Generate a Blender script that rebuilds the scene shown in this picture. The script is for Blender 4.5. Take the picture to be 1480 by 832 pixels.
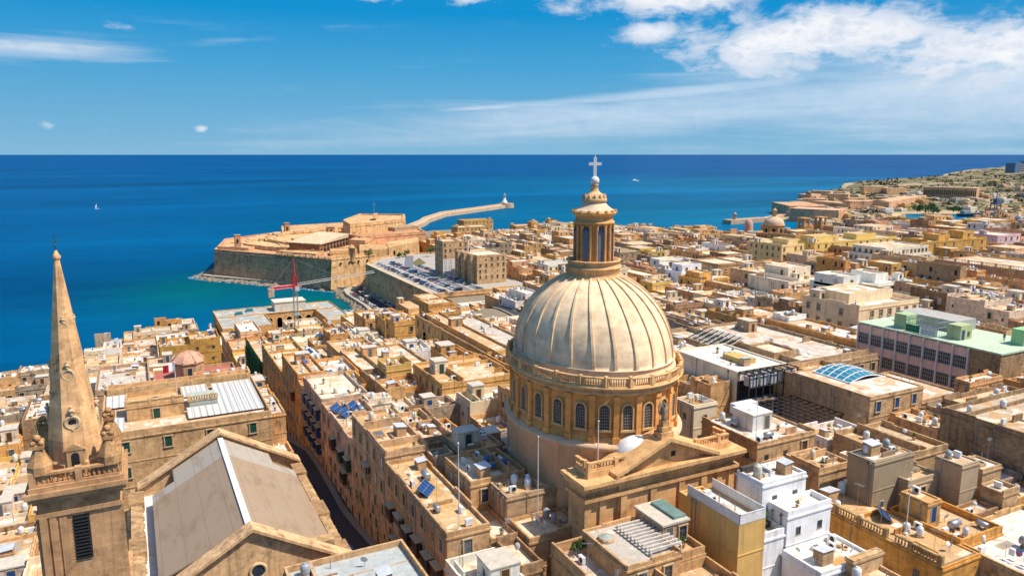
import bpy, bmesh, math, random
from math import radians, sin, cos, pi, atan2, hypot, sqrt
from mathutils import Vector, Matrix
random.seed(7)
for o in list(bpy.data.objects): bpy.data.objects.remove(o)
scene = bpy.context.scene
COL = scene.collection
# ------------------------------------------------------------------ camera
# world: +Y runs along the streets towards the fort, +X across them; metres above the sea
cam_d = bpy.data.cameras.new('camera'); cam = bpy.data.objects.new('camera', cam_d); COL.objects.link(cam)
PITCH = math.atan(193/1080.0); HEAD = radians(27); CAM = Vector((0, 0, 100))
cam.location = CAM; cam.rotation_euler = (pi/2-PITCH, 0, -HEAD)
cam_d.sensor_width = 36; cam_d.lens = 36*1080/1480.0; cam_d.clip_start = 1; cam_d.clip_end = 400000
scene.camera = cam
# ------------------------------------------------------------------ sun, sky, exposure
SUN_AZ = HEAD + radians(103)      # clockwise from +Y
SUN_EL = radians(57)
sd = bpy.data.lights.new('sun', 'SUN'); sun = bpy.data.objects.new('sun', sd); COL.objects.link(sun)
sd.energy = 4.5; sd.angle = radians(0.5); sd.color = (1, .925, .82)
sv = Vector((sin(SUN_AZ)*cos(SUN_EL), cos(SUN_AZ)*cos(SUN_EL), sin(SUN_EL)))
sun.rotation_euler = sv.to_track_quat('Z', 'Y').to_euler(); sun.location = (300, -100, 400)
scene.view_settings.view_transform = 'Standard'; scene.view_settings.look = 'None'
scene.view_settings.gamma = 1; scene.view_settings.exposure = 0.38; scene.view_settings.use_curve_mapping = False
scene.render.engine = 'CYCLES'
scene.cycles.max_bounces = 5; scene.cycles.diffuse_bounces = 4; scene.cycles.glossy_bounces = 2; scene.cycles.transmission_bounces = 3
scene.cycles.use_denoising = True

class NT:
    """small node-tree writer"""
    def __init__(s, tree): s.t = tree; s.n = tree.nodes; s.l = tree.links
    def node(s, typ, **kw):
        x = s.n.new(typ)
        for k, v in kw.items():
            if k.startswith('_'): setattr(x, k[1:], v)
        return x
    def put(s, sock, v):
        if isinstance(v, bpy.types.NodeSocket): s.l.new(v, sock)
        elif v is not None: sock.default_value = v
    def math(s, op, a, b=None, c=None, clamp=False):
        x = s.n.new('ShaderNodeMath'); x.operation = op; x.use_clamp = clamp
        for i, v in enumerate((a, b, c)):
            if v is not None: s.put(x.inputs[i], v)
        return x.outputs[0]
    def mix(s, f, a, b, typ='MIX'):
        x = s.n.new('ShaderNodeMix'); x.data_type = 'RGBA'; x.blend_type = typ
        s.put(x.inputs[0], f)
        for i, v in ((6, a), (7, b)):
            if isinstance(v, tuple) and len(v) == 3: v = v+(1,)
            s.put(x.inputs[i], v)
        return x.outputs[2]
    def noise(s, vec, scale, detail=4, rough=.55, lac=2.0, w=None, dist=0):
        x = s.n.new('ShaderNodeTexNoise'); s.put(x.inputs['Vector'], vec)
        x.inputs['Scale'].default_value = scale; x.inputs['Detail'].default_value = detail
        x.inputs['Roughness'].default_value = rough; x.inputs['Distortion'].default_value = dist
        return x.outputs[0]
    def ramp(s, f, stops, interp='LINEAR'):
        x = s.n.new('ShaderNodeValToRGB'); x.color_ramp.interpolation = interp
        e = x.color_ramp.elements
        while len(e) < len(stops): e.new(.5)
        for i, (p, c) in enumerate(stops):
            e[i].position = p
            e[i].color = (c, c, c, 1) if not isinstance(c, tuple) else c+(1,)
        s.put(x.inputs[0], f); return x.outputs[0]
    def rng(s, v, a, b, c=0., d=1., smooth=False):
        x = s.n.new('ShaderNodeMapRange'); x.interpolation_type = 'SMOOTHSTEP' if smooth else 'LINEAR'
        s.put(x.inputs[0], v)
        for i, q in enumerate((a, b, c, d)): x.inputs[i+1].default_value = q
        return x.outputs[0]
    def mapv(s, vec, scale=(1, 1, 1), loc=(0, 0, 0)):
        x = s.n.new('ShaderNodeMapping'); s.put(x.inputs[0], vec)
        x.inputs['Scale'].default_value = scale; x.inputs['Location'].default_value = loc
        return x.outputs[0]
    def xyz(s, v):
        x = s.n.new('ShaderNodeSeparateXYZ'); s.put(x.inputs[0], v); return x.outputs
    def comb(s, a, b, c):
        x = s.n.new('ShaderNodeCombineXYZ')
        for i, v in enumerate((a, b, c)): s.put(x.inputs[i], v)
        return x.outputs[0]

# sky: Nishita plus clouds given by direction (azimuth from the view's heading, elevation)
w = bpy.data.worlds.new('World'); scene.world = w; w.use_nodes = True
q = NT(w.node_tree); q.n.clear()
out = q.n.new('ShaderNodeOutputWorld'); bg = q.n.new('ShaderNodeBackground'); q.l.new(bg.outputs[0], out.inputs[0])
sky = q.n.new('ShaderNodeTexSky'); sky.sky_type = 'NISHITA'; sky.sun_disc = False
sky.sun_elevation = SUN_EL; sky.sun_rotation = SUN_AZ; sky.altitude = 100
sky.air_density = 1.0; sky.dust_density = 0.6; sky.ozone_density = 2.0
tc = q.n.new('ShaderNodeTexCoord'); d = q.xyz(tc.outputs['Generated'])
az = q.math('SUBTRACT', q.math('ARCTAN2', d[0], d[1]), HEAD)
az = q.math('MULTIPLY', q.math('ADD', az, 0.0), 57.2958)
el = q.math('MULTIPLY', q.math('ARCSINE', d[2]), 57.2958)
P = q.comb(az, el, 0)
def ell(a, e, ra, re, tilt=0.0):      # soft elliptical patch of sky, 1 inside, 0 outside
    da = q.math('SUBTRACT', az, a); de = q.math('SUBTRACT', q.math('SUBTRACT', el, e), q.math('MULTIPLY', da, tilt))
    r = q.math('ADD', q.math('POWER', q.math('DIVIDE', da, ra), 2), q.math('POWER', q.math('DIVIDE', de, re), 2))
    return q.math('EXPONENT', q.math('MULTIPLY', r, -1))
def sm(v, a, b): return q.rng(v, a, b, 0, 1, True)
fb = q.noise(q.mapv(P, (.13, .27, 1)), 1, 11, .60, dist=.4)       # billows
fb2 = q.noise(q.mapv(P, (.50, .95, 1), (3, 5, 0)), 1, 10, .64, dist=.3)
wisp = q.noise(q.mapv(P, (.055, .75, 1), (1, 9, 0)), 1, 8, .60, dist=.6)    # drawn-out streaks
def AD(*v):
    r = v[0]
    for x in v[1:]: r = q.math('ADD', r, x)
    return r
def MX(*v):
    r = v[0]
    for x in v[1:]: r = q.math('MAXIMUM', r, x)
    return r
def ctr(n, k): return q.math('MULTIPLY', q.math('SUBTRACT', n, .5), k)
m = MX(ell(21, 7.7, 11, 2.8, .0), ell(33, 6.2, 10, 3.5), q.math('MULTIPLY', ell(12, 11.3, 9.5, 1.9, .02), 1.05), ell(30, 11.3, 14, 1.8), q.math('MULTIPLY', ell(10, 8.6, 3, 1.0), .8))
c1 = q.math('MULTIPLY', sm(AD(m, ctr(fb, 1.5), ctr(fb2, 1.3)), .34, .98), .92)
small = MX(ell(-9.7, 11.3, 2.6, .75), ell(-3.1, 10.9, 1.6, .6, .1), q.math('MULTIPLY', ell(-31.2, 1.9, .8, .42), .95), q.math('MULTIPLY', ell(-22.1, 1.75, .5, .35), .95), ell(33.5, 3.6, 4.0, 1.5), q.math('MULTIPLY', ell(-26.5, 8.2, 1.3, .45), .6), q.math('MULTIPLY', ell(-28.5, 1.5, 3.2, .3), .5), q.math('MULTIPLY', ell(12.5, 7.4, 3, 1.1), .75))
c2 = q.math('MULTIPLY', sm(AD(small, ctr(fb2, 2.3)), .38, 1.15), .75)
streak = MX(ell(-31, 6.7, 7.5, .8, .02), ell(-27, 10.3, 9, .28, .04), q.math('MULTIPLY', ell(-21, 7.5, 5, .40, .09), .6))
c3 = q.math('MULTIPLY', sm(AD(streak, ctr(wisp, 2.0), ctr(fb2, .5)), .22, 1.25), .62)
veil = MX(ell(33, 4.2, 22, 3.6, .02), q.math('MULTIPLY', ell(10, 2.8, 22, 1.7, .06), .85), q.math('MULTIPLY', ell(13, 4.5, 15, .5, .075), .95), q.math('MULTIPLY', ell(-2, 3.4, 4, .2, .06), .8))
c4 = q.math('MULTIPLY', sm(AD(veil, ctr(wisp, 1.2), ctr(fb, .55), ctr(fb2, .35)), .08, 1.15), .72)
cov = MX(c1, c2, c3, c4)
base = q.n.new('ShaderNodeHueSaturation'); q.l.new(sky.outputs[0], base.inputs['Color'])
base.inputs['Hue'].default_value = .487; base.inputs['Saturation'].default_value = 1.35; base.inputs['Value'].default_value = 1.0
# grey-blue bellies of the thick cloud
belly = sm(AD(MX(ell(20, 10.6, 8.5, .9, .03), q.math('MULTIPLY', ell(33, 9.6, 9, .5), .6), q.math('MULTIPLY', ell(31, 6.6, 9, .6), .5)), ctr(q.noise(q.mapv(P, (.10, .42, 1), (7, 2, 0)), 1, 7, .58), 1.3)), .30, .95)
belly = q.math('MAXIMUM', belly, q.math('MULTIPLY', sm(fb2, .40, .66), .42))
ccol = q.mix(belly, (5.3, 5.2, 5.2), (1.5, 2.3, 3.75))
ccol = q.mix(q.math('MULTIPLY', c4, q.math('SUBTRACT', 1, c1)), ccol, (2.85, 3.7, 4.75))
grad = q.ramp(q.rng(el, -2, 28), [(.0, (1.20, 2.50, 3.60)), (.07, (1.20, 2.50, 3.58)), (.14, (.90, 2.30, 3.56)), (.27, (.38, 1.92, 3.48)), (.40, (.04, 1.48, 3.32)), (1.0, (.10, 1.05, 3.0))])
tint = q.mix(q.rng(el, 14, 45, 0, 1, True), grad, sky.outputs[0])     # clear azure near the sea, Nishita overhead
fin = q.mix(cov, tint, ccol)
q.l.new(fin, bg.inputs[0]); bg.inputs[1].default_value = 0.15

# ------------------------------------------------------------------ materials
MATS = {}
def mat(name, col=(.5, .5, .5), rough=.8, spec=.3, metal=0, obj=False, fn=None, emit=None, bump=0):
    if name in MATS: return MATS[name]
    m = bpy.data.materials.new(name); m.use_nodes = True
    t = NT(m.node_tree); b = t.n['Principled BSDF']
    b.inputs['Roughness'].default_value = rough; b.inputs['Specular IOR Level'].default_value = spec; b.inputs['Metallic'].default_value = metal
    c = col+(1,)
    if obj:
        oi = t.n.new('ShaderNodeObjectInfo'); c = oi.outputs['Color']
    pos = t.n.new('ShaderNodeNewGeometry').outputs['Position']
    if fn: c = fn(t, c, pos, b)
    else:
        n = t.noise(pos, 1.3, 5, .6)
        c = t.mix(1.0, c, t.ramp(n, [(.3, .8), (.7, 1.12)]), 'MULTIPLY')
    t.put(b.inputs['Base Color'], c)
    MATS[name] = m; return m

def f_stone(cs=.30, bricks=.22, streak=.5, stain=(.20, .12, .06), sc=1.0):
    def fn(t, c, pos, b):
        p = t.xyz(pos); uv = t.comb(t.math('ADD', p[0], p[1]), p[2], 0)
        br = t.n.new('ShaderNodeTexBrick'); t.l.new(uv, br.inputs['Vector'])
        br.inputs['Scale'].default_value = 1; br.inputs['Brick Width'].default_value = cs*2.3; br.inputs['Row Height'].default_value = cs
        br.inputs['Mortar Size'].default_value = .018; br.inputs['Color1'].default_value = (1, 1, 1, 1); br.inputs['Color2'].default_value = (.68, .63, .58, 1)
        br.inputs['Mortar'].default_value = (.66, .62, .58, 1)
        big = t.noise(pos, .16*sc, 6, .6); med = t.noise(pos, .9*sc, 6, .62)
        st = t.noise(t.mapv(pos, (1.5*sc, 1.5*sc, .11*sc)), 1, 7, .66)
        c = t.mix(1.0, c, t.ramp(big, [(.30, (.86, .80, .72)), (.5, (1.06, 1.0, .93)), (.72, (1.22, 1.17, 1.08))]), 'MULTIPLY')
        c = t.mix(bricks*2.6, c, t.mix(1.0, c, br.outputs[0], 'MULTIPLY'))
        dk = t.noise(t.mapv(pos, loc=(9, 31, 12)), .45*sc, 8, .70, dist=.5)
        c = t.mix(t.math('MULTIPLY', t.rng(dk, .53, .68, 0, 1), min(.75, streak*1.25)), c, (stain[0]*.55, stain[1]*.62, stain[2]*.75))
        c = t.mix(1.0, c, t.ramp(med, [(.30, .74), (.52, 1.0), (.70, 1.16)]), 'MULTIPLY')
        c = t.mix(t.math('MULTIPLY', t.rng(st, .50, .72, 0, 1), streak), c, stain)
        c = t.mix(1.0, c, (1.045, .962, .895), 'MULTIPLY')
        ru = t.noise(t.mapv(pos, (2.6*sc, 2.6*sc, .07*sc), (3, 1, 7)), 1, 7, .68); c = t.mix(t.math('MULTIPLY', t.rng(ru, .57, .70, 0, 1), streak), c, (.10, .075, .05))
        bp = t.n.new('ShaderNodeBump'); bp.inputs['Strength'].default_value = .35; bp.inputs['Distance'].default_value = .08
        t.l.new(med, bp.inputs['Height']); t.l.new(bp.outputs[0], b.inputs['Normal'])
        return c
    return fn
def f_roof(t, c, pos, b):
    big = t.noise(pos, .22, 7, .62, dist=.6); med = t.noise(pos, 1.1, 6, .6); fine = t.noise(pos, 6, 3, .6)
    oi = t.n.new('ShaderNodeObjectInfo').outputs['Random']
    n2 = t.noise(t.mapv(pos, loc=(40, 17, 3)), .21, 6, .58, dist=.6)
    thr = t.math('ADD', n2, t.math('MULTIPLY', t.math('SUBTRACT', oi, .52), .28))
    c = t.mix(1.0, c, t.ramp(big, [(.28, (.80, .78, .75)), (.5, 1.0), (.74, (1.12, 1.11, 1.10))]), 'MULTIPLY')
    c = t.mix(t.rng(thr, .51, .56, 0, .72), c, (.50, .29, .095))
    c = t.mix(t.rng(t.math('ADD', t.math('MULTIPLY', med, .5), t.math('MULTIPLY', big, .9)), .74, .90, 0, .5), c, (.22, .18, .14))
    c = t.mix(1.0, c, t.ramp(fine, [(.3, .86), (.7, 1.08)]), 'MULTIPLY')
    lw = t.noise(t.mapv(pos, loc=(61, 7, 9)), .30, 7, .62, dist=.7)
    c = t.mix(t.rng(lw, .54, .60, 0, .55), c, (.80, .73, .61))
    ck = t.noise(t.mapv(pos, loc=(3, 77, 1)), .55, 7, .7, dist=.4)
    c = t.mix(t.rng(ck, .55, .68, 0, .6), c, (.24, .17, .11))
    p = t.xyz(pos); sx = t.math('FRACT', t.math('MULTIPLY', p[0], .31)); sy = t.math('FRACT', t.math('MULTIPLY', p[1], .23))
    sm_ = t.math('MAXIMUM', t.math('LESS_THAN', sx, .022), t.math('LESS_THAN', sy, .016))
    c = t.mix(t.math('MULTIPLY', sm_, t.math('GREATER_THAN', oi, .45)), c, (.30, .26, .21))
    return t.mix(1.0, c, (1.03, .96, .90), 'MULTIPLY')
def f_plain(sc=.8, amt=.2):
    def fn(t, c, pos, b):
        n = t.noise(pos, sc, 7, .65); n3 = t.noise(t.mapv(pos, loc=(5, 8, 2)), 1.6, 7, .7)
        n2 = t.noise(t.mapv(pos, (1.3, 1.3, .10)), 1, 6, .62)
        c = t.mix(1.0, c, t.ramp(n, [(.3, 1-amt), (.7, 1+amt*.5)]), 'MULTIPLY')
        c = t.mix(t.rng(n2, .52, .70, 0, .5), c, (.30, .20, .12))
        return t.mix(t.rng(n3, .58, .70, 0, .45), c, (.42, .31, .20))
    return fn
M_STONE = mat('limestone', obj=True, rough=.92, spec=.15, fn=f_stone(streak=.6, stain=(.25, .145, .07)))
M_OLD = mat('weathered_limestone', obj=True, rough=.95, spec=.1, fn=f_stone(.32, .35, .75, (.12, .08, .05)))
M_FORT = mat('fort_limestone', obj=True, rough=.95, spec=.1, fn=f_stone(.6, .3, .6, (.16, .11, .07), .35))
M_PLASTER = mat('painted_plaster', obj=True, rough=.8, spec=.2, fn=f_plain(.5, .16))
M_ROOF = mat('roof_membrane', obj=True, rough=.9, spec=.15, fn=f_roof)
M_WOOD = mat('painted_wood', obj=True, rough=.55, spec=.4)
M_METAL = mat('painted_metal', obj=True, rough=.45, spec=.5)
M_PLASTIC = mat('white_plastic', obj=True, rough=.5, spec=.4)
M_STEEL = mat('galvanised_steel', (.42, .44, .46), .45, .5, .7)
M_DARK = mat('dark_opening', (.018, .018, .02), .6, .3)
M_GLASS = mat('window_glass', (.03, .045, .06), .12, .6)
M_TRANS = mat('corrugated_sheet', obj=True, rough=.4, spec=.4, fn=lambda t, c, pos, b: t.mix(1.0, c, t.ramp(t.math('FRACT', t.math('MULTIPLY', t.xyz(pos)[0], .83)), [(0, .62), (.12, 1.0), (.88, 1.0), (1, .62)]), 'MULTIPLY'))
M_PANEL = mat('solar_glass', (.012, .05, .16), .15, .6)
M_LEAF = mat('leaf', obj=True, rough=.7, spec=.2)
M_ASPH = mat('asphalt', (.055, .055, .06), .9, .2)
M_PAVE = mat('paving', (.25, .22, .18), .9, .2)
M_RUBBER = mat('rubber', (.015, .015, .015), .8, .2)
# ------------------------------------------------------------------ helpers
class MB:
    """collects faces; build() links them as ONE mesh object"""
    def __init__(s): s.v = []; s.f = []; s.m = []; s.sm = []
    def add(s, vs, fs, mi=0, smooth=False):
        n = len(s.v); s.v += [tuple(p) for p in vs]
        for f in fs: s.f.append(tuple(i+n for i in f)); s.m.append(mi); s.sm.append(smooth)
        return s
    def box(s, x0, x1, y0, y1, z0, z1, mi=0, top=None):
        vs = [(x0, y0, z0), (x1, y0, z0), (x1, y1, z0), (x0, y1, z0), (x0, y0, z1), (x1, y0, z1), (x1, y1, z1), (x0, y1, z1)]
        s.add(vs, [(0, 3, 2, 1), (0, 1, 5, 4), (1, 2, 6, 5), (2, 3, 7, 6), (3, 0, 4, 7)], mi)
        s.add(vs[4:], [(0, 1, 2, 3)], mi if top is None else top); return s
    def prism(s, poly, z0, z1, mi=0, top=None):
        a = sum(poly[i][0]*poly[(i+1) % len(poly)][1]-poly[(i+1) % len(poly)][0]*poly[i][1] for i in range(len(poly)))
        if a < 0: poly = poly[::-1]
        n = len(poly); zs = z1 if isinstance(z1, (list, tuple)) else [z1]*n
        vs = [(x, y, z0) for x, y in poly]+[(p[0], p[1], z) for p, z in zip(poly, zs)]
        s.add(vs, [(i, (i+1) % n, n+(i+1) % n, n+i) for i in range(n)], mi)
        s.add(vs[n:], [tuple(range(n))], mi if top is None else top); return s
    def lathe(s, prof, n=32, cx=0, cy=0, sx=1, sy=1, mi=0, smooth=True, a0=0, a1=2*pi, phase=0, cap=True):
        full = abs(a1-a0-2*pi) < 1e-6; k = n if full else n+1; vs = []
        for r, z in prof:
            for i in range(k):
                a = a0+(a1-a0)*i/n+phase
                vs.append((cx+r*sx*cos(a), cy+r*sy*sin(a), z))
        fs = []
        for j in range(len(prof)-1):
            for i in range(n):
                i2 = (i+1) % k
                fs.append((j*k+i, j*k+i2, (j+1)*k+i2, (j+1)*k+i))
        s.add(vs, fs, mi, smooth)
        if cap and full:
            if prof[-1][0] > .01: s.add(vs[-k:], [tuple(range(k))], mi)
            if prof[0][0] > .01: s.add(vs[:k], [tuple(range(k))[::-1]], mi)
        return s
    def tube(s, a, b, r, r2=None, n=6, mi=0):
        a = Vector(a); b = Vector(b); d = (b-a); L = d.length
        if L < 1e-6: return s
        qt = d.to_track_quat('Z', 'Y'); r2 = r if r2 is None else r2
        vs = [a+qt @ Vector((r*cos(2*pi*i/n), r*sin(2*pi*i/n), 0)) for i in range(n)]+[a+qt @ Vector((r2*cos(2*pi*i/n), r2*sin(2*pi*i/n), L)) for i in range(n)]
        s.add(vs, [(i, (i+1) % n, n+(i+1) % n, n+i) for i in range(n)], mi, n > 6)
        s.add(vs, [tuple(range(n))[::-1], tuple(range(n, 2*n))], mi); return s
    def ball(s, c, r, n=10, mi=0, sz=1, sx=1, sy=1):
        prof = [(max(.001, r*cos(t)), c[2]+r*sz*sin(t)) for t in [(-pi/2)+pi*i/(n//2+1) for i in range(n//2+2)]]
        return s.lathe(prof, n, c[0], c[1], sx, sy, mi, True, cap=False)
    def build(s, name, mats, parent=None, loc=(0, 0, 0), color=None, rz=0, recentre=False):
        me = bpy.data.meshes.new(name)
        if recentre and s.v:
            xs = [p[0] for p in s.v]; ys = [p[1] for p in s.v]; zs = [p[2] for p in s.v]
            c = ((min(xs)+max(xs))/2, (min(ys)+max(ys))/2, min(zs))
            s.v = [(p[0]-c[0], p[1]-c[1], p[2]-c[2]) for p in s.v]; loc = (loc[0]+c[0], loc[1]+c[1], loc[2]+c[2])
        me.from_pydata(s.v, [], s.f)
        if not isinstance(mats, (list, tuple)): mats = [mats]
        for m in mats: me.materials.append(m)
        for p, mi, smo in zip(me.polygons, s.m, s.sm): p.material_index = mi; p.use_smooth = smo
        me.update()
        o = bpy.data.objects.new(name, me); COL.objects.link(o); o.location = loc; o.rotation_euler = (0, 0, rz)
        if parent: o.parent = parent
        if color: o.color = tuple(color)+(1,)
        return o
def tag(o, label=None, cat=None, group=None, kind=None):
    if label: o['label'] = label
    if cat: o['category'] = cat
    if group: o['group'] = group
    if kind: o['kind'] = kind
    return o
def thing(name, label, cat, loc=(0, 0, 0), rz=0, group=None):
    o = bpy.data.objects.new(name, None); COL.objects.link(o); o.location = loc; o.rotation_euler = (0, 0, rz); o.empty_display_size = .5
    return tag(o, label, cat, group)
KIDS = {}
def copy_tree(o, parent=None, loc=None, rz=None, color=None):
    c = o.copy(); COL.objects.link(c); c.parent = parent
    if loc is not None: c.location = loc
    if rz is not None: c.rotation_euler = (0, 0, rz)
    if color and c.type == 'MESH' and c.get('tint'): c.color = tuple(color)+(1,)
    if o.name not in KIDS: KIDS[o.name] = list(o.children)
    for ch in KIDS[o.name]: copy_tree(ch, c, color=color)
    return c
def jit(c, a=.06):
    k = 1+random.uniform(-a, a)*1.6
    return tuple(max(.01, x*k*(1+random.uniform(-a, a)*.5)) for x in c)

# window, door and balcony shapes: they face -Y, x centred, z from the sill; linked copies carry them on every facade
def win_mesh(kind):
    b = MB(); w, h = .55, 1.9
    if kind == 'shut':        # louvred shutters in a stone surround
        b.box(-.85, .85, -.22, .1, -.14, .02, 0); b.box(-.82, .82, -.2, .1, h-.02, h+.16, 0)
        b.box(-.72, -w, -.17, .1, .02, h-.02, 0); b.box(w, .72, -.17, .1, .02, h-.02, 0)
        for sx in (-1, 1):
            x0, x1 = (-w+.01, -.02) if sx < 0 else (.02, w-.01)
            b.box(x0, x1, -.06, .1, .03, h-.03, 1)
            for k in range(7): b.box(x0+.06, x1-.06, -.075, -.03, .12+k*.25, .24+k*.25, 1)
        b.box(-.02, .02, -.03, .1, .02, h-.03, 2)
    elif kind == 'glass':
        b.box(-.82, .82, -.24, .1, -.14, .0, 0); b.box(-.78, .78, -.2, .1, h, h+.15, 0)
        b.box(-.7, -w, -.18, .1, 0, h, 0); b.box(w, .7, -.18, .1, 0, h, 0)
        b.box(-w, w, -.012, .1, 0.002, h-.002, 2)
        for x in (-w+.04, 0, w-.04): b.box(x-.035, x+.035, -.03, .05, .002, h-.004, 1)
        for z in (.05, h*.62, h-.06): b.box(-w+.01, w-.01, -.027, .05, z-.03, z+.03, 1)
    elif kind == 'small':
        b.box(-.5, .5, -.06, .1, -.1, .0, 0); b.box(-.42, .42, -.03, .1, .0, 1.05, 1); b.box(-.34, .34, -.036, .1, .08, .97, 2)
        b.box(-.025, .025, -.05, .05, .08, .97, 1)
    elif kind == 'door':
        b.box(-.65, -.5, -.05, .1, 0, 2.2, 0); b.box(.5, .65, -.05, .1, 0, 2.2, 0); b.box(-.65, .65, -.051, .1, 2.2, 2.38, 0)
        b.box(-.5, .5, -.015, .1, 0, 2.2, 1); b.box(-.03, .03, -.03, .1, 0.01, 2.19, 1)
        for z in (.3, 1.2): b.box(-.42, -.1, -.03, .05, z, z+.7, 1); b.box(.1, .42, -.03, .05, z, z+.7, 1)
    elif kind == 'gap':       # small plain bedroom opening
        b.box(-.32, .32, -.02, .1, 0, .9, 2); b.box(-.4, .4, -.05, .1, -.1, -.005, 0)
    return b
STONEC = (.46, .33, .19)
WIN = {}
for k_ in ('shut', 'glass', 'small', 'door', 'gap'):
    for tint_ in ('green', 'brown', 'blue', 'white', 'grey'):
        tc_ = {'green': (.02, .075, .05), 'brown': (.10, .045, .02), 'blue': (.02, .07, .19), 'white': (.6, .58, .53), 'grey': (.13, .13, .13)}[tint_]
        me_o = win_mesh(k_).build('window' if k_ != 'door' else 'door', [mat('surround_stone', (.50, .37, .22), .9), mat('joinery_'+tint_, tc_, .55), M_GLASS if k_ != 'shut' else M_DARK])
        WIN[k_, tint_] = me_o.data; bpy.data.objects.remove(me_o)
def balc_mesh(tint):          # enclosed timber balcony on stone corbels
    b = MB()
    b.box(-1.15, 1.15, -.95, .1, -.1, .02, 0)
    for x in (-.9, .9): b.prism([(x-.12, .1), (x+.12, .1), (x+.12, -.7), (x-.12, -.7)], -.62, -.1, 0)
    b.box(-1.1, 1.1, -.9, .1, .02, .95, 1); b.box(-1.07, 1.07, -.87, .1, .95, 2.1, 2)
    for x in (-1.06, -.35, .35, 1.06): b.box(x-.05, x+.05, -.91, -.8, .95, 2.1, 1)
    for y in (-.45, -.86): b.box(-1.1, -1.04, y-.05, y+.05, .95, 2.1, 1); b.box(1.04, 1.1, y-.05, y+.05, .95, 2.1, 1)
    for x in (-.7, 0, .7): b.box(x-.28, x+.28, -.925, -.89, .15, .85, 1)
    b.box(-1.2, 1.2, -1.0, .1, 2.1, 2.32, 1); b.box(-1.25, 1.25, -1.05, .1, 2.32, 2.4, 0)
    return b
BALC = {}
for tint_, tc_ in (('green', (.02, .07, .05)), ('brown', (.13, .055, .025)), ('blue', (.015, .06, .20)), ('red', (.2, .03, .02)), ('stone', (.42, .31, .19))):
    o_ = balc_mesh(tint_).build('balcony', [mat('surround_stone'), mat('balcony_'+tint_, tc_, .5), M_GLASS]); BALC[tint_] = o_.data; bpy.data.objects.remove(o_)
OPENINGS = []     # parts on facades, thinned at the end to those that can be seen
def opening(mesh, name, parent, base, x, y, z, face):
    o = bpy.data.objects.new(name, mesh); COL.objects.link(o); o.parent = parent
    rz = {'-y': 0, '-x': -pi/2, '+x': pi/2, '+y': pi}[face]
    o.location = (x-base[0], y-base[1], z-base[2]); o.rotation_euler = (0, 0, rz)
    n = {'-y': (0, -1, 0), '-x': (-1, 0, 0), '+x': (1, 0, 0), '+y': (0, 1, 0)}[face]
    off = 1.2 if name == 'balcony' else .3
    OPENINGS.append((o, Vector((x, y, z+.9))+Vector(n)*off))
    return o
# ------------------------------------------------------------------ pixel -> point on a level (the photograph's survey)
_F = Vector((sin(HEAD)*cos(PITCH), cos(HEAD)*cos(PITCH), -sin(PITCH))); _R = Vector((cos(HEAD), -sin(HEAD), 0)); _U = _R.cross(_F)
def at(u, v, z):
    d = _R*(u-740)+_U*(416-v)+_F*1080; p = CAM+d*((z-CAM.z)/d.z); return p.x, p.y
def proj(x, y, z):
    qv = Vector((x, y, z))-CAM; wv = qv.dot(_F)
    if wv <= 1: return None
    return 740+1080*qv.dot(_R)/wv, 416-1080*qv.dot(_U)/wv, wv
def shepard(ctrl, p=2.6):
    def g(x, y):
        s = t = 0
        for a, b, z in ctrl:
            d = ((x-a)**2+(y-b)**2)
            if d < 1: return z
            wt = d**(-p/2); s += wt*z; t += wt
        return s/t
    return g
GZ = shepard([(27, 60, 38), (27, 100, 38), (27, 150, 36), (27, 200, 30), (27, 240, 25), (28, 300, 17), (28, 350, 10), (60, 400, 5), (-48, 340, 3), (-50, 250, 5), (-30, 185, 17),
  (-22, 133, 26), (-55, 100, 10), (60, 90, 40), (79, 60, 39), (80, 130, 37), (80, 190, 33), (100, 300, 20), (120, 370, 8), (150, 100, 43), (150, 200, 40), (150, 300, 30), (160, 380, 20),
  (200, 420, 20), (200, 520, 20), (250, 300, 34), (300, 190, 37), (350, 400, 20), (400, 200, 34), (500, 300, 28), (300, 550, 16), (500, 500, 14), (450, 640, 8), (560, 300, 26), (560, 150, 30), (15, 395, 4), (100, 430, 3)])
RZ = shepard([(31, 90, 54), (31, 150, 50), (31, 200, 45), (31, 240, 38), (40, 300, 26), (40, 350, 16), (65, 345, 17), (85, 350, 17), (120, 350, 18), (95, 310, 25), (60, 320, 23), (110, 392, 11), (125, 392, 12), (0, 300, 26), (-20, 330, 17), (-45, 338, 10), (15, 395, 17), (80, 200, 45), (80, 260, 38), (60, 150, 50), (55, 110, 51), (85, 60, 52), (75, 40, 48), (45, 50, 47),
  (95, 72, 53), (130, 90, 54), (110, 115, 54), (150, 90, 54), (160, 150, 52), (155, 175, 51), (7, 150, 52), (0, 215, 41), (10, 250, 35), (-30, 184, 30), (-25, 250, 26), (-18, 140, 38), (-15, 105, 41), (-25, 70, 34), (300, 190, 53),
  (120, 300, 29), (140, 375, 16), (200, 300, 42), (230, 420, 29), (260, 520, 26), (350, 400, 33), (300, 600, 24), (380, 600, 24), (480, 610, 23), (510, 540, 25), (530, 470, 35), (560, 380, 47), (600, 330, 50), (580, 250, 53), (420, 180, 52), (420, 300, 42), (200, 60, 55), (250, 120, 56)])
def inside(poly, x, y):
    c = False; n = len(poly)
    for i in range(n):
        x1, y1 = poly[i]; x2, y2 = poly[(i+1) % n]
        if (y1 > y) != (y2 > y) and x < (x2-x1)*(y-y1)/(y2-y1)+x1: c = not c
    return c
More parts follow.
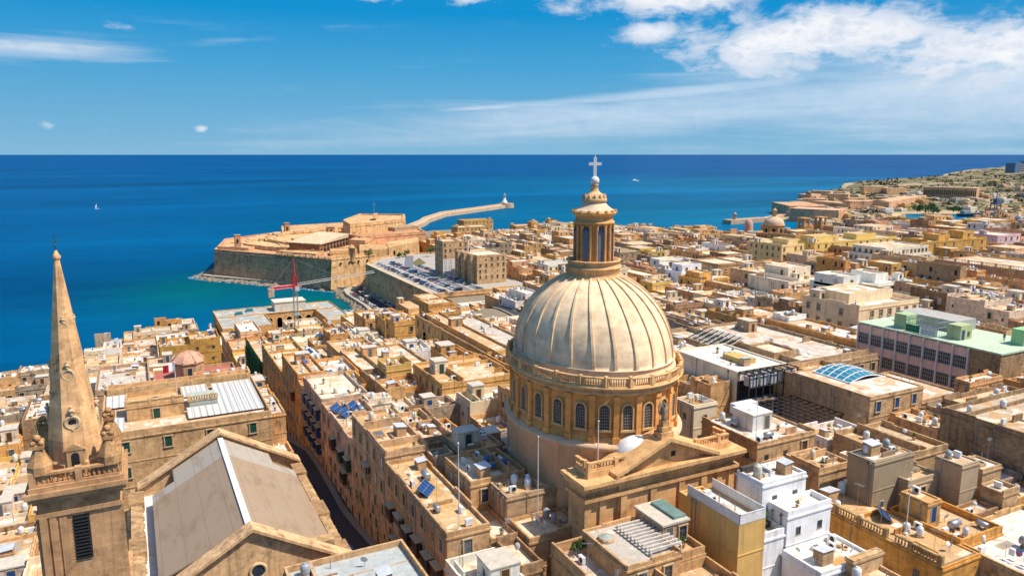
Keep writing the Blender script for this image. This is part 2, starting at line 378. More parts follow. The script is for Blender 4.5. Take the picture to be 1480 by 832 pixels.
def dist_poly(poly, x, y):
    best = 1e9; n = len(poly)
    for i in range(n):
        x1, y1 = poly[i]; x2, y2 = poly[(i+1) % n]; dx, dy = x2-x1, y2-y1
        t = max(0, min(1, ((x-x1)*dx+(y-y1)*dy)/(dx*dx+dy*dy+1e-9)))
        best = min(best, hypot(x-x1-t*dx, y-y1-t*dy))
    return best
COAST = [(-75, -120), (-70, 100), (-66, 250), (-62, 325), (-54, 352), (-26, 368), (15, 416), (60, 428), (97, 436), (116, 446), (125, 464), (127, 490), (124, 515), (127, 532), (136, 543), (124, 556),
         (92, 596), (52, 646), (40, 664), (52, 690), (75, 745), (140, 800), (240, 790), (330, 800), (400, 770), (470, 720), (520, 660), (545, 590), (580, 500), (640, 430), (720, 300), (760, 60), (700, -120)]
# sea: one sheet to the horizon; shallow water greener, deep water blue
def f_sea(t, c, pos, b):
    p = t.xyz(pos)
    n = t.noise(t.mapv(pos, (.0016, .0016, 1)), 1, 5, .6); n2 = t.noise(t.mapv(pos, (.012, .03, 1)), 1, 5, .6)
    def spot(x, y, rx, ry):
        a = t.math('POWER', t.math('DIVIDE', t.math('SUBTRACT', p[0], x), rx), 2); e = t.math('POWER', t.math('DIVIDE', t.math('SUBTRACT', p[1], y), ry), 2)
        return t.math('EXPONENT', t.math('MULTIPLY', t.math('ADD', a, e), -1))
    bay = t.math('MAXIMUM', spot(105, 500, 45, 70), t.math('MULTIPLY', spot(40, 600, 60, 80), .75))
    near = t.math('MAXIMUM', t.math('MULTIPLY', spot(20, 470, 150, 160), .34), t.math('MAXIMUM', spot(1150, 790, 140, 120), t.math('MULTIPLY', spot(900, 950, 700, 600), .75)))
    near = t.math('MAXIMUM', near, t.math('MULTIPLY', spot(1900, 1900, 1300, 900), .7))
    c = t.mix(t.ramp(n, [(.35, 0), (.65, 1)]), (.0002, .058, .165), (.0003, .072, .195))
    c = t.mix(t.math('MULTIPLY', near, .9), c, (.0012, .140, .235))
    c = t.mix(t.math('MULTIPLY', bay, t.ramp(n2, [(.3, .72), (.7, 1.0)])), c, (.0008, .125, .105))
    far = t.rng(t.math('SQRT', t.math('ADD', t.math('POWER', p[0], 2), t.math('POWER', p[1], 2))), 1500, 9000, 0, 1)
    c = t.mix(far, c, (.0002, .060, .185))
    c = t.mix(1.0, c, t.ramp(n2, [(.3, .90), (.7, 1.08)]), 'MULTIPLY')
    wp = t.noise(t.mapv(pos, (.0006, .0022, 1), (4, 2, 0)), 1, 7, .62, dist=.6); c = t.mix(1.0, c, t.ramp(wp, [(.34, .76), (.5, 1.0), (.66, 1.3)]), 'MULTIPLY')
    wh = t.noise(t.mapv(pos, (.05, .09, 1)), 1, 8, .75); c = t.mix(t.rng(wh, .64, .74, 0, .4), c, (.25, .38, .45))
    b.inputs['IOR'].default_value = 1.06
    w1 = t.noise(t.mapv(pos, (.10, .22, 1)), 1, 6, .65)
    bp = t.n.new('ShaderNodeBump'); bp.inputs['Strength'].default_value = .28; bp.inputs['Distance'].default_value = .6
    t.l.new(w1, bp.inputs['Height']); t.l.new(bp.outputs[0], b.inputs['Normal'])
    return c
M_SEA = mat('sea_water', rough=.32, spec=.04, fn=f_sea)
b = MB(); S = 160000
b.add([(-S, -S, 0), (S, -S, 0), (S, S, 0), (-S, S, 0)], [(0, 1, 2, 3)]); tag(b.build('sea', M_SEA), kind='structure')
# city ground
def f_ground(t, c, pos, b):
    n = t.noise(pos, .08, 6, .6); n2 = t.noise(pos, .8, 5, .6)
    c = t.mix(n, (.20, .16, .11), (.33, .26, .17))
    return t.mix(1.0, c, t.ramp(n2, [(.3, .75), (.7, 1.15)]), 'MULTIPLY')
M_GROUND = mat('stony_ground', rough=.95, spec=.1, fn=f_ground)
b = MB(); nx, ny, st = 107, 117, 8.0; idx = {}
vs = []; 
for j in range(ny):
    for i in range(nx):
        x, y = -85+i*st, -125+j*st
        ins = inside(COAST, x, y); d = dist_poly(COAST, x, y)
        z = min(GZ(x, y)-.3, 1.2+d*.9) if ins else -min(6, .5+d*.5)
        if ins and (y > 545 and x < 260): z = min(z, 4)
        if ins and x < 152 and y > 395 and x > 96: z = min(z, 1.0)
        if ins and x < 170 and y > 518: z = min(z, 1.0)
        idx[i, j] = len(vs); vs.append((x, y, z))
fs = [(idx[i, j], idx[i+1, j], idx[i+1, j+1], idx[i, j+1]) for j in range(ny-1) for i in range(nx-1)]
b.add(vs, fs, 0, True); tag(b.build('ground', M_GROUND), kind='structure')
# streets: asphalt strip with raised pavements and kerbs
def street(name, x0, x1, ys, pave=1.1):
    b = MB()
    for a, e in zip(ys, ys[1:]):
        xm = (x0+x1)/2; za, ze = GZ(xm, a)+.1, GZ(xm, e)+.1
        b.add([(x0, a, za), (x1, a, za), (x1, e, ze), (x0, e, ze)], [(0, 1, 2, 3)], 0)
        for u0, u1 in ((x0, x0+pave), (x1-pave, x1)):
            h = .14; vs = [(u0, a, za), (u1, a, za), (u1, e, ze), (u0, e, ze)]; vs += [(p[0], p[1], p[2]+h) for p in vs]
            b.add(vs, [(4, 5, 6, 7), (1, 2, 6, 5), (3, 0, 4, 7), (0, 1, 5, 4)], 1)
    return tag(b.build(name, [M_ASPH, M_PAVE]), kind='structure')
ys = list(range(30, 400, 10))
street('street', 24.2, 31.4, ys); street('street', 77.4, 82.6, ys); street('street', 147.2, 153, list(range(30, 380, 10))); street('street', 205, 211, list(range(40, 380, 10)))
def cross(y0, y1, x0, x1):
    b = MB(); xs = list(range(x0, x1, 8))
    for a, e in zip(xs, xs[1:]):
        za, ze = GZ(a, y0)+.06, GZ(e, y0)+.06
        b.add([(a, y0, za), (e, y0, ze), (e, y1, ze), (a, y1, za)], [(0, 1, 2, 3)], 0)
    return tag(b.build('street', [M_ASPH]), kind='structure')
cross(130, 137, -40, 25); cross(262, 268, -40, 210); cross(340, 346, -30, 150)
# coast road at the water's edge on the far left
b = MB(); pts = [(-46, 230), (-47, 270), (-49, 300), (-52, 322), (-54, 338), (-47, 350), (-36, 358), (-22, 364)]
for (ax, ay), (ex, ey) in zip(pts, pts[1:]):
    nx_, ny_ = -(ey-ay), ex-ax; L = hypot(nx_, ny_); nx_, ny_ = nx_/L*4.5, ny_/L*4.5
    b.add([(ax-nx_, ay-ny_, 4.2), (ex-nx_, ey-ny_, 4.2), (ex+nx_, ey+ny_, 4.2), (ax+nx_, ay+ny_, 4.2)], [(0, 1, 2, 3)], 0)
    b.add([(ax+nx_, ay+ny_, 4.2), (ex+nx_, ey+ny_, 4.2), (ex+nx_*1.4, ey+ny_*1.4, 4.35), (ax+nx_*1.4, ay+ny_*1.4, 4.35)], [(0, 1, 2, 3)], 1)
    b.add([(ax-nx_, ay-ny_, 4.2), (ex-nx_, ey-ny_, 4.2), (ex-nx_*2.5, ey-ny_*2.5, 4.3), (ax-nx_*2.5, ay-ny_*2.5, 4.3)], [(0, 1, 2, 3)], 1)
tag(b.build('coast_road', [mat('light_asphalt', (.17, .17, .18), .9), M_PAVE]), kind='structure')
# ------------------------------------------------------------------ houses
PAL = {'ochre': (.60, .355, .135), 'sand': (.62, .42, .215), 'cream': (.72, .56, .36), 'brown': (.40, .29, .185), 'grey': (.46, .40, .32), 'white': (.78, .73, .64), 'yellow': (.68, .43, .12), 'pinkish': (.64, .40, .25)}
ROOFC = {'pale': (.72, .61, .46), 'white': (.80, .76, .69), 'grey': (.52, .48, .42), 'rusty': (.60, .42, .23), 'sandy': (.66, .52, .34)}
OCC = []          # footprints of everything built by hand: x0, x1, y0, y1
HOUSES = []       # records: root, box, words
def shell(b, x0, x1, y0, y1, z0, zt, par, th=.28, cop=True):
    zp = zt+par; X = [(x0, y0), (x1, y0), (x1, y1), (x0, y1)]; I = [(x0+th, y0+th), (x1-th, y0+th), (x1-th, y1-th), (x0+th, y1-th)]
    vs = [(x, y, z0) for x, y in X]+[(x, y, zp) for x, y in X]+[(x, y, zp) for x, y in I]+[(x, y, zt-.3) for x, y in I]
    fs = []
    for i in range(4):
        j = (i+1) % 4
        fs += [(i, j, 4+j, 4+i), (4+i, 4+j, 8+j, 8+i), (8+i, 8+j, 12+j, 12+i)]
    b.add(vs, fs, 0)
def ragged(b, X, z, par, rnd, amp=.7):
    """uneven lengths of raised parapet, piers and low yard walls"""
    x0, x1, y0, y1 = X
    for side in range(4):
        a, e = (x0, x1) if side < 2 else (y0, y1); s = a
        while s < e-.8:
            L = rnd.uniform(1.5, 6.5); t = min(e, s+L)
            if rnd.random() < .34:
                h = rnd.uniform(.08, amp); o = .004*rnd.randint(1, 3)
                if side == 0: b.box(s, t, y0-o, y0+.26, z+par-.05, z+par+h)
                elif side == 1: b.box(s, t, y1-.26, y1+o, z+par-.05, z+par+h)
                elif side == 2: b.box(x0-o, x0+.26, s, t, z+par-.05, z+par+h)
                else: b.box(x1-.26, x1+o, s, t, z+par-.05, z+par+h)
            s = t
def roof_bits(root, X, z, col, rnd, mt, hz):
    x0, x1, y0, y1 = X
    if x1-x0 < 4 or y1-y0 < 4: return
    for k in range(rnd.choice([0, 1, 1, 2])):
        b = MB(); x, y = rnd.uniform(x0+.5, x1-2.5), rnd.uniform(y0+.5, y1-2.5); L = rnd.uniform(1.2, 3.6); h = rnd.uniform(.4, 1.3)
        if rnd.random() < .5: b.box(x, min(x1-.3, x+L), y, y+.24, z-.05, z+h)
        else: b.box(x, x+.24, y, min(y1-.3, y+L), z-.05, z+h)
        b.build('yard_wall', mt, root, color=jit(col, .1))
    if rnd.random() < .45:       # light shaft with a raised kerb
        b = MB(); w_, d_ = rnd.uniform(1, 1.8), rnd.uniform(1, 2.2); x, y = rnd.uniform(x0+.6, x1-w_-.6), rnd.uniform(y0+.6, y1-d_-.6)
        b.box(x, x+w_, y, y+d_, z-.05, z+.5); b.box(x+.15, x+w_-.15, y+.15, y+d_-.15, z+.45, z+.53, 1); b.build('light_shaft', [mt, mat('wired_glass', (.12, .15, .15), .3, .4)], root, color=jit(col, .1))
    if rnd.random() < .6 and x1-x0 > 4.5:      # felt sheets and patches laid on the roof
        for k in range(rnd.randint(1, 3)):
            b = MB(); w_, d_ = rnd.uniform(1.2, 3.5), rnd.uniform(1.2, 3.5); x, y = rnd.uniform(x0+.4, max(x0+.5, x1-w_-.4)), rnd.uniform(y0+.4, max(y0+.5, y1-d_-.4)); b.box(x, min(x1-.3, x+w_), y, min(y1-.3, y+d_), z-.05, z+.012+.006*k)
            b.build('roof_patch', M_ROOF, root, color=jit(rnd.choice([(.82, .78, .70), (.55, .52, .47), (.60, .36, .16), (.36, .33, .29)]), .08))
    if rnd.random() < .7:        # pipes along the parapet and down
        b = MB(); zz = z+rnd.uniform(.12, .3)
        b.tube((x0+.4, y0+.42, zz), (x1-.4, y0+.42, zz), .05, n=5); b.tube((x0+.42, y0+.5, zz), (x0+.42, y1-.5, zz), .05, n=5)
        for k in range(rnd.randint(1, 3)): x, y = rnd.uniform(x0+.6, x1-.6), rnd.uniform(y0+.6, y1-.6); b.tube((x, y, z-.05), (x, y, z+rnd.uniform(.5, 1.6)), .06, n=6)
        b.build('pipework', mat('grey_pipe', (.30, .28, .26), .6, .3), root)
    if rnd.random() < .5:        # leftover slabs and blocks by the wall
        b = MB(); x, y = rnd.choice([x0+.5, x1-2.0]), rnd.uniform(y0+.6, y1-1.6)
        for k in range(rnd.randint(4, 9)): a_, c_ = x+rnd.uniform(0, 1.2), y+rnd.uniform(0, 1.0); s = rnd.uniform(.15, .45); b.box(a_, a_+s, c_, c_+s*rnd.uniform(.6, 1.6), z-.02, z+s*rnd.uniform(.4, 1.3))
        tag(b.build('rubble', M_OLD, root, color=jit(rnd.choice([(.6, .48, .34), (.3, .22, .15), (.55, .5, .45)]), .1)), kind='stuff')
def facade(root, base, v, zlow, faces, kinds, tints, step=3.2, dz=3.9, balc=0, rnd=random, top=2.75, maxrow=4, skip=.12):
    x0, x1, y0, y1, zt = v[:5]
    for f in faces:
        a, e = (x0, x1) if f in ('-y', '+y') else (y0, y1)
        L = e-a; n = int((L-1.2)//step)
        if n < 1: continue
        tint = rnd.choice(tints); kd = rnd.choice(kinds)
        for r in range(maxrow):
            z = zt-top-r*dz
            if z < zlow+.5: break
            for k in range(n):
                if rnd.random() < skip: continue
                s = a+(k+.5)*L/n+rnd.uniform(-.25, .25)
                x, y = (s, y0) if f == '-y' else (s, y1) if f == '+y' else (x0, s) if f == '-x' else (x1, s)
                if balc and r >= 1 and rnd.random() < balc:
                    opening(BALC[rnd.choice(['green', 'brown', 'brown', 'red', 'stone', 'blue'])], 'balcony', root, base, x, y, z-.5, f)
                else: opening(WIN[kd if rnd.random() < .72 else rnd.choice(['shut', 'glass', 'small', 'gap']), tint if rnd.random() < .7 else rnd.choice(tints)], 'window', root, base, x, y, z, f)
def house(name, label, cat, vols, col, roofc, zg=None, mt=None, group=None, faces=None, kinds=('shut', 'glass'), tints=('green', 'brown', 'grey', 'white'), balc=0, hut=True, divs=1, step=3.2, dz=3.9, maxrow=4, skip=.12, seed=None, occ=True, cornice=True, words=None, clutter=True, rag=True):
    """vols: (x0, x1, y0, y1, roof height, parapet[, roof colour[, base height]]); the first is the main body"""
    rnd = random.Random(seed if seed is not None else int(vols[0][0]*131+vols[0][2]*17))
    m = vols[0]; cx, cy = (m[0]+m[1])/2, (m[2]+m[3])/2
    zg = (min(GZ(cx, cy), m[4]-3)-2.5) if zg is None else zg
    base = (cx, cy, zg); root = thing(name, label, cat, base, 0, group)
    b = MB(); mt = mt or M_STONE
    loc = lambda v: (v[0]-cx, v[1]-cx, v[2]-cy, v[3]-cy)
    for i, v in enumerate(vols):
        X = loc(v); zb = (v[7] if len(v) > 7 and v[7] is not None else zg)-zg
        shell(b, *X, zb, v[4]-zg, v[5])
        if cornice and v[4]-zg-zb > 5:
            z = v[4]-zg; b.box(X[0]-.14, X[1]+.14, X[2]-.14, X[3]+.14, z-.34, z-.1)
        if occ: OCC.append((v[0], v[1], v[2], v[3]))
    if hypot(cx, cy) < 330 and rag:
        for i, v in enumerate(vols):
            if v[5] > .2: ragged(b, loc(v), v[4]-zg, v[5], rnd, .42 if occ else .6)
    if divs and m[1]-m[0] > 6 and m[3]-m[2] > 6:        # party walls across the roof
        X = loc(m); z = m[4]-zg
        for k in range(divs):
            if rnd.random() < .5: s = rnd.uniform(X[0]+2, X[1]-2); b.box(s, s+.25, X[2]+.3, X[3]-.3, z-.1, z+rnd.uniform(.5, 1.7))
            else: s = rnd.uniform(X[2]+2, X[3]-2); b.box(X[0]+.3, X[1]-.3, s, s+.25, z-.1, z+rnd.uniform(.5, 1.7))
    if hypot(cx, cy) < 290:          # string courses at the floors
        for i, v in enumerate(vols):
            X = loc(v); zb = (v[7] if len(v) > 7 and v[7] is not None else zg)-zg; z = v[4]-zg-dz
            while z > zb+2: b.box(X[0]-.07, X[1]+.07, X[2]-.07, X[3]+.07, z, z+.16); z -= dz
    b.build('wall', mt, root, color=tuple(min(.85, q_*(1.12 if occ else 1)) for q_ in col))
    for i, v in enumerate(vols):
        X = loc(v); z = v[4]-zg; rc = v[6] if len(v) > 6 and v[6] is not None else roofc
        r = MB(); r.box(X[0]+.27, X[1]-.27, X[2]+.27, X[3]-.27, z-.25, z); r.build('roof', M_ROOF, root, color=rc)
    hz = None
    if hut and m[1]-m[0] > 6 and m[3]-m[2] > 6:
        X = loc(m); z = m[4]-zg; hw, hd, hh = rnd.uniform(2.2, 4), rnd.uniform(2.4, 4.5), rnd.uniform(2.3, 2.9)
        hx = rnd.choice([X[0]+.3, X[1]-.3-hw]) if rnd.random() < .6 else rnd.uniform(X[0]+.3, X[1]-.3-hw); hy = rnd.uniform(X[2]+1.5, X[3]-.3-hd)
        h = MB(); h.box(-hw/2, hw/2, -hd/2, hd/2, 0, hh); h.box(-hw/2-.12, hw/2+.12, -hd/2-.12, hd/2+.12, hh, hh+.18, 1)
        ho = h.build('stair_hut', [mt, mat('slab_top', (.55, .48, .38), .9)], root, (hx+hw/2, hy+hd/2, z), jit(col if rnd.random() < .6 else PAL['white'], .1))
        bx = (cx+hx+hw/2, cy+hy+hd/2, m[4])
        opening(WIN['door', rnd.choice(['green', 'brown', 'blue', 'grey'])], 'door', ho, bx, bx[0], bx[1]-hd/2, m[4]+.02, '-y')
        if hd > 3: opening(WIN['small', 'white'], 'window', ho, bx, bx[0]-hw/2, bx[1], m[4]+.9, '-x')
        hz = (hx, hx+hw, hy, hy+hd)
    if hypot(cx, cy) < 240:
        for v in vols:
            if len(v) < 8: roof_bits(root, loc(v), v[4]-zg, col, rnd, mt, hz)
    if hypot(cx, cy) < 230:
        X = loc(m); z = m[4]-zg
        for k in range(rnd.randint(1, 3)):
            b = MB(); y = rnd.uniform(X[2]+.5, X[3]-.5); xx = X[0]-.1 if cx > 0 else X[1]+.1; b.tube((xx, y, max(0, z-13)), (xx, y, z+.1), .06, n=5); b.box(xx-.13, xx+.13, y-.13, y+.13, z-.3, z-.02); b.build('drainpipe', mat('grey_pipe', (.30, .28, .26), .6, .3), root)
    if faces is None: faces = ['-y', '-x' if cx > 0 else '+x']
    for i, v in enumerate(vols):
        low = zg+2 if not (len(v) > 7 and v[7] is not None) else v[7]
        facade(root, base, v, low, faces, kinds, tints, step, dz, balc if i == 0 else 0, rnd, maxrow=maxrow, skip=skip)
    rec = dict(root=root, vols=vols, base=base, hut=hz, col=col, roofc=roofc, words=words, clutter=clutter, rnd=rnd)
    HOUSES.append(rec); return rec
# ------------------------------------------------------------------ the domed basilica
DX, DY = 59.1, 90.1; SX, SY = .925, 1.14
M_DOME = mat('dome_stone', obj=True, rough=.85, spec=.15, fn=f_stone(.62, .16, .20, (.50, .40, .28), .7))
M_WARM = mat('warm_stone', obj=True, rough=.9, spec=.12, fn=f_stone(.4, .12, .34, (.30, .15, .05), .8))
DOMEC, DRUMC, TRIMC = (.80, .67, .475), (.74, .395, .135), (.68, .46, .235)
root = thing('domed_church', 'great sandstone church with ribbed oval dome, lantern and cross rising over the roofs', 'church', (DX, DY, 36))
DB = Vector((DX, DY, 36))
def Z(z): return z-36
def ov(b, prof, n=96, **k): return b.lathe([(r, Z(z)) for r, z in prof], n, 0, 0, SX, SY, smooth=True, **k)
# plain lower drum wall
b = MB(); ov(b, [(12.9, 37), (12.9, 61.6), (13.2, 61.7), (13.2, 62.2), (12.3, 62.4)]); b.build('lower_wall', M_PLASTER, root, color=(.72, .46, .27))
# drum wall with pilasters
b = MB(); NW = 24
ov(b, [(12.2, 61), (12.2, 63.0), (12.0, 63.1), (12.0, 68.9)], cap=False)
for i in range(NW):
    a = 2*pi*(i+.5)/NW
    for da, r0, z0, z1, hw in ((0, 12.45, 62.4, 68.9, .36), (0, 12.6, 62.4, 63.2, .46), (0, 12.62, 68.3, 68.9, .45)):
        px, py = cos(a)*SX, sin(a)*SY; L = hypot(px, py); tx, ty = -sin(a)*SX, cos(a)*SY; tl = hypot(tx, ty); tx, ty = tx/tl, ty/tl
        nx_, ny_ = ty, -tx
        cx, cy = px*11.9, py*11.9; ex, ey = px*12.0+nx_*(r0-12.0), py*12.0+ny_*(r0-12.0)
        b.prism([(cx-tx*hw, cy-ty*hw), (ex-tx*hw, ey-ty*hw), (ex+tx*hw, ey+ty*hw), (cx+tx*hw, cy+ty*hw)], Z(z0), Z(z1))
b.build('drum', M_WARM, root, color=DRUMC)
b = MB(); ov(b, [(12.1, 68.9), (12.45, 68.95), (12.45, 69.3), (12.3, 69.4), (12.3, 69.7), (12.75, 69.85), (13.1, 70.0), (13.1, 70.2), (12.4, 70.25)], cap=False)
ov(b, [(12.2, 70.2), (12.2, 70.4), (11.6, 70.41)], cap=False); b.build('cornice', M_WARM, root, color=TRIMC)
b = MB(); ov(b, [(12.72, 71.35), (12.95, 71.36), (12.95, 71.55), (12.55, 71.56), (12.55, 71.35), (12.72, 71.34)], cap=False); ov(b, [(12.9, 70.2), (12.9, 70.42), (12.6, 70.43)], cap=False)
NB = 240
for i in range(NB):
    a = 2*pi*i/NB; x, y = cos(a)*SX*12.75, sin(a)*SY*12.75
    if i % 10 in (0, ): 
        tx, ty = -sin(a), cos(a)
        b.prism([(x-.24, y-.24), (x+.24, y-.24), (x+.24, y+.24), (x-.24, y+.24)], Z(70.3), Z(71.7))
    elif i % 10 in (1, 9): b.prism([(x-.16, y-.16), (x+.16, y-.16), (x+.16, y+.16), (x-.16, y+.16)], Z(70.4), Z(71.35))
    else: b.lathe([(.07, Z(70.42)), (.11, Z(70.7)), (.06, Z(71.0)), (.09, Z(71.35))], 6, x, y)
b.build('balustrade', M_WARM, root, color=TRIMC)
# arched windows of the drum
def arch_poly(wd, h, n=10):
    return [(-wd, 0), (wd, 0)]+[(wd*cos(pi*i/n), h-wd+wd*sin(pi*i/n)) for i in range(n+1)]
def arch_win(wd, h, frame=.22, bars=True, deep=.0):
    b = MB(); n = 12
    o = [(-wd-frame, 0)]+[(-(wd+frame)*cos(pi*i/n), h-wd+(wd+frame)*sin(pi*i/n)) for i in range(n+1)]+[(wd+frame, 0)]
    p = [(-wd, 0)]+[(-wd*cos(pi*i/n), h-wd+wd*sin(pi*i/n)) for i in range(n+1)]+[(wd, 0)]
    k = len(o); vs = [(x, -.22, z) for x, z in o]+[(x, -.22, z) for x, z in p]+[(x, .3, z) for x, z in o]+[(x, .02, z) for x, z in p]
    fs = []
    for i in range(k-1): fs += [(i, i+1, k+i+1, k+i), (i, 2*k+i, 2*k+i+1, i+1), (k+i, k+i+1, 3*k+i+1, 3*k+i)]
    b.add(vs, fs, 0); b.add([(x, .0, z) for x, z in p], [tuple(range(k))], 2)
    b.box(-wd-frame-.1, wd+frame+.1, -.32, .1, -.28, 0.0, 0)
    if bars:
        for s in range(-2, 3): b.box(s*wd*.36-.025, s*wd*.36+.025, -.05, -.01, .02, h-.12-abs(s)*.12, 1)
        for s in range(1, 8):
            z = s*h/8.5; ww = wd if z < h-wd else sqrt(max(0.01, wd*wd-(z-h+wd)**2))
            b.box(-ww+.01, ww-.01, -.055, -.015, z-.022, z+.022, 1)
    return b
ME_ARCH = None
for i in range(NW):
    a = 2*pi*i/NW; px, py = cos(a)*SX*12.08, sin(a)*SY*12.08
    nx_, ny_ = cos(a)/SX, sin(a)/SY; rz = atan2(ny_, nx_)+pi/2
    if ME_ARCH is None:
        o = arch_win(.66, 3.4).build('window', [mat('drum_trim', (.60, .37, .16), .9), mat('iron_bars', (.36, .30, .23), .6), M_DARK], root, (px, py, Z(64.2)), rz=rz); ME_ARCH = o.data
    else:
        o = bpy.data.objects.new('window', ME_ARCH); COL.objects.link(o); o.parent = root; o.location = (px, py, Z(64.2)); o.rotation_euler = (0, 0, rz)
# dome shell and its ribs
def dome_r(t): return 11.55*cos(t), 72.0+11.4*sin(t)
b = MB(); prof = [(12.0, 70.3), (12.0, 71.0), (11.75, 71.1), (11.75, 71.9), (11.9, 71.95), (11.9, 72.15)]+[dome_r(t) for t in [i*radians(71.5)/26 for i in range(27)]]
def ovl(prof, ph0, ph1, n, off=0):   # oval that turns round towards the lantern
    vs = []
    for r, z in prof:
        k = max(0, min(1, (z-72)/11.2)); sx = SX+(1-SX)*k**1.5; sy = SY+(1-SY)*k**1.5
        for i in range(n+1):
            a = ph0+(ph1-ph0)*i/n; vs.append((r*sx*cos(a), r*sy*sin(a), Z(z)))
    return vs
n = 120; vs = ovl(prof, 0, 2*pi, n); m_ = n+1
b.add(vs, [(j*m_+i, j*m_+i+1, (j+1)*m_+i+1, (j+1)*m_+i) for j in range(len(prof)-1) for i in range(n)], 0, True)
b.build('dome', M_DOME, root, color=DOMEC)
for i in range(NW):
    a = 2*pi*(i+.5)/NW; b = MB(); vs = []; ts = [j*radians(71)/20 for j in range(21)]
    for t in ts:
        r, z = dome_r(t); hw = (.25-.11*t/radians(71))
        k = max(0, min(1, (z-72)/11.2)); sx = SX+(1-SX)*k**1.5; sy = SY+(1-SY)*k**1.5
        nn = Vector((cos(t), sin(t)))*.22
        for s, up in ((-1, 0), (-.8, 1), (.8, 1), (1, 0)):
            rr = r+(nn.x if up else -.05); zz = z+(nn.y if up else -.05)
            x, y = rr*sx*cos(a), rr*sy*sin(a); tx, ty = -sin(a)*sx, cos(a)*sy; L = hypot(tx, ty)
            vs.append((x+tx/L*hw*s, y+ty/L*hw*s, Z(zz)))
    fs = [(4*j+q_, 4*j+q_+1, 4*j+5+q_, 4*j+4+q_) for j in range(20) for q_ in range(3)]+[(3, 2, 1, 0), (80, 81, 82, 83)]
    b.add(vs, fs); b.build('dome_rib', M_DOME, root, color=(.72, .59, .41))
# lantern
b = MB()
def lat(prof, n=48, **k): b.lathe([(r, Z(z)) for r, z in prof], n, **k)
lat([(4.3, 82.0), (4.3, 82.7), (4.0, 82.8), (3.75, 83.3), (3.85, 83.4), (3.85, 83.9), (4.05, 84.0), (4.05, 84.2), (3.7, 84.25), (3.7, 84.9), (3.95, 84.95), (3.95, 85.15), (3.55, 85.18), (3.55, 84.3), (2.6, 84.3)], cap=False)
b.build('lantern_base', M_WARM, root, color=TRIMC)
lan = None; b = MB()
lat([(2.55, 84.2), (2.55, 90.2), (2.95, 90.3), (2.95, 90.6), (2.7, 90.7), (2.7, 91.4), (3.0, 91.6), (3.2, 91.75), (3.2, 91.95), (2.9, 92.1)])
for i in range(8):
    a = 2*pi*i/8+.2
    for da in (-.17, .17):
        x, y = 2.72*cos(a+da), 2.72*sin(a+da); b.lathe([(.27, Z(84.4)), (.24, Z(84.8)), (.22, Z(89.7)), (.3, Z(90.2))], 8, x, y)
for i in range(16):
    a = 2*pi*i/16; b.box(3.1*cos(a)-.16, 3.1*cos(a)+.16, 3.1*sin(a)-.16, 3.1*sin(a)+.16, Z(91.9), Z(92.25))
lan = b.build('lantern', M_WARM, root, color=(.70, .42, .17))
blue = mat('lantern_blue', (.02, .05, .17), .5)
lw = arch_win(.42, 4.5, .14, False)
me = None
for i in range(8):
    a = 2*pi*(i+.5)/8+.2; p = (2.62*cos(a), 2.62*sin(a), Z(85.1))
    if me is None: me = lw.build('window', [blue, blue, mat('lantern_pane', (.16, .18, .2), .3, .5)], lan, p, rz=a+pi/2).data
    else:
        o = bpy.data.objects.new('window', me); COL.objects.link(o); o.parent = lan; o.location = p; o.rotation_euler = (0, 0, a+pi/2)
b = MB(); lat([(3.0, 92.1), (2.6, 92.3), (1.95, 92.8), (1.6, 93.2), (1.55, 93.4)]); b.build('lantern_cap', M_DOME, root, color=(.66, .56, .42))
b = MB(); lat([(1.55, 93.3), (1.78, 93.4), (1.78, 93.8), (1.55, 93.9), (1.5, 94.1), (1.05, 94.5), (.75, 94.7), (.58, 94.9), (.46, 95.6), (.6, 95.7), (.5, 95.8)], 24)
for i in range(12):
    a = 2*pi*i/12; b.lathe([(.22, Z(93.8)), (.26, Z(94.1)), (.05, Z(94.5))], 6, 1.5*cos(a), 1.5*sin(a))
b.build('finial', M_WARM, root, color=(.68, .48, .27))
b = MB(); b.ball((0, 0, Z(96.3)), .66, 16); b.build('ball', mat('pale_stone', (.74, .71, .66), .6), root)
b = MB(); b.box(-.22, .22, -.16, .16, Z(96.8), Z(99.6)); b.box(-.92, .92, -.15, .15, Z(98.45), Z(98.87)); b.tube((0, 0, Z(99.5)), (0, 0, Z(100.1)), .04); b.build('cross', mat('pale_stone'), root, rz=radians(-20))
# front wing with pediment (faces -Y)
PX0, PX1, PY = 47.6, 72.2, 73.6
b = MB()
def L(x0, x1, y0, y1, z0, z1): b.box(x0-DX, x1-DX, y0-DY, y1-DY, Z(z0), Z(z1))
L(PX0, PX1, PY, 77.3, 37, 58.6); L(PX0+5, PX1-5, PY-.35, PY+1, 37, 58.55)
for x in (PX0-.06, PX0+2.2, PX0+5.2, 57.5, 62.2, PX1-6.2, PX1-3.2, PX1-1):
    L(x, x+.95, PY-.62 if PX0+5 < x < PX1-5.5 else PY-.28, PY+.5, 37, 57.3)
L(PX0-.35, PX1+.35, PY-.75, 77.6, 57.35, 57.8)
b.build('front_wall', M_WARM, root, color=(.64, .425, .215))
b = MB()
L(PX0-.9, PX1+.9, PY-1.45, 77.9, 59.55, 60.05); L(PX0-.5, PX1+.5, PY-1.0, 77.7, 58.9, 59.55)
for k in range(44):
    x = PX0-.4+k*(PX1-PX0+.6)/43; L(x, x+.26, PY-1.3, PY-.9, 59.2, 59.5)
b.build('cornice', M_WARM, root, color=TRIMC)
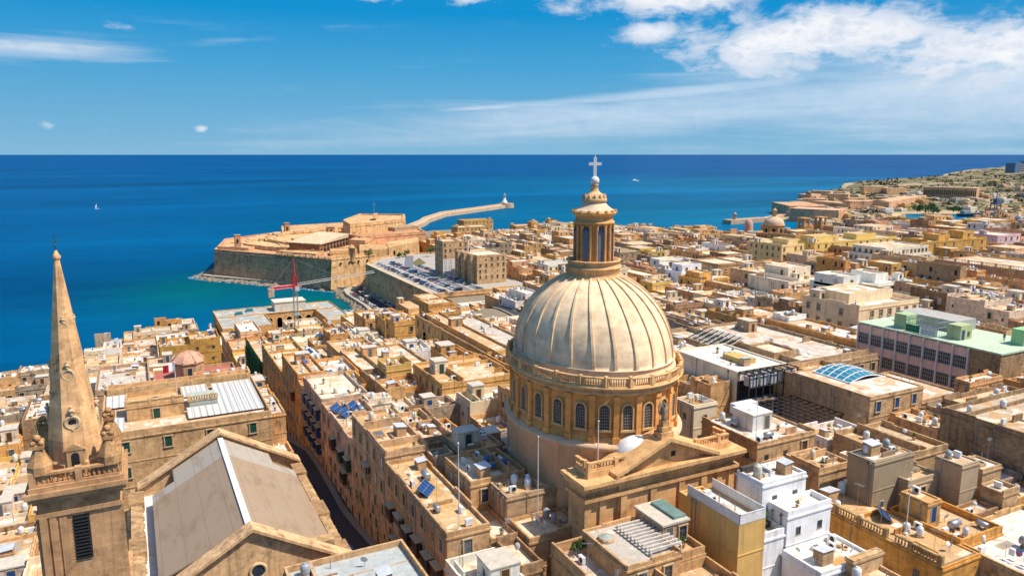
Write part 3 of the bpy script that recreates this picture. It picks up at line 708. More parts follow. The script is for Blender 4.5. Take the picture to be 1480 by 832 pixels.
# pediment: tympanum plus raking cornices
ax, az0, az1, hw = 59.9, 60.05, 63.4, 7.5
b = MB(); vs = [(ax-hw-DX, PY-.45-DY, Z(az0)), (ax+hw-DX, PY-.45-DY, Z(az0)), (ax-DX, PY-.45-DY, Z(az1-.45))]; vs += [(p[0], p[1]+3, p[2]) for p in vs]
b.add(vs, [(0, 1, 2), (3, 5, 4), (1, 4, 5, 2), (0, 2, 5, 3)]); b.box(ax+.8-DX, ax+1.5-DX, PY-.5-DY, PY-DY, Z(61.0), Z(61.7), 1); b.build('tympanum', [M_WARM, M_DARK], root, color=(.64, .425, .215))
b = MB()
for s in (-1, 1):
    e, f = (ax+s*(hw+.9)-DX, Z(az0+.0)), (ax-DX, Z(az1+.1))
    for dz0, dz1, y0, y1 in ((0, .5, PY-1.45, PY+3.2), (-.42, 0, PY-1.0, PY-.3)):
        q4 = [(e[0], e[1]+dz0+.03), (f[0], f[1]+dz0), (f[0], f[1]+dz1), (e[0], e[1]+dz1)]
        vs = [(x, y0-DY, z) for x, z in q4]+[(x, y1-DY, z) for x, z in q4]
        b.add(vs, [(0, 1, 2, 3) if s < 0 else (3, 2, 1, 0), (4, 7, 6, 5) if s < 0 else (5, 6, 7, 4), (0, 4, 5, 1), (1, 5, 6, 2), (2, 6, 7, 3), (3, 7, 4, 0)])
    for k in range(12):
        t = (k+.5)/12; x = e[0]+(f[0]-e[0])*t; z = e[1]+(f[1]-e[1])*t
        b.box(x-.14, x+.14, PY-1.3-DY, PY-.95-DY, z-.3, z+.02)
b.build('raking_cornice', M_WARM, root, color=TRIMC)
b = MB(); L(PX0+.3, PX1-.3, PY+.5, 77.2, 60.0, 60.3); b.build('roof', M_ROOF, root, color=(.55, .40, .24))
# attic balustrades left and right of the pediment
def balus(b, x0, y0, x1, y1, z, off=(0, 0, 0), h=1.15, step=.42):
    Ln = hypot(x1-x0, y1-y0); n = max(2, int(Ln/step)); hx = abs(y1-y0)/Ln*.18+.02; hy = abs(x1-x0)/Ln*.18+.02
    A = lambda x, y: (x-off[0], y-off[1])
    ex, ey = (x0-hx, y0-hy), (x1+hx, y1+hy)
    ex, ey = A(*ex), A(*ey); zz = z-off[2]
    b.box(min(ex[0], ey[0]), max(ex[0], ey[0]), min(ex[1], ey[1]), max(ex[1], ey[1]), zz, zz+.25); b.box(min(ex[0], ey[0])-.04, max(ex[0], ey[0])+.04, min(ex[1], ey[1])-.04, max(ex[1], ey[1])+.04, zz+h-.2, zz+h)
    for i in range(n+1):
        x, y = x0+(x1-x0)*i/n, y0+(y1-y0)*i/n; x, y = A(x, y)
        if i % 9 == 0: b.box(x-.25, x+.25, y-.25, y+.25, zz, zz+h+.12)
        else: b.lathe([(.08, zz+.25), (.13, zz+.5), (.07, zz+.75), (.11, zz+h-.2)], 6, x, y)
for xa, xb, xe in ((PX0+.6, 54.2, PX0+.9), (65.4, PX1-.6, PX1-.9)):
    b = MB(); b.box(xa-DX, xb-DX, PY+.2-DY, PY+.8-DY, Z(60.05), Z(60.9)); b.box(xe-.3-DX, xe+.3-DX, PY+.8-DY, 77.2-DY, Z(60.05), Z(60.9))
    balus(b, min(xa, xb)+.3, PY+.5, max(xa, xb)-.3, PY+.5, 60.9, DB); balus(b, xe, PY+1.35, xe, 77, 60.9, DB)
    b.build('balustrade', M_WARM, root, color=TRIMC)
b = MB(); b.lathe([(3.1*cos(t), Z(61.0)+2.5*sin(t)) for t in [i*pi/2/10 for i in range(11)]], 32, 57.2-DX, 76.3-DY, 1, .7); b.build('half_dome', mat('white_render', (.70, .67, .62), .8), root)
# statue of a winged figure on the pediment
st = tag(thing('pediment_statue', 'weathered stone winged angel statue on a stepped pedestal over the church pediment', 'statue', (ax, PY+.2, 63.55)), None)
b = MB(); b.box(-1.0, 1.0, -.8, .8, 0, .9); b.box(-.75, .75, -.6, .6, .9, 1.6); b.box(-.5, .5, -.45, .45, 1.6, 2.3); b.build('pedestal', M_OLD, st, color=TRIMC)
b = MB(); b.lathe([(.42, 2.3), (.4, 2.7), (.26, 3.4), (.34, 3.9), (.2, 4.15), (.1, 4.25)], 12, 0, 0, 1, .8); b.ball((0, -.04, 4.45), .2, 10); b.tube((.28, 0, 3.95), (.45, -.3, 3.5), .1, .08); b.tube((-.28, 0, 3.95), (-.5, -.2, 4.5), .1, .07)
b.build('figure', M_OLD, st, color=(.42, .36, .28))
b = MB()
for s in (-1, 1):
    pts = [(s*.1, 3.9), (s*.55, 4.7), (s*.85, 4.2), (s*.7, 3.2), (s*.3, 2.9)]
    vs = [(x, .22, z) for x, z in pts]+[(x, .34, z) for x, z in pts]; b.add(vs, [(0, 1, 2, 3, 4), (9, 8, 7, 6, 5)]+[(i, 5+i, 5+(i+1) % 5, (i+1) % 5) for i in range(5)])
b.build('wings', M_OLD, st, color=(.42, .36, .28))
OCC.append((46.3, 73.4, 72, 103.5))

# ------------------------------------------------------------------ the spire tower
TX, TY = -5.75, 71.6; TB = Vector((TX, TY, 36)); hw = 2.9
root = thing('spire_tower', 'tall bell tower with slender eight sided stone spire and corner pinnacles at the left', 'tower', TB)
TC = (.52, .345, .195)
b = MB(); b.box(-hw, hw, -hw, hw, 0, Z(70.75))
for s in (-1, 1):
    for (x0, x1, d) in ((1.0, 1.55, .16), (1.75, 2.25, .22), (2.4, 2.95, .30)):
        b.box(min(s*x0, s*x1), max(s*x0, s*x1), -hw-d, hw+d, 0, Z(70.55))
        b.box(-hw-d, hw+d, min(s*x0, s*x1)+.003, max(s*x0, s*x1)-.003, 0, Z(70.56))
    b.box(-hw-.5, hw+.5, -hw-.5, hw+.5, Z(62.40), Z(62.90)); break
for s in (-1,):
    pass
b.build('shaft', M_STONE, root, color=TC)
b = MB()
for z0, z1, e in ((70.5, 70.9, .25), (70.9, 71.8, .12), (71.8, 72.1, .4), (72.1, 72.5, .65), (72.5, 72.9, .85)): b.box(-hw-e, hw+e, -hw-e, hw+e, Z(z0), Z(z1))
b.build('cornice', M_STONE, root, color=(.50, .34, .195))
ob = MB(); ob.box(-.62, .62, -.06, .3, 0, 4.0); 
for k in range(13): ob.add([(-.58, -.2, .12+k*.3), (.58, -.2, .12+k*.3), (.58, -.02, .37+k*.3), (-.58, -.02, .37+k*.3)], [(0, 1, 2, 3), (3, 2, 1, 0)], 0)
me = None
for rz_, px, py in ((0, 0, -hw), (pi/2, hw, 0), (-pi/2, -hw, 0)):
    if me is None: me = ob.build('louvre', [mat('louvre_wood', (.028, .026, .026), .7)], root, (px, py, Z(66.2)), rz=rz_).data
    else:
        o = bpy.data.objects.new('louvre', me); COL.objects.link(o); o.parent = root; o.location = (px, py, Z(66.2)); o.rotation_euler = (0, 0, rz_)
b = MB()
for q4 in ((-3.1, -3.1, 3.1, -3.1), (-3.1, 3.1, 3.1, 3.1), (-3.1, -2.45, -3.1, 2.45), (3.1, -2.45, 3.1, 2.45)):
    balus(b, q4[0]+TX, q4[1]+TY, q4[2]+TX, q4[3]+TY, 73.25, TB, 1.2, .36)
b.box(-hw-.55, hw+.55, -hw-.55, hw+.55, Z(72.90), Z(73.30)); b.build('balustrade', M_STONE, root, color=TC)
# spire
b = MB(); prof = [(2.32, 73.2), (2.32, 74.4), (2.2, 74.6), (2.1, 76.4), (.20, 91.6)]
b.lathe([(r, Z(z)) for r, z in prof], 8, phase=pi/8, smooth=False)
b.lathe([(.28, Z(91.50)), (.34, Z(91.70)), (.16, Z(92.00)), (.10, Z(92.20))], 8); sp = b.build('spire', M_STONE, root, color=(.78, .53, .29))
b = MB(); b.tube((0, 0, Z(92.10)), (0, 0, Z(93.60)), .035); b.tube((-.35, 0, Z(93.00)), (.35, 0, Z(93.00)), .03); b.ball((0, 0, Z(92.60)), .12, 8); b.build('weather_vane', mat('verdigris', (.03, .10, .09), .6), root)
# round openings with carved crests on the faces
b = MB(); n = 20
def tor(b, R_, r_, n=20, m=8, cz=0):
    vs = []
    for i in range(n):
        a = 2*pi*i/n
        for j in range(m):
            t = 2*pi*j/m; vs.append(((R_+r_*cos(t))*cos(a), r_*sin(t), cz+(R_+r_*cos(t))*sin(a)))
    b.add(vs, [(i*m+j, ((i+1) % n)*m+j, ((i+1) % n)*m+(j+1) % m, i*m+(j+1) % m) for i in range(n) for j in range(m)], 0, True)
tor(b, .52, .14); tor(b, .36, .07); b.add([(.36*cos(2*pi*i/16), -.03, .36*sin(2*pi*i/16)) for i in range(16)], [tuple(range(16))], 1)
b.ball((0, -.05, .75), .17, 8); b.ball((0, -.05, 1.05), .24, 8, sz=.8); b.ball((0, -.05, 1.35), .13, 8); b.ball((-.2, -.05, .95), .12, 6); b.ball((.2, -.05, .95), .12, 6); b.ball((0, -.02, -.62), .16, 8)
me = None
for ang in (-pi/2, 0, pi, -pi/4*0+pi/2):
    for z, s in ((77.9, 1.0), (81.9, .8), (85.9, .6)):
        r = 2.1*cos(pi/8)*(92.1-z)/(92.1-76.4)
        p = (cos(ang)*r, sin(ang)*r, Z(z))
        if me is None: me = b.build('oculus', [mat('carved_stone', (.58, .41, .23), .9), M_DARK], sp, p, rz=ang+pi/2).data; o = bpy.data.objects['oculus']
        else: o = bpy.data.objects.new('oculus', me); COL.objects.link(o); o.parent = sp; o.location = p; o.rotation_euler = (0, 0, ang+pi/2)
        o.scale = (s, s, s)
b = MB(); b.box(-.62, .62, -2.3, -1.8, Z(73.55), Z(75.65)); vs = [(-.85, -2.35, Z(75.65)), (.85, -2.35, Z(75.65)), (0, -2.35, Z(76.20))]; vs += [(p[0], -1.7, p[2]) for p in vs]
b.add(vs, [(0, 1, 2), (3, 5, 4), (0, 2, 5, 3), (1, 4, 5, 2), (0, 3, 4, 1)]); dh = arch_poly(.3, 1.1); b.add([(x, -2.32, Z(74.35)+z) for x, z in dh], [tuple(range(len(dh)))], 1); b.build('dormer', [M_STONE, M_DARK], sp, color=(.50, .36, .21))
for sx in (-1, 1):
    for sy in (-1, 1):
        b = MB(); b.box(-.62, .62, -.62, .62, 0, 1.0); b.lathe([(.95, 1.0), (.95, 1.7), (.5, 2.7), (.36, 3.1)], 8, phase=pi/8, smooth=False); b.box(-.46, .46, -.46, .46, 3.1, 3.4)
        for dx, dy in ((-.3, -.3), (.3, .3), (.3, -.3), (-.3, .3)): b.ball((dx, dy, 3.6), .24, 6)
        b.ball((0, 0, 3.95), .3, 8)
        b.build('pinnacle', M_OLD, root, (sx*2.53, sy*2.53, Z(73.30)), (.54, .36, .19))
OCC.append((-10, -1.6, 67, 76))

# ------------------------------------------------------------------ the gabled church next to it
CX, Y0, Y1, EX = 10.1, 90.6, 126.5, 10.6; ZR, ZE = 54.3, 48.6
GBASE = Vector((CX, 108, 36))
root = thing('gabled_church', 'church with long grey brown corrugated gable roof beside the spire', 'church', GBASE)
b = MB(); b.box(-EX-3, EX+1.8, Y0-108, Y1-108, 0, Z(46.2)); b.box(-EX-3.3, EX+2.0, Y0-108.3, Y1-107.7, Z(45.2), Z(45.7))
b.build('wall', M_STONE, root, color=(.60, .42, .225))
# long side parapets with raised blocks
for s, x0, x1 in ((-1, -EX-3, -EX-1.4), (1, EX+.5, EX+1.8)):
    b = MB()
    b.box(x0, x1, Y0-107.9, Y1-108.1, Z(46.2), Z(47.6))
    for ya in (Y0-107.8, -4, 12): b.box(x0-.3, x1+.25, ya, ya+4.5, Z(46.3), Z(48.0))
    for k in range(40): b.box(x0-.18, x1+.18, Y0-107.8+k*.88, Y0-107.4+k*.88, Z(47.1), Z(47.3)) if k % 3 else None
    b.build('parapet', M_OLD, root, color=(.52, .38, .22))
for x0, x1 in ((-EX-1.4, -EX+.6), (EX-.5, EX+.5)): b = MB(); b.box(x0, x1, Y0-106.5, Y1-109, Z(46.2), Z(46.6)); b.build('gutter', mat('white_render'), root)
def f_corr(t, c, pos, b):
    p = t.xyz(pos); s = t.math('SINE', t.math('MULTIPLY', p[1], 9.0)); n = t.noise(pos, .12, 5, .6)
    c = t.mix(n, (.33, .215, .125), (.37, .27, .18)); c = t.mix(t.math('GREATER_THAN', p[1], 117.5), c, (.40, .34, .27))
    bp = t.n.new('ShaderNodeBump'); bp.inputs['Strength'].default_value = .5; bp.inputs['Distance'].default_value = .05; t.l.new(s, bp.inputs['Height']); t.l.new(bp.outputs[0], b.inputs['Normal'])
    pt_ = t.noise(t.mapv(pos, (.5, .16, .5)), 1, 6, .65); c = t.mix(t.rng(pt_, .52, .66, 0, .5), c, (.22, .13, .07)); lap = t.math('LESS_THAN', t.math('FRACT', t.math('MULTIPLY', p[0], .36)), .03); c = t.mix(t.math('MULTIPLY', lap, .5), c, (.17, .12, .08))
    return t.mix(t.rng(s, .5, 1, 0, .25), c, (.40, .31, .22))
b = MB()
for s in (-1, 1):
    vs = [(s*.25, Y0+.6-108, Z(ZR)), (s*EX, Y0+3.6-108, Z(ZE)), (s*EX, Y1-6.2-108, Z(ZE)), (s*(EX-3.2), Y1-6.2-108, Z(ZE+1.73)), (s*(EX-3.2), Y1-1.4-108, Z(ZE+1.73)), (s*.25, Y1-1.2-108, Z(ZR))]
    vs2 = [(x, y, z-.25) for x, y, z in vs]; f = tuple(range(6)); b.add(vs+vs2, [f if s < 0 else f[::-1], tuple(i+6 for i in f)[::-1] if s < 0 else tuple(i+6 for i in f)]+[(i, (i+1) % 6, 6+(i+1) % 6, 6+i) for i in range(6)])
b.build('roof', mat('corrugated_roof', rough=.7, spec=.3, fn=f_corr), root)
b = MB(); b.box(-.4, .4, Y0+.6-108, Y1-1.3-108, Z(ZR)-.05, Z(ZR)+.16)
b.build('ridge_cap', mat('white_metal', (.72, .70, .66), .4), root)
for ya, nm, yth in ((Y0-1.2, 'front_gable', 1.5), (Y1-1.2, 'rear_gable', 1.6)):
    b = MB(); y = ya-108; p = [(-EX-2.2, Z(46.2)), (EX+1.7, Z(46.2)), (EX+1.7, Z(47.9)), (0, Z(ZR+.75)), (-EX-2.2, Z(47.7))]
    vs = [(x, y, z) for x, z in p]+[(x, y+yth, z) for x, z in p]; b.add(vs, [(0, 1, 2, 3, 4), (9, 8, 7, 6, 5)]+[(i, 5+i, 5+(i+1) % 5, (i+1) % 5) for i in range(5)])
    for s in (-1, 1):      # coping slabs
        e, f = (s*(EX+2.0), Z(47.9)), (0, Z(ZR+.78)); q4 = [e, f, (f[0], f[1]+.4), (e[0], e[1]+.4)]
        vs = [(x, y-.6, z) for x, z in q4]+[(x, y+yth+.3, z) for x, z in q4]
        b.add(vs, [(0, 1, 2, 3) if s < 0 else (3, 2, 1, 0), (7, 6, 5, 4) if s < 0 else (4, 5, 6, 7), (0, 4, 5, 1), (1, 5, 6, 2), (2, 6, 7, 3), (3, 7, 4, 0)])
    g = b.build(nm, M_STONE, root, color=(.68, .50, .30))
    if nm == 'front_gable':
        o = MB(); tor(o, .95, .2); o.add([(.85*cos(2*pi*i/20), -.04, .85*sin(2*pi*i/20)) for i in range(20)], [tuple(range(20))], 1); o.build('round_window', [mat('carved_stone'), M_GLASS], g, (.4, y-.02, Z(49.6)))
b = MB(); b.box(-EX-2.6, EX+2.0, Y0-2.6-108, Y0-1.2-108, Z(45.6), Z(46.4)); b.box(-EX-2, EX+1.6, Y0-2.2-108, Y0-1.2-108, 0, Z(45.6)); b.build('portico', M_STONE, root, color=(.60, .42, .225))
for k in range(4):
    o = MB(); o.tube((4.6+k*.9, Y0-1.7-108, Z(46.3)), (4.6+k*.9, Y0-1.7-108, Z(48.2)), .07); o.build('vent_pipe', M_METAL, root, color=(.05, .05, .05))
b = MB(); b.box(EX-3.6, EX-.2, Y0+1.2-108, Y0+3.0-108, Z(48.3), Z(50.2)); b.box(EX-3.2, EX-.6, Y0+3.0-108, Y0+3.2-108, Z(49.3), Z(50.0)); b.build('gable_shoulder', M_OLD, root, color=(.5, .37, .21))
OCC.append((-4, 24, 86, 128.5))
# ------------------------------------------------------------------ houses the photograph shows large
P_ = PAL; R_ = ROOFC
def strips(root, base, x0, x1, y0, y1, z, n, col=(.62, .60, .54), slope=.5, name='roof_sheet'):   # ribbed translucent sheets
    b = MB(); cx, cy, cz = base
    b.add([(x0-cx, y0-cy, z-cz), (x1-cx, y0-cy, z-cz), (x1-cx, y1-cy, z+slope-cz), (x0-cx, y1-cy, z+slope-cz)], [(0, 1, 2, 3)])
    for k in range(n+1):
        x = x0+(x1-x0)*k/n-cx; b.add([(x-.09, y0-cy, z+.06-cz), (x+.09, y0-cy, z+.06-cz), (x+.09, y1-cy, z+slope+.06-cz), (x-.09, y1-cy, z+slope+.06-cz)], [(0, 1, 2, 3)], 1)
    b.build(name, [M_TRANS, mat('sheet_rib', (.42, .40, .36), .6)], root, color=col)
def row_balconies(rec, x, spec):
    for y, z, t in spec: opening(BALC[t], 'balcony', rec['root'], rec['base'], x, y, z, '-x')
# --- the row on the right of the street, near to far (fronts on x = 31.5)
r1 = house('townhouse', 'brick house at the near end of the street with rust stained roof and ragged parapet', 'house', [(31.5, 37.4, 79.5, 104, 53.6, .55, (.58, .40, .20)), (37.4, 41.3, 79.4, 100, 51.2, .7, R_['pale'])], (.47, .33, .19), R_['rusty'], 36, hut=False, divs=0, faces=['-y', '-x'], kinds=('glass', 'shut'), tints=('grey', 'brown'), step=3.1, dz=4.2, skip=.15, words='rust roofed end house')
row_balconies(r1, 31.5, [(82, 46.4, 'brown'), (85.6, 46, 'brown'), (89.5, 46.4, 'brown'), (93.5, 46.0, 'brown'), (97, 46.4, 'stone'), (101, 46.2, 'brown'), (88, 41.6, 'red'), (94, 41.6, 'brown'), (99.5, 41.6, 'red')])
r2 = house('townhouse', 'tall brown house in the row with walled sunlit roof yards and outside stair', 'house', [(31.5, 38.4, 104.1, 123.4, 55.0, .6, (.60, .46, .29)), (38.4, 44, 108, 116, 54.2, .9, R_['pale']), (38.4, 45, 116.2, 126, 52.6, .8, R_['rusty'])], (.50, .38, .25), R_['pale'], 36, divs=2, hut=False, faces=['-y', '-x'], step=3.1, balc=.2, skip=.12, words='brown house with walled roof yards')
r3 = house('townhouse', 'pink washed house in the row with solar panels on its roof and arched upper windows', 'house', [(31.5, 39.5, 123.6, 146.8, 49.8, .6, R_['grey'])], (.62, .46, .35), R_['grey'], 36, divs=1, hut=False, faces=['-x'], kinds=('shut',), tints=('green', 'brown'), step=3.4, balc=.12, words='pink house with solar panels')
row_balconies(r3, 31.5, [(126, 44.2, 'green'), (131, 44, 'green'), (129, 40.6, 'brown'), (137, 44.3, 'brown')])
r4 = house('townhouse', 'tall narrow house in the row with stacked blue timber balconies', 'house', [(31.5, 41, 147, 164.8, 50.4, .7, R_['pale'])], (.54, .46, .37), R_['grey'], 35, divs=0, hut=False, faces=['-x', '-y'], tints=('blue', 'white'), kinds=('shut',), step=3.0, words='house with blue balconies')
row_balconies(r4, 31.5, [(150+4*i, z, 'blue') for i in range(4) for z in (46.0, 42.2, 38.6)])
r5 = house('townhouse', 'ochre house in the row with flat two level roof and cornice', 'house', [(31.5, 38, 171.2, 191.4, 49.2, .7, R_['pale']), (38, 46, 171.5, 186, 48.0, .9, R_['white'])], P_['ochre'], R_['pale'], 30, faces=['-x', '-y'], step=3.4, balc=.15, words='ochre cornice house')
r55 = house('townhouse', 'low sandy house squeezed between the blue balconies and the ochre cornice house', 'house', [(31.5, 40, 165, 171, 47.5, .8, R_['sandy'])], P_['sand'], R_['sandy'], 32, faces=['-x'], hut=False, divs=0, words='low squeezed house')
r6 = house('townhouse', 'long yellow ochre house in the row next to the green scaffold netting', 'house', [(31.5, 41, 192, 225.3, 44.0, .7, R_['pale'])], (.56, .36, .13), R_['sandy'], 26, faces=['-x'], step=3.6, balc=.12, divs=2, words='long yellow row house')
r7 = house('townhouse', 'house under repair wrapped in green scaffold netting along the street', 'house', [(31.5, 42, 225.5, 258, 38.0, .7, R_['grey'])], P_['sand'], R_['grey'], 20, faces=[], divs=2, words='green netted house')
b = MB()
for k in range(33):
    y = 225.6+k*.98; dx = .12*sin(k*1.7); b.add([(30.9+dx-36.75, y-241.75, 0), (30.9-dx-36.75, y+.98-241.75, 0), (30.9-dx-36.75, y+.98-241.75, 20.2), (30.9+dx-36.75, y-241.75, 19.5)], [(0, 1, 2, 3), (3, 2, 1, 0)])
def f_net(t, c, pos, b): return t.mix(1.0, (.012, .17, .075), t.ramp(t.noise(t.mapv(pos, (1, .6, .25)), 1, 5, .6), [(.3, .6), (.7, 1.25)]), 'MULTIPLY')
b.build('scaffold_net', mat('green_net', rough=.8, fn=f_net), r7['root'])
for rec, ya, yb in ((r1, 81, 103), (r2, 105, 122.5), (r3, 125, 146), (r4, 148, 164), (r5, 172, 190.5), (r6, 193, 224)):
    y = ya
    while y < yb:
        opening(WIN['door', random.choice(['green', 'brown', 'blue', 'grey', 'brown'])], 'door', rec['root'], rec['base'], 31.5, y, GZ(29, y)+.28, '-x')
        if random.random() < .6: opening(WIN['shut', random.choice(['green', 'brown', 'grey'])], 'window', rec['root'], rec['base'], 31.5, y+2.0, GZ(29, y)+4.6, '-x')
        y += random.uniform(3.4, 4.6)
# --- across the street on the left
l1 = house('great_house', 'large sandstone house with ribbed translucent roof sheets and balustraded penthouse', 'house', [(-7.5, 20.3, 138, 165.3, 52.4, 1.0, R_['white']), (-3.5, 6, 146, 152.2, 55.2, .9, R_['sandy'], 50), (-7, 20, 161.8, 165, 53.6, .8, R_['pale'], 50)], (.56, .40, .22), R_['white'], 35, faces=['-y', '+x'], tints=('green',), kinds=('shut',), step=6.5, dz=4.6, hut=False, divs=0, words='great house with ribbed roof', clutter=False, rag=False)
for (x0, x1, y0, y1) in ((-7, 1.5, 154.5, 161), (2, 11, 155.5, 161.5), (12, 19.6, 142, 161), (6.5, 12, 142, 147), (-7, -4, 140, 147)): strips(l1['root'], l1['base'], x0, x1, y0, y1, 52.8, int((x1-x0)/1.0))
b = MB(); cx, cy, cz = l1['base']; b.box(7-cx, 12-cx, 147.5-cy, 153.5-cy, 52.3-cz, 54.2-cz); b.build('roof_cabin', M_PLASTER, l1['root'], color=(.42, .47, .40))
for a_ in ((-3.5, 146.15, 6, 146.15, 55.2), (7, 147.6, 12, 147.6, 54.2)): b = MB(); balus(b, *a_, l1['base'], 1.0); b.build('balustrade', M_STONE, l1['root'], color=(.6, .45, .26))
# chapel with red cupola
X, Y = 10.4, 207; ch = thing('chapel', 'small chapel with pink octagonal cupola and red painted roof terrace', 'chapel', (X, Y, 28))
b = MB(); shell(b, -8.5, 11.5, -7, 7, 0, 14.6, .8); b.build('wall', M_STONE, ch, color=(.52, .38, .24))
b = MB(); b.box(-8.2, 11.2, -6.7, 6.7, 14.3, 14.6); b.build('roof', M_PLASTER, ch, color=(.42, .13, .10))
b = MB(); b.lathe([(3.9, 14.5), (3.9, 18.6), (4.2, 18.7), (4.2, 19.0), (3.9, 19.1)], 8, phase=pi/8, smooth=False); cu = b.build('cupola_drum', M_STONE, ch, color=(.56, .39, .26))
b = MB(); b.lathe([(4.15, 19.0), (3.7, 19.6), (2.9, 20.4), (1.9, 21.0), (.7, 21.4), (.5, 21.5)], 8, phase=pi/8, smooth=False)
for i in range(8):
    a = 2*pi*(i+.5)/8
    b.tube((4.1*cos(a), 4.1*sin(a), 19.1), (2.9*cos(a), 2.9*sin(a), 20.5), .16); b.tube((2.9*cos(a), 2.9*sin(a), 20.5), (.6*cos(a), .6*sin(a), 21.5), .14); b.ball((4.1*cos(a), 4.1*sin(a), 19.4), .22, 6)
b.build('cupola', M_PLASTER, ch, color=(.62, .34, .22))
for ang in (-pi/2, 0, -pi/4*0+pi):
    o = MB(); o.box(-.75, .75, -.08, .2, -.1, 2.3); o.add([(-.55, -.085, .1), (.55, -.085, .1), (.55, -.085, 2.1), (-.55, -.085, 2.1)], [(0, 1, 2, 3)], 1); r_ = 3.9*cos(pi/8)
    o.build('window', [mat('carved_stone'), M_GLASS], cu, (r_*cos(ang), r_*sin(ang), 15.6), rz=ang+pi/2)
OCC.append((1.5, 22.2, 199.5, 214.5))
house('townhouse', 'grey rendered block with roof crowded by steel water tanks and air units', 'house', [(-11, 1.0, 199, 222, 43.2, .9, R_['grey'])], (.43, .33, .235), R_['grey'], 25, hut=False, divs=0, faces=[], words='grey block by the chapel')
# --- block behind the row
house('townhouse', 'ochre house with long blank wall and rubble strewn roof left of the dome', 'house', [(55, 72, 140, 158, 52.2, .7, R_['sandy'])], (.56, .37, .15), R_['pale'], 37, divs=2, faces=['-x'], words='blank ochre wall house')
house('townhouse', 'box shaped brown house with cream roof just before the church wing', 'house', [(41.3, 49.2, 82.5, 87.8, 55.2, .25, (.70, .55, .36))], (.42, .32, .21), R_['pale'], 37, hut=False, divs=1, faces=['-x'], step=3, words='cream topped box house')
house('townhouse', 'brick house with a stone box balcony on its front and flat cream terrace', 'house', [(41.4, 49.4, 76.4, 82.3, 52.0, .5, (.66, .53, .35))], (.48, .33, .185), R_['pale'], 36, hut=False, divs=0, faces=[], words='brick house with stone balcony')
opening(BALC['stone'], 'balcony', HOUSES[-1]['root'], HOUSES[-1]['base'], 45.4, 76.4, 47.6, '-y')
house('townhouse', 'low house with tan walls and pitted square roof terrace beside the church', 'house', [(38.5, 47.0, 88, 97.5, 55.4, .6, R_['pale']), (42, 47.0, 97.5, 98.4, 55, .4)], (.50, .35, .19), R_['sandy'], 37, hut=False, divs=1, words='pitted terrace house')
house('townhouse', 'house with sandy patched roof in the shade of the dome', 'house', [(41.8, 48.6, 98.5, 107, 55.2, .5, R_['sandy'])], (.46, .33, .2), R_['sandy'], 37, hut=True, divs=1, words='patched house by the drum')
# front house with a lawn on the terrace
f1 = house('townhouse', 'house with green lawn, pergola and glazed skylight on its roof terraces', 'house', [(42.3, 50, 53, 72.5, 52.2, 1.3, (.60, .55, .47)), (46, 53.5, 62, 71.5, 54.6, .35, (.46, .44, .39), 48), (50, 58.2, 50, 63, 51.6, 1.2, (.60, .56, .50)), (53.5, 58, 63, 72.3, 53.2, .8, R_['pale'])], (.50, .345, .19), R_['pale'], 34, hut=False, divs=0, faces=['-y'], kinds=('glass',), tints=('grey',), step=3.0, words='lawn terrace house')
cx, cy, cz = f1['base']; fr = f1['root']
b = MB()
for k in range(60):
    for j in range(12):
        x, y = 43.2-cx+k*.02*4.2+random.uniform(-.1, .1), 55-cy+j*.55+random.uniform(-.2, .2); h = random.uniform(.12, .3); b.add([(x-.1, y, 52.25-cz), (x+.1, y+.05, 52.25-cz), (x+random.uniform(-.15, .15), y, 52.25+h-cz)], [(0, 1, 2)])
b.box(43.0-cx, 48.2-cx, 54.8-cy, 61.4-cy, 52.1-cz, 52.26-cz); tag(b.build('lawn', M_LEAF, fr, color=(.10, .19, .035)))
b = MB(); b.lathe([(1.0, 54.6-cz), (1.0, 55.0-cz), (.85, 55.1-cz)], 20, 47.6-cx, 68.6-cy, mi=0); b.lathe([(.8, 55.05-cz), (.6, 55.2-cz), (.05, 55.3-cz)], 20, 47.6-cx, 68.6-cy, mi=1); b.build('skylight', [M_STONE, mat('skylight_glass', (.35, .40, .36), .2, .5)], fr, color=(.5, .42, .3))
b = MB()
for k in range(10): b.box(50.0-cx, 54.6-cx, 63.2+k*.72-cy, 63.45+k*.72-cy, 55.1-cz, 55.35-cz)
for x in (50.05, 54.4): b.box(x-.1-cx, x+.1-cx, 63-cy, 70.2-cy, 54.9-cz, 55.1-cz); b.box(x-.1-cx, x+.1-cx, 63-cy, 63.2-cy, 52-cz, 54.9-cz)
b.build('pergola', M_WOOD, fr, color=(.55, .50, .44))
b = MB(); b.box(54.0-cx, 57.8-cx, 66-cy, 71.5-cy, 53-cz, 56-cz); b.box(53.8-cx, 58-cx, 65.8-cy, 71.7-cy, 56-cz, 56.25-cz, 1); b.build('roof_room', [M_STONE, mat('slab_top')], fr, color=(.55, .42, .27))
b = MB(); b.box(56-cx, 57.8-cx, 66.4-cy, 71-cy, 56.25-cz, 56.6-cz); b.build('roof_glazing', mat('green_glass', (.16, .26, .23), .2, .5), fr)
opening(WIN['door', 'grey'], 'door', fr, f1['base'], 55, 66, 53.4, '-y'); opening(WIN['glass', 'grey'], 'window', fr, f1['base'], 57, 66, 53.6, '-y')
b = MB(); b.box(48.4-cx, 50.2-cx, 55.4-cy, 59.6-cy, 52.3-cz, 53.9-cz); b.build('glass_screen', mat('green_glass'), fr)
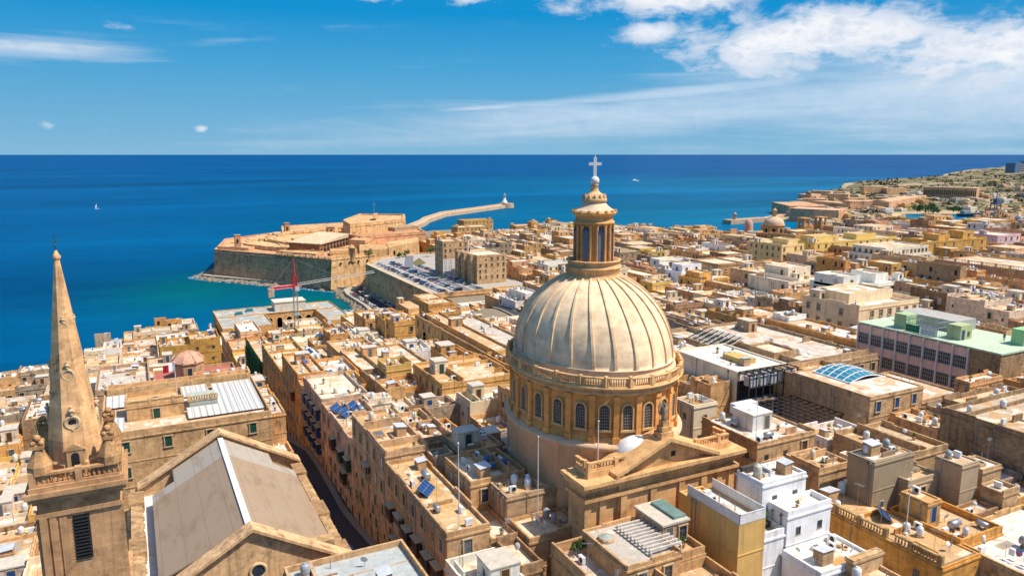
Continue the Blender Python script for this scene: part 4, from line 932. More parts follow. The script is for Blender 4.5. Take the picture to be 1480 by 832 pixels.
# yellow house with white railed terrace
f3 = house('townhouse', 'yellow house with white railed roof terrace and deck chairs', 'house', [(60.8, 65, 60.5, 69.8, 57.0, .15, (.62, .60, .57)), (61, 64.8, 69.8, 71.6, 56.4, .3, R_['white'])], (.62, .38, .12), R_['white'], 36, mt=M_PLASTER, hut=False, divs=0, faces=[], cornice=False, words='yellow house with white railing', rag=False)
cx, cy, cz = f3['base']; b = MB()
for (x0, x1, y0, y1) in ((60.85, 60.9, 60.5, 69.8), (64.95, 65, 60.5, 69.8), (60.85, 65, 60.5, 60.55)): b.box(x0-cx, x1-cx, y0-cy, y1-cy, 57.1-cz, 58.35-cz); b.box(x0-.03-cx, x1+.03-cx, y0-.03-cy, y1+.03-cy, 58.35-cz, 58.45-cz)
b.build('terrace_rail', mat('white_metal'), f3['root'])
# white house
f4 = house('white_house', 'white two level house with square terraces and roof garden beside the yellow house', 'house', [(68.6, 76.2, 60.4, 63.6, 56.4, .7, (.80, .78, .73)), (67.6, 75.2, 63.7, 68.2, 59.3, .35, (.62, .60, .56)), (68, 77, 54.5, 60.3, 51.9, .4, (.78, .75, .68)), (65.1, 68.5, 60.6, 66, 54.2, .8, (.5, .45, .38))], (.74, .725, .70), R_['white'], 36, mt=M_PLASTER, hut=False, divs=0, faces=['-y'], tints=('grey',), kinds=('small',), step=2.6, maxrow=1, skip=.3, words='white two level house', rag=False)
cx, cy, cz = f4['base']; b = MB(); b.box(67.7-cx, 71.2-cx, 67.4-cy, 67.9-cy, 59.3-cz, 60.2-cz)
b.build('plant_boxes', mat('dark_pot', (.08, .07, .06), .8), f4['root'])
house('townhouse', 'rough brick house with tall bare parapet in front of the white terraces', 'house', [(70.5, 77, 47.5, 54.2, 51.0, .3, R_['sandy']), (72, 77.2, 53.4, 54.4, 53.2, .1)], (.50, .38, .23), R_['sandy'], 35, hut=False, divs=0, faces=[], words='bare brick parapet house')
f6 = house('townhouse', 'beige house with blank walls and pale grey inset roof', 'house', [(86.2, 92.8, 70.8, 77.2, 54.4, .6, (.58, .53, .44))], (.55, .40, .24), R_['pale'], 38, hut=False, divs=1, faces=[], words='beige inset roof house')
f7 = house('townhouse', 'tall brown rendered house with water drums on its flat roof', 'house', [(89.2, 97.6, 64.2, 68.6, 57.8, .15, (.58, .43, .25))], (.31, .235, .145), R_['sandy'], 40, mt=M_PLASTER, hut=False, divs=0, faces=['-x', '-y'], kinds=('small',), tints=('white', 'grey'), step=3.4, dz=4.2, maxrow=2, skip=.3, words='tall brown rendered house')
f8 = house('townhouse', 'narrow brown tower house with white flat top among the roof yards', 'house', [(101.3, 105.2, 59.4, 63.4, 56.8, .2, R_['white']), (94.5, 101.3, 62.6, 67.5, 54.2, .5, R_['rusty'])], (.38, .28, .175), R_['rusty'], 40, mt=M_PLASTER, hut=False, divs=0, faces=['-y'], kinds=('gap',), tints=('grey',), maxrow=1, words='narrow brown tower house')
house('townhouse', 'small square brick house with pale top right of the brown tower house', 'house', [(107.4, 112, 60, 64, 54.6, .3, R_['white']), (105.4, 109, 55.8, 59, 53.2, .3, R_['pale'])], (.46, .35, .22), R_['pale'], 40, hut=False, divs=0, faces=['-y'], kinds=('gap',), tints=('brown',), maxrow=1, words='small square brick house')
f9 = house('townhouse', 'long orange street front with stone balustrades and roof yards', 'house', [(82.8, 90, 49.5, 70, 51.4, .2, R_['sandy']), (90, 99, 52, 62, 51.0, .9, R_['pale'])], (.60, .335, .09), R_['sandy'], 37, hut=False, divs=1, faces=['-x'], kinds=('small',), tints=('brown',), step=6, maxrow=2, words='orange balustraded front')
cx, cy, cz = f9['base']; b = MB(); balus(b, 83.1, 57.4, 83.1, 69.4, 51.5, f9['base'], 1.25); balus(b, 83.1, 50, 83.1, 56, 51.5, f9['base'], 1.25); b.build('balustrade', M_OLD, f9['root'], color=(.5, .37, .2))
house('townhouse', 'small ochre stair house with blue door rising from the roof yards', 'house', [(90.6, 93.4, 57, 61, 54.6, .2, R_['rusty'])], (.54, .36, .15), R_['rusty'], 45, hut=False, divs=0, faces=[], words='ochre stair house')
opening(WIN['door', 'blue'], 'door', HOUSES[-1]['root'], HOUSES[-1]['base'], 92, 57, 51.8, '-y')
f10 = house('townhouse', 'wide house with smooth white grey roof and parapet at the bottom right', 'house', [(90.6, 109.5, 43.5, 55.4, 50.6, .6, (.66, .63, .57))], (.55, .40, .21), R_['white'], 36, hut=False, divs=0, faces=['-x'], kinds=('glass',), tints=('white', 'grey'), step=4, maxrow=3, words='wide pale roofed house')
house('townhouse', 'yellow parapet house cut by the lower right corner', 'house', [(92, 104, 33, 42.6, 49.4, 1.1, R_['white'])], (.60, .42, .19), R_['white'], 36, hut=False, divs=0, faces=['-x', '-y'], words='yellow parapet corner house')
f12 = house('townhouse', 'house with flaking tan roof and crumbling parapet walls right of the beige house', 'house', [(100.4, 112.3, 68.4, 80.2, 54.2, .8, (.52, .41, .28))], (.46, .35, .21), R_['sandy'], 40, hut=False, divs=2, faces=['-x'], kinds=('gap',), tints=('brown',), words='flaking tan roof house')
house('townhouse', 'long brown roof terrace house with drums and grey walls at the right edge', 'house', [(118.5, 150, 56, 74, 57.5, .8, (.50, .43, .33)), (128, 146, 74, 80, 56, .8, R_['sandy'])], (.33, .265, .18), R_['sandy'], 42, mt=M_OLD, hut=True, divs=2, faces=['-y'], words='long brown terrace house')
house('townhouse', 'nearest house with pale grey felt roof and stone parapet at the bottom edge', 'house', [(12.6, 27.0, 66, 83.3, 52.0, .75, (.42, .43, .41))], (.50, .36, .21), R_['grey'], 35, hut=False, divs=0, faces=['-x'], words='nearest felt roof house', rag=False)
M_FELT = mat('grey_felt', (.40, .42, .40), .85, .2)
for c_ in HOUSES[-1]['root'].children:
    if c_.name.startswith('roof'): c_.data.materials[0] = M_FELT
cx, cy, cz = HOUSES[-1]['base']; b = MB(); b.box(12.9-cx, 26.7-cx, 79.2-cy, 79.3-cy, 51.9-cz, 52.12-cz); b.box(19.6-cx, 19.7-cx, 66.3-cy, 79.2-cy, 51.9-cz, 52.1-cz); b.box(15.3-cx, 15.7-cx, 66.3-cy, 83-cy, 51.9-cz, 52.8-cz); b.build('roof_seam', M_STONE, HOUSES[-1]['root'], color=(.55, .47, .36))
# --- modern blocks right of the dome
w1 = house('office_block', 'cream rendered modern block with white roof and steel plant deck', 'office block', [(103.8, 117.3, 106.2, 124.6, 57.6, .35, (.72, .70, .66))], (.78, .64, .46), R_['white'], 40, mt=M_PLASTER, hut=False, divs=0, faces=[], cornice=False, words='cream block with plant deck', rag=False)
cx, cy, cz = w1['base']; fr = w1['root']
b = MB()
for x in [104.2+k*1.85 for k in range(8)]:
    for y in (103.2, 106.0): b.box(x-.09-cx, x+.09-cx, y-.09-cy, y+.09-cy, 46-cz, 58-cz)
    b.box(x-.07-cx, x+.07-cx, 103.2-cy, 106-cy, 57.8-cz, 58-cz)
for z in (49.3, 52.4, 55.2, 57.86):
    for y in (103.2, 106.0): b.box(104-cx, 117.4-cx, y-.08-cy, y+.08-cy, z-cz, z+.14-cz)
b.build('steel_frame', mat('dark_steel', (.06, .06, .06), .5, .4, .4), fr)
b = MB()
for z in (49.1, 52.2): b.box(104-cx, 117.4-cx, 103-cy, 106.1-cy, z-.3-cz, z-cz); b.box(103.9-cx, 117.5-cx, 102.85-cy, 103.0-cy, z-.05-cz, z+.4-cz, 1)
b.box(104-cx, 117.4-cx, 106.0-cy, 106.15-cy, 46-cz, 56-cz, 2); b.build('plant_deck', [M_METAL, mat('timber_rail', (.38, .22, .10), .7), M_DARK], fr, color=(.2, .2, .2))
b = MB()
for k, x in enumerate((105, 107.6, 110.2, 113, 115.4)): b.box(x-cx, x+1.9-cx, 103.6-cy, 105.5-cy, 55.3-cz, 57.2-cz); b.lathe([(.75, 57.2-cz), (.75, 57.35-cz)], 14, x+.95-cx, 104.55-cy, mi=1)
b.build('chiller', [M_METAL, M_DARK], fr, color=(.46, .46, .46))
b = MB(); b.tube((110.4-cx, 104.5-cy, 50.3-cz), (113-cx, 104.5-cy, 50.3-cz), .85, n=16); b.build('duct', M_STEEL, fr)
b = MB(); b.prism([(109-cx, 110-cy), (112.5-cx, 110-cy), (112.5-cx, 116-cy), (109-cx, 116-cy)], 57.5-cz, 58.7-cz); b.build('roof_lantern', M_PLASTER, fr, color=(.58, .40, .13))
w2 = house('museum', 'sandstone block with large blue glass skylight on its white roof', 'museum', [(113.2, 127.7, 83.5, 101.0, 57.8, .25, (.76, .70, .61)), (127.7, 139.5, 83.6, 99, 54.8, .4, (.70, .66, .60)), (113.5, 127, 101, 106, 56.6, 1.0, R_['sandy'])], (.50, .375, .235), R_['white'], 40, hut=False, divs=0, faces=['-y'], kinds=('shut',), tints=('blue',), step=3.4, maxrow=1, skip=0, words='skylight block', clutter=False, rag=False)
cx, cy, cz = w2['base']; fr = w2['root']
b = MB(); bx0, bx1, by0, by1 = 117.2, 126.8, 91, 99.5; zz = lambda i, j: 58.0+.9*sin(pi*(i+.2)/8)*.9+.35*sin(j*1.3)*0-cz
vs = []
for j in range(6):
    for i in range(9):
        x = bx0+(bx1-bx0)*i/8; y = by0+(by1-by0)*j/5; vs.append((x-cx, y-cy, 57.95+1.5*sin(pi*i/8)*(.55+.45*sin(pi*j/5))-cz))
b.add(vs, [(j*9+i, j*9+i+1, (j+1)*9+i+1, (j+1)*9+i) for j in range(5) for i in range(8)])
for j in range(6):
    for i in range(8): b.tube(vs[j*9+i], vs[j*9+i+1], .09, n=4, mi=1)
for i in range(9):
    for j in range(5): b.tube(vs[j*9+i], vs[(j+1)*9+i], .09, n=4, mi=1)
b.box(bx0-.2-cx, bx1+.2-cx, by0-.2-cy, by0-cy, 57.7-cz, 58.1-cz, 1); b.box(bx0-.2-cx, bx0-cx, by0-cy, by1-cy, 57.7-cz, 58.1-cz, 1)
b.build('skylight', [mat('sky_glass', (.02, .21, .31), .10, .5), mat('white_metal')], fr)
w3 = house('office_block', 'flat grey roofed building with white roof cabin and air units behind the pediment', 'office block', [(80.5, 92.6, 77.4, 89.6, 57.2, .35, (.64, .64, .62)), (80.2, 92.9, 77.1, 90, 54.6, .05, None)], (.46, .33, .19), R_['grey'], 38, hut=False, divs=0, faces=['-y', '-x'], kinds=('small',), tints=('brown',), step=3.4, maxrow=1, words='grey roof with white cabin')
cx, cy, cz = w3['base']; b = MB(); b.box(84-cx, 88-cx, 82-cy, 86.4-cy, 57.2-cz, 59.8-cz); b.box(83.9-cx, 88.1-cx, 81.9-cy, 86.5-cy, 59.8-cz, 60-cz); cab = b.build('roof_cabin', M_PLASTER, w3['root'], color=(.72, .69, .64))
opening(WIN['door', 'grey'], 'door', cab, w3['base'], 87, 82, 57.25, '-y'); b = MB(); b.box(86-cx, 90.6-cx, 87.6-cy, 89.2-cy, 57.9-cz, 59.5-cz)
for x in (86.5, 88.4, 90.2): b.box(x-.1-cx, x+.1-cx, 87.8-cy, 89-cy, 57.2-cz, 57.9-cz)
b.build('plant_box', M_METAL, w3['root'], color=(.66, .68, .7))
w3b = house('white_house', 'small cream house with brown shutters tucked between dome and grey roof', 'house', [(81, 86, 92.2, 97.2, 58.6, .2, R_['pale'])], (.64, .52, .36), R_['pale'], 40, mt=M_PLASTER, hut=False, divs=0, faces=['-x', '-y'], kinds=('small',), tints=('brown',), step=2.4, maxrow=1, words='small cream house by the drum')
gl = thing('steel_pergola', 'rusty steel grid roof over a dark yard beside the skylight block', 'pergola', (106, 94, 50)); b = MB()
for k in range(9): b.box(-6.5, 6.5, -6+k*1.5, -5.85+k*1.5, 3.4, 3.6)
for k in range(9): b.box(-6.5+k*1.6, -6.35+k*1.6, -6, 6.2, 3.6, 3.75)
b.build('grid', mat('dark_steel'), gl)
for x in (-6, 0, 6):
    for y in (-5.8, 5.8): b = MB(); b.box(x-.1, x+.1, y-.1, y+.1, -4, 3.4); b.build('post', mat('dark_steel'), gl); OCC.append((99.4, 112.8, 87.5, 102)); OCC.append((98, 118, 98, 106.5))
house('townhouse', 'grey flat roof with pitched greenhouse frame and sunken court behind the cream block', 'house', [(118, 146.5, 107, 147, 55.2, .7, (.56, .53, .47)), (104, 118, 126, 147, 55.0, .6, (.6, .57, .5)), (124, 131, 116, 124, 56.4, .5, R_['pale'], 52)], (.42, .33, .22), R_['grey'], 40, hut=True, divs=2, faces=['-x', '-y'], words='greenhouse frame roof')
cx, cy, cz = HOUSES[-1]['base']; b = MB()
for k in range(14):
    y = 127+k*.95; b.add([(119-cx, y-cy, 55.4-cz), (119-cx, y+.6-cy, 55.4-cz), (126-cx, y+.6-cy, 57.6-cz), (126-cx, y-cy, 57.6-cz)], [(0, 1, 2, 3), (3, 2, 1, 0)], k % 2)
b.build('greenhouse_frame', [mat('bleached_timber', (.62, .55, .42), .7), M_GLASS], HOUSES[-1]['root'])
# pink school with a green roof
sc = thing('school', 'long pink concrete school with ribbon windows and pale green roof terrace', 'school', (160, 100, 40)); cx, cy, cz = 160, 100, 40
b = MB(); b.box(153-cx, 170-cx, 91-cy, 117.5-cy, 0, 20.2); b.build('wall', M_PLASTER, sc, color=(.90, .56, .42))
b = MB(); b.box(153.05-cx, 170-cx, 84.6-cy, 91.0-cy, 0, 20.4); b.build('end_wall', M_OLD, sc, color=(.44, .33, .21))
b = MB(); b.box(152.8-cx, 170.2-cx, 84.4-cy, 117.7-cy, 20.4, 20.75); b.build('roof', M_PLASTER, sc, color=(.50, .60, .42))
nb = 8; pw = (117.5-91)/nb
for k in range(nb+1):
    b = MB(); y = 91+k*pw; b.box(152.55-cx, 153.2-cx, y-.16-cy, y+.16-cy, 0, 20.39); b.build('pier', M_PLASTER, sc, color=(.78, .66, .58))
wm = None
for k in range(nb):
    for z in (6.6, 11.2, 15.8):
        y = 91+(k+.5)*pw
        if wm is None:
            b = MB(); wd = pw/2-.2; b.box(-wd, wd, -.06, .2, 0, 2.6, 1)
            b.box(-wd-.05, wd+.05, -.16, .2, -.16, 0, 0)
            for i in range(7): x = -wd+i*wd/3; b.box(x-.022, x+.022, -.09, .1, 0, 2.6, 0)
            for zz_ in (.9, 1.8, 2.56): b.box(-wd, wd, -.085, .1, zz_-.03, zz_+.03, 0)
            wm = b.build('ribbon_window', [mat('window_frame', (.62, .56, .50), .5), M_GLASS, mat('curtain', (.5, .5, .5), .9)], sc, (153-cx, y-cy, z), rz=-pi/2)
        else:
            o = bpy.data.objects.new('ribbon_window', wm.data); COL.objects.link(o); o.parent = sc; o.location = (153-cx, y-cy, z); o.rotation_euler = (0, 0, -pi/2)
b = MB()
for z in (9.5, 15.6):
    for k in range(5): b.box(152.99-cx, 153.03-cx, 86.0+k*.62-cy, 86.25+k*.62-cy, z, z+.9)
b.build('vent_holes', M_DARK, sc)
for (x0, x1, y0, y1, h, c) in ((156, 160, 95, 98, 3.2, (.44, .50, .26)), (155, 158.5, 107, 110, 3.4, (.40, .54, .28)), (163, 176, 86, 88.6, 3.4, (.33, .56, .27)), (162, 176, 100, 114, 2.6, (.42, .40, .36))):
    b = MB(); b.box(x0-cx, min(x1, 169.5)-cx, y0-cy, y1-cy, 20.7, 20.7+h); b.build('roof_room', M_PLASTER, sc, color=c)
opening(WIN['door', 'blue'], 'door', sc, (cx, cy, cz), 156.9, 95, 60.75, '-y'); opening(WIN['small', 'brown'], 'window', sc, (cx, cy, cz), 158.8, 95, 61.4, '-y')
b = MB()
for (x0, y0, x1, y1) in ((154.2, 99, 154.2, 106.6), (154.2, 99, 160, 99), (154.2, 106.6, 160, 106.6)):
    n = int(hypot(x1-x0, y1-y0)/.8)
    for k in range(n+1): x, y = x0+(x1-x0)*k/n, y0+(y1-y0)*k/n; b.tube((x-cx, y-cy, 20.7), (x-cx, y-cy, 24), .035, n=4)
    for h in (21.6, 22.8, 24): b.tube((x0-cx, y0-cy, h), (x1-cx, y1-cy, h), .03, n=4)
b.box(154.25-cx, 154.29-cx, 99-cy, 103-cy, 20.8, 23.0, 1); b.box(154.25-cx, 154.29-cx, 103.1-cy, 106.5-cy, 20.8, 22.4, 2)
b.build('court_fence', [M_STEEL, mat('white_metal'), mat('green_net', fn=f_net)], sc); OCC.append((152, 171, 84, 118)); OCC.append((127, 147, 83, 107))
# long facade walls of the streets beyond
house('long_building', 'long ochre street front with grey coping and row of small windows right of the dome', 'house', [(152.6, 160, 119, 170, 53.2, .8, (.66, .62, .54)), (160, 172, 121, 168, 52.8, .6, R_['white'])], (.56, .36, .15), R_['white'], 40, hut=True, divs=3, faces=['-x'], kinds=('small',), tints=('brown', 'grey'), step=4.2, dz=4.5, skip=.02, words='long ochre street front')
house('long_building', 'long palace front with dark arched doorways and stone cornice behind the dome', 'house', [(81.2, 90, 160, 230, 47.2, .7, R_['pale']), (90, 100, 165, 226, 46.2, .7, R_['grey'])], (.56, .38, .17), R_['pale'], 32, hut=True, divs=4, faces=['-x'], kinds=('glass', 'shut'), tints=('brown', 'grey'), step=5.2, dz=5.0, skip=.1, words='long palace front')
cx, cy, cz = HOUSES[-1]['base']
aw = arch_win(1.5, 5.5, .4, False); me = None
for y in (176, 187.5, 205, 221):
    if me is None: me = aw.build('arched_opening', [mat('carved_stone'), M_DARK, M_DARK], HOUSES[-1]['root'], (81.2-cx, y-cy, 38.6-cz), rz=-pi/2).data
    else:
        o = bpy.data.objects.new('arched_opening', me); COL.objects.link(o); o.parent = HOUSES[-1]['root']; o.location = (81.2-cx, y-cy, 38.6-cz); o.rotation_euler = (0, 0, -pi/2)
for (x0, x1, y0, y1, z, lab, wd) in ((76, 84, 236, 246, 43.5, 'square ochre gatehouse end with arched windows beyond the palace front', 'ochre gatehouse end'), (77, 86, 250, 262, 41.5, 'ochre walled house with buttressed front nearer the bay', 'buttressed ochre house'), (75, 90, 268, 284, 38.5, 'ochre flat roofed house furthest along the palace street', 'farthest ochre street house')):
    house('townhouse', lab, 'house', [(x0, x1, y0, y1, z, .8, R_['pale'])], (.60, .38, .14), R_['pale'], 25, faces=['-x', '-y'], kinds=('glass',), tints=('brown',), words=wd)
house('great_house', 'wide house with smooth pale roof, iron stair and red railing left of the dome', 'house', [(47, 64, 166, 194, 47.8, .6, (.66, .60, .50)), (47.2, 58, 194.2, 210, 46.6, .6, R_['pale'])], (.54, .37, .18), R_['pale'], 34, hut=True, divs=1, faces=['-x', '-y'], step=4, words='wide pale roof house')
# conference hall with grey felt roof by the shore
gh = thing('seafront_hall', 'long waterfront building with blue grey felt roof, glazed lanterns and arched court', 'hall', (64, 392, 3)); cx, cy, cz = 64, 392, 3
b = MB()
for (x0, x1, y0, y1) in ((34.6, 96, 398, 417), (34.6, 58, 370, 398), (84, 96, 366, 398)): shell(b, x0-cx, x1-cx, y0-cy, y1-cy, 0, 15, .5)
b.build('wall', M_STONE, gh, color=(.68, .44, .19))
b = MB()
for (x0, x1, y0, y1) in ((34.9, 95.7, 398, 416.7), (34.9, 57.7, 370.3, 398), (84.3, 95.7, 366.3, 398)): b.box(x0-cx, x1-cx, y0-cy, y1-cy, 14.6, 15)
b.build('roof', M_ROOF, gh, color=(.33, .40, .42))
b = MB(); b.box(64-cx, 80-cx, 402-cy, 412-cy, 14.9, 19.6); b.box(63.7-cx, 80.3-cx, 401.7-cy, 412.3-cy, 19.6, 20); b.build('roof_room', M_PLASTER, gh, color=(.66, .58, .46))
for x, y in ((46, 402), (52, 408)):
    b = MB(); b.box(x-2-cx, x+2-cx, y-2.4-cy, y+2.4-cy, 14.9, 15.6); b.prism([(x-1.6-cx, y-2-cy), (x+1.6-cx, y-2-cy), (x+1.6-cx, y+2-cy), (x-1.6-cx, y+2-cy)], 15.6, 16.4, 1); b.build('roof_lantern', [M_PLASTER, mat('teal_glass', (.02, .14, .13), .2, .5)], gh, color=(.4, .46, .46))
for k in range(5):
    o = bpy.data.objects.new('arched_opening', me); COL.objects.link(o); o.parent = gh; o.location = (60.5+k*5-cx, 398-cy, 7.2); o.scale = (.9, .9, 1)
OCC.append((34, 97, 365, 418))
# palace with the long green balcony
pa = thing('palace', 'tall sandstone palace with long dark green enclosed balcony and roof balustrade', 'palace', (312, 186, 36)); cx, cy, cz = 312, 186, 36
b = MB(); shell(b, 300-cx, 330-cx, 150-cy, 197-cy, 0, 20, .4)
b.box(299.6-cx, 330.4-cx, 149.6-cy, 197.4-cy, 19.0, 19.5); b.box(299.8-cx, 330-cx, 149.8-cy, 197.2-cy, 8.6, 8.9); b.build('wall', M_STONE, pa, color=(.66, .46, .28))
b = MB(); b.box(300.3-cx, 329.7-cx, 150.3-cy, 196.7-cy, 19.6, 20); b.build('roof', M_ROOF, pa, color=R_['white'])
b = MB(); balus(b, 300.3, 150.3, 300.3, 196.7, 56.4, (cx, cy, cz), 1.5, .6); balus(b, 301.2, 150.3, 329, 150.3, 56.4, (cx, cy, cz), 1.5, .6); b.build('balustrade', M_STONE, pa, color=(.58, .44, .28))
b = MB(); b.box(298.6-cx, 300.1-cx, 168-cy, 196-cy, 8.4, 8.7); b.box(298.7-cx, 300.05-cx, 168.1-cy, 195.9-cy, 8.7, 9.8); b.box(298.8-cx, 300.0-cx, 168.2-cy, 195.8-cy, 9.8, 11.2, 1); b.box(298.6-cx, 300.1-cx, 168-cy, 196-cy, 11.2, 11.6)
for k in range(29): y = 168.2+k*.985; b.box(298.68-cx, 298.85-cx, y-.1-cy, y+.1-cy, 9.8, 11.2)
b.build('long_balcony', [mat('balcony_dark_green', (.012, .045, .045), .5), M_GLASS], pa)
for y, z in ((160, 46.5), (153.5, 47), (160, 39.5), (188, 50.2), (174, 50.2), (164, 50.2), (192, 40), (176, 40)): opening(WIN['shut', 'grey'], 'window', pa, (cx, cy, cz), 300, y, z, '-x')
OCC.append((296, 331, 149, 198))
house('corner_house', 'yellow corner house with loggia storey and open balconies next to the palace', 'house', [(286, 297, 206, 220, 49, .5, R_['sandy']), (287.5, 297, 207.5, 219, 53.5, .5, R_['pale'], 49)], (.62, .41, .15), R_['pale'], 34, hut=False, divs=0, faces=['-x', '-y'], kinds=('glass',), tints=('grey',), step=3, balc=.25, words='yellow loggia corner house')
# church with pink dome and twin bell towers on the far ridge
X, Y = at(1117, 348, 27); fc = thing('twin_tower_church', 'distant church with red pink dome, lantern and two open bell towers on the skyline', 'church', (X, Y, 18))
b = MB(); b.box(-16, 16, -14, 26, 0, 15); b.build('wall', M_STONE, fc, color=(.52, .34, .16))
b = MB(); b.lathe([(9, 10), (9, 22), (9.6, 22.2), (9.6, 23), (9, 23.1)], 8, phase=pi/8, smooth=False); b.build('dome_drum', M_STONE, fc, color=(.56, .37, .18))
for k in range(8):
    a = 2*pi*k/8; o = bpy.data.objects.new('window', me); COL.objects.link(o); o.parent = fc; o.location = (8.35*cos(a), 8.35*sin(a), 15); o.rotation_euler = (0, 0, a+pi/2)
b = MB(); b.lathe([(8.6*cos(t), 23+7*sin(t)) for t in [i*radians(78)/10 for i in range(11)]], 24); b.build('dome', M_PLASTER, fc, color=(.62, .45, .29))
b = MB(); b.lathe([(1.9, 30), (1.9, 34.5), (2.4, 34.7), (2.0, 35.2), (1.2, 36.2), (.2, 37)], 10); b.build('lantern', M_STONE, fc, color=(.58, .43, .27))
b = MB(); b.lathe([(3.6, 12), (3.6, 21), (3.3, 23), (2.5, 24.8), (1.1, 26), (.2, 26.4)], 16, -7, 22); b.build('side_dome', M_PLASTER, fc, color=(.60, .33, .24))
for sx in (22, 42):
    b = MB(); b.box(sx-3.6, sx+3.6, -16, -8.6, 0, 22); 
    for dx in (-3.4, 2.0):
        for dy in (-15.9, -10.1): b.box(sx+dx, sx+dx+1.4, dy, dy+1.4, 22, 28)
    b.box(sx-4, sx+4, -16.4, -8.2, 28, 29); b.box(sx-3.8, sx+3.8, -16.2, -8.4, 21.4, 22.1); b.build('bell_tower', M_STONE, fc, color=(.56, .35, .16))
OCC.append((X-18, X+48, Y-18, Y+28))

# larger buildings that stand out in the middle distance on the right
def mid(label, u, v, z, w_, d_, col, roofc, words, more=(), mt=None, **k):
    x, y = at(u, v, z); vols = [(x, x+w_, y, y+d_, z, .8)]+[(x+a, x+c, y+d, y+e, z+dz, .6, None, z-.2) for a, c, d, e, dz in more]
    return house('townhouse', label, 'house', vols, col, roofc, None, mt or M_STONE, None, words=words, **k)
mid('long yellow building with flat grey roof below the twin tower church', 1178, 352, 47, 75, 16, (.78, .52, .16), R_['grey'], 'long yellow building', [(2, 24, 3, 13, 3.4), (40, 58, 3, 13, 3)], M_PLASTER, step=6, divs=1)
mid('tall beige yellow block left of the long yellow building', 1130, 356, 48, 18, 26, (.74, .54, .24), R_['pale'], 'tall beige yellow block', [(9, 17, 4, 16, 2.6)], M_PLASTER, step=4)
mid('pair of plain beige apartment blocks with bare side walls in the middle distance', 1104, 398, 49.5, 14, 20, (.66, .51, .33), R_['pale'], 'plain beige apartment pair', [], None, step=5)
mid('pale stepped block with tanks on its terraces right of the plain beige pair', 1140, 410, 49, 22, 22, (.74, .62, .44), R_['white'], 'pale stepped block', [(8, 21, 8, 21, 4.2)], M_PLASTER, step=4.5)
mid('white walled house with broad white roof terrace in the middle distance', 1225, 418, 52, 36, 17, (.80, .74, .64), R_['white'], 'broad white terrace house', [(0, 9, 2, 15, 3.6), (20, 27, 4, 15, 3)], M_PLASTER, step=4)
mid('cream house with a pillared window gallery under a white roof', 1280, 372, 53, 33, 20, (.76, .66, .50), R_['white'], 'pillared gallery house', [(1, 32, 1, 19, 3.5)], M_PLASTER, step=2.6, kinds=('glass',), tints=('white', 'grey'), skip=0)
mid('long ochre wall with little white cabins on top near the palm', 1330, 352, 52, 60, 16, (.60, .40, .12), R_['pale'], 'long ochre wall', [(20, 30, 3, 12, 3), (42, 52, 3, 12, 4)], None, step=8)
mid('square white house with brown doors on a white roof before the long ochre front', 1140, 462, 53.5, 7, 6, (.82, .78, .70), R_['white'], 'square white cabin house', [], M_PLASTER, step=2.5, hut=False, divs=0)
mid('small ochre house with brown doorway and parapets right of the lantern', 1012, 407, 44, 22, 15, (.72, .45, .14), R_['sandy'], 'small ochre doorway house', [(2, 9, 3, 12, 2.8)], None, step=4)
mid('white painted house with broad white terrace just right of the dome top', 985, 396, 43, 26, 12, (.82, .82, .80), R_['white'], 'white painted terrace house', [(2, 14, 2, 10, 3.4)], M_PLASTER, step=5)
mid('brown long blank wall house behind the white painted terrace', 1038, 384, 46.5, 30, 20, (.50, .36, .22), R_['pale'], 'brown blank wall house', [], M_OLD, step=9)
mid('lilac washed house at the right edge under the dock crane', 1442, 342, 50, 24, 22, (.66, .46, .46), R_['pale'], 'lilac house', [], M_PLASTER, step=5)
mid('cream house with balconies and glazed terrace before the pink school', 1242, 447, 57, 26, 20, (.74, .56, .34), R_['white'], 'cream glazed terrace house', [(3, 22, 6, 18, 2.6)], M_PLASTER, step=3.4, kinds=('glass',), tints=('white',))
# ------------------------------------------------------------------ the rest of the town: every free plot gets a house
import numpy as np
TOWN = [(-48, 45), (-48, 325), (-40, 345), (-22, 355), (14, 400), (33, 404), (34, 364), (97, 364), (97, 398), (118, 400), (128, 385), (146, 385), (146, 389), (216, 389), (216, 530), (262, 560), (300, 640), (390, 690), (440, 680), (485, 630), (505, 560), (540, 490), (600, 400), (640, 280), (640, 60), (300, 20), (95, 28), (30, 40)]
GX0, GY0, GW, GH = -50, 20, 700, 680
free = np.zeros((GW, GH), bool)
for i in range(GW):
    for j in range(GH):
        x, y = GX0+i+.5, GY0+j+.5
        if j % 2 and i > 300: free[i, j] = free[i, j-1]; continue
        free[i, j] = inside(TOWN, x, y)
def block_out(x0, x1, y0, y1):
    free[max(0, int(math.floor(x0-GX0))):max(0, int(math.ceil(x1-GX0))), max(0, int(math.floor(y0-GY0))):max(0, int(math.ceil(y1-GY0)))] = False
for o in OCC: block_out(*o)
for x0, x1 in ((24, 31), (77, 82), (147, 153), (205, 211), (262, 267), (330, 335), (395, 400), (460, 465), (530, 535)): block_out(x0, x1, 0, 700)
for y0, y1, x0, x1 in ((130, 137, -50, 25), (262, 268, -50, 205), (340, 346, -50, 150), (200, 205, 211, 300), (205, 209, 82, 147), (330, 335, 211, 640), (430, 435, 216, 640), (250, 255, 331, 640)): block_out(x0, x1, y0, y1)
block_out(26, 100, 20, 47)
block_out(46, 98, 40, 74)
block_out(-6, 31, 40, 91)
block_out(41, 58, 72, 77)
rf = random.Random(31); LOTS = []
def in_view(x, y, z):
    for dz in (0, -14):
        p = proj(x, y, z+dz)
        if p and -60 < p[0] < 1540 and p[1] < 900: return True
    return False
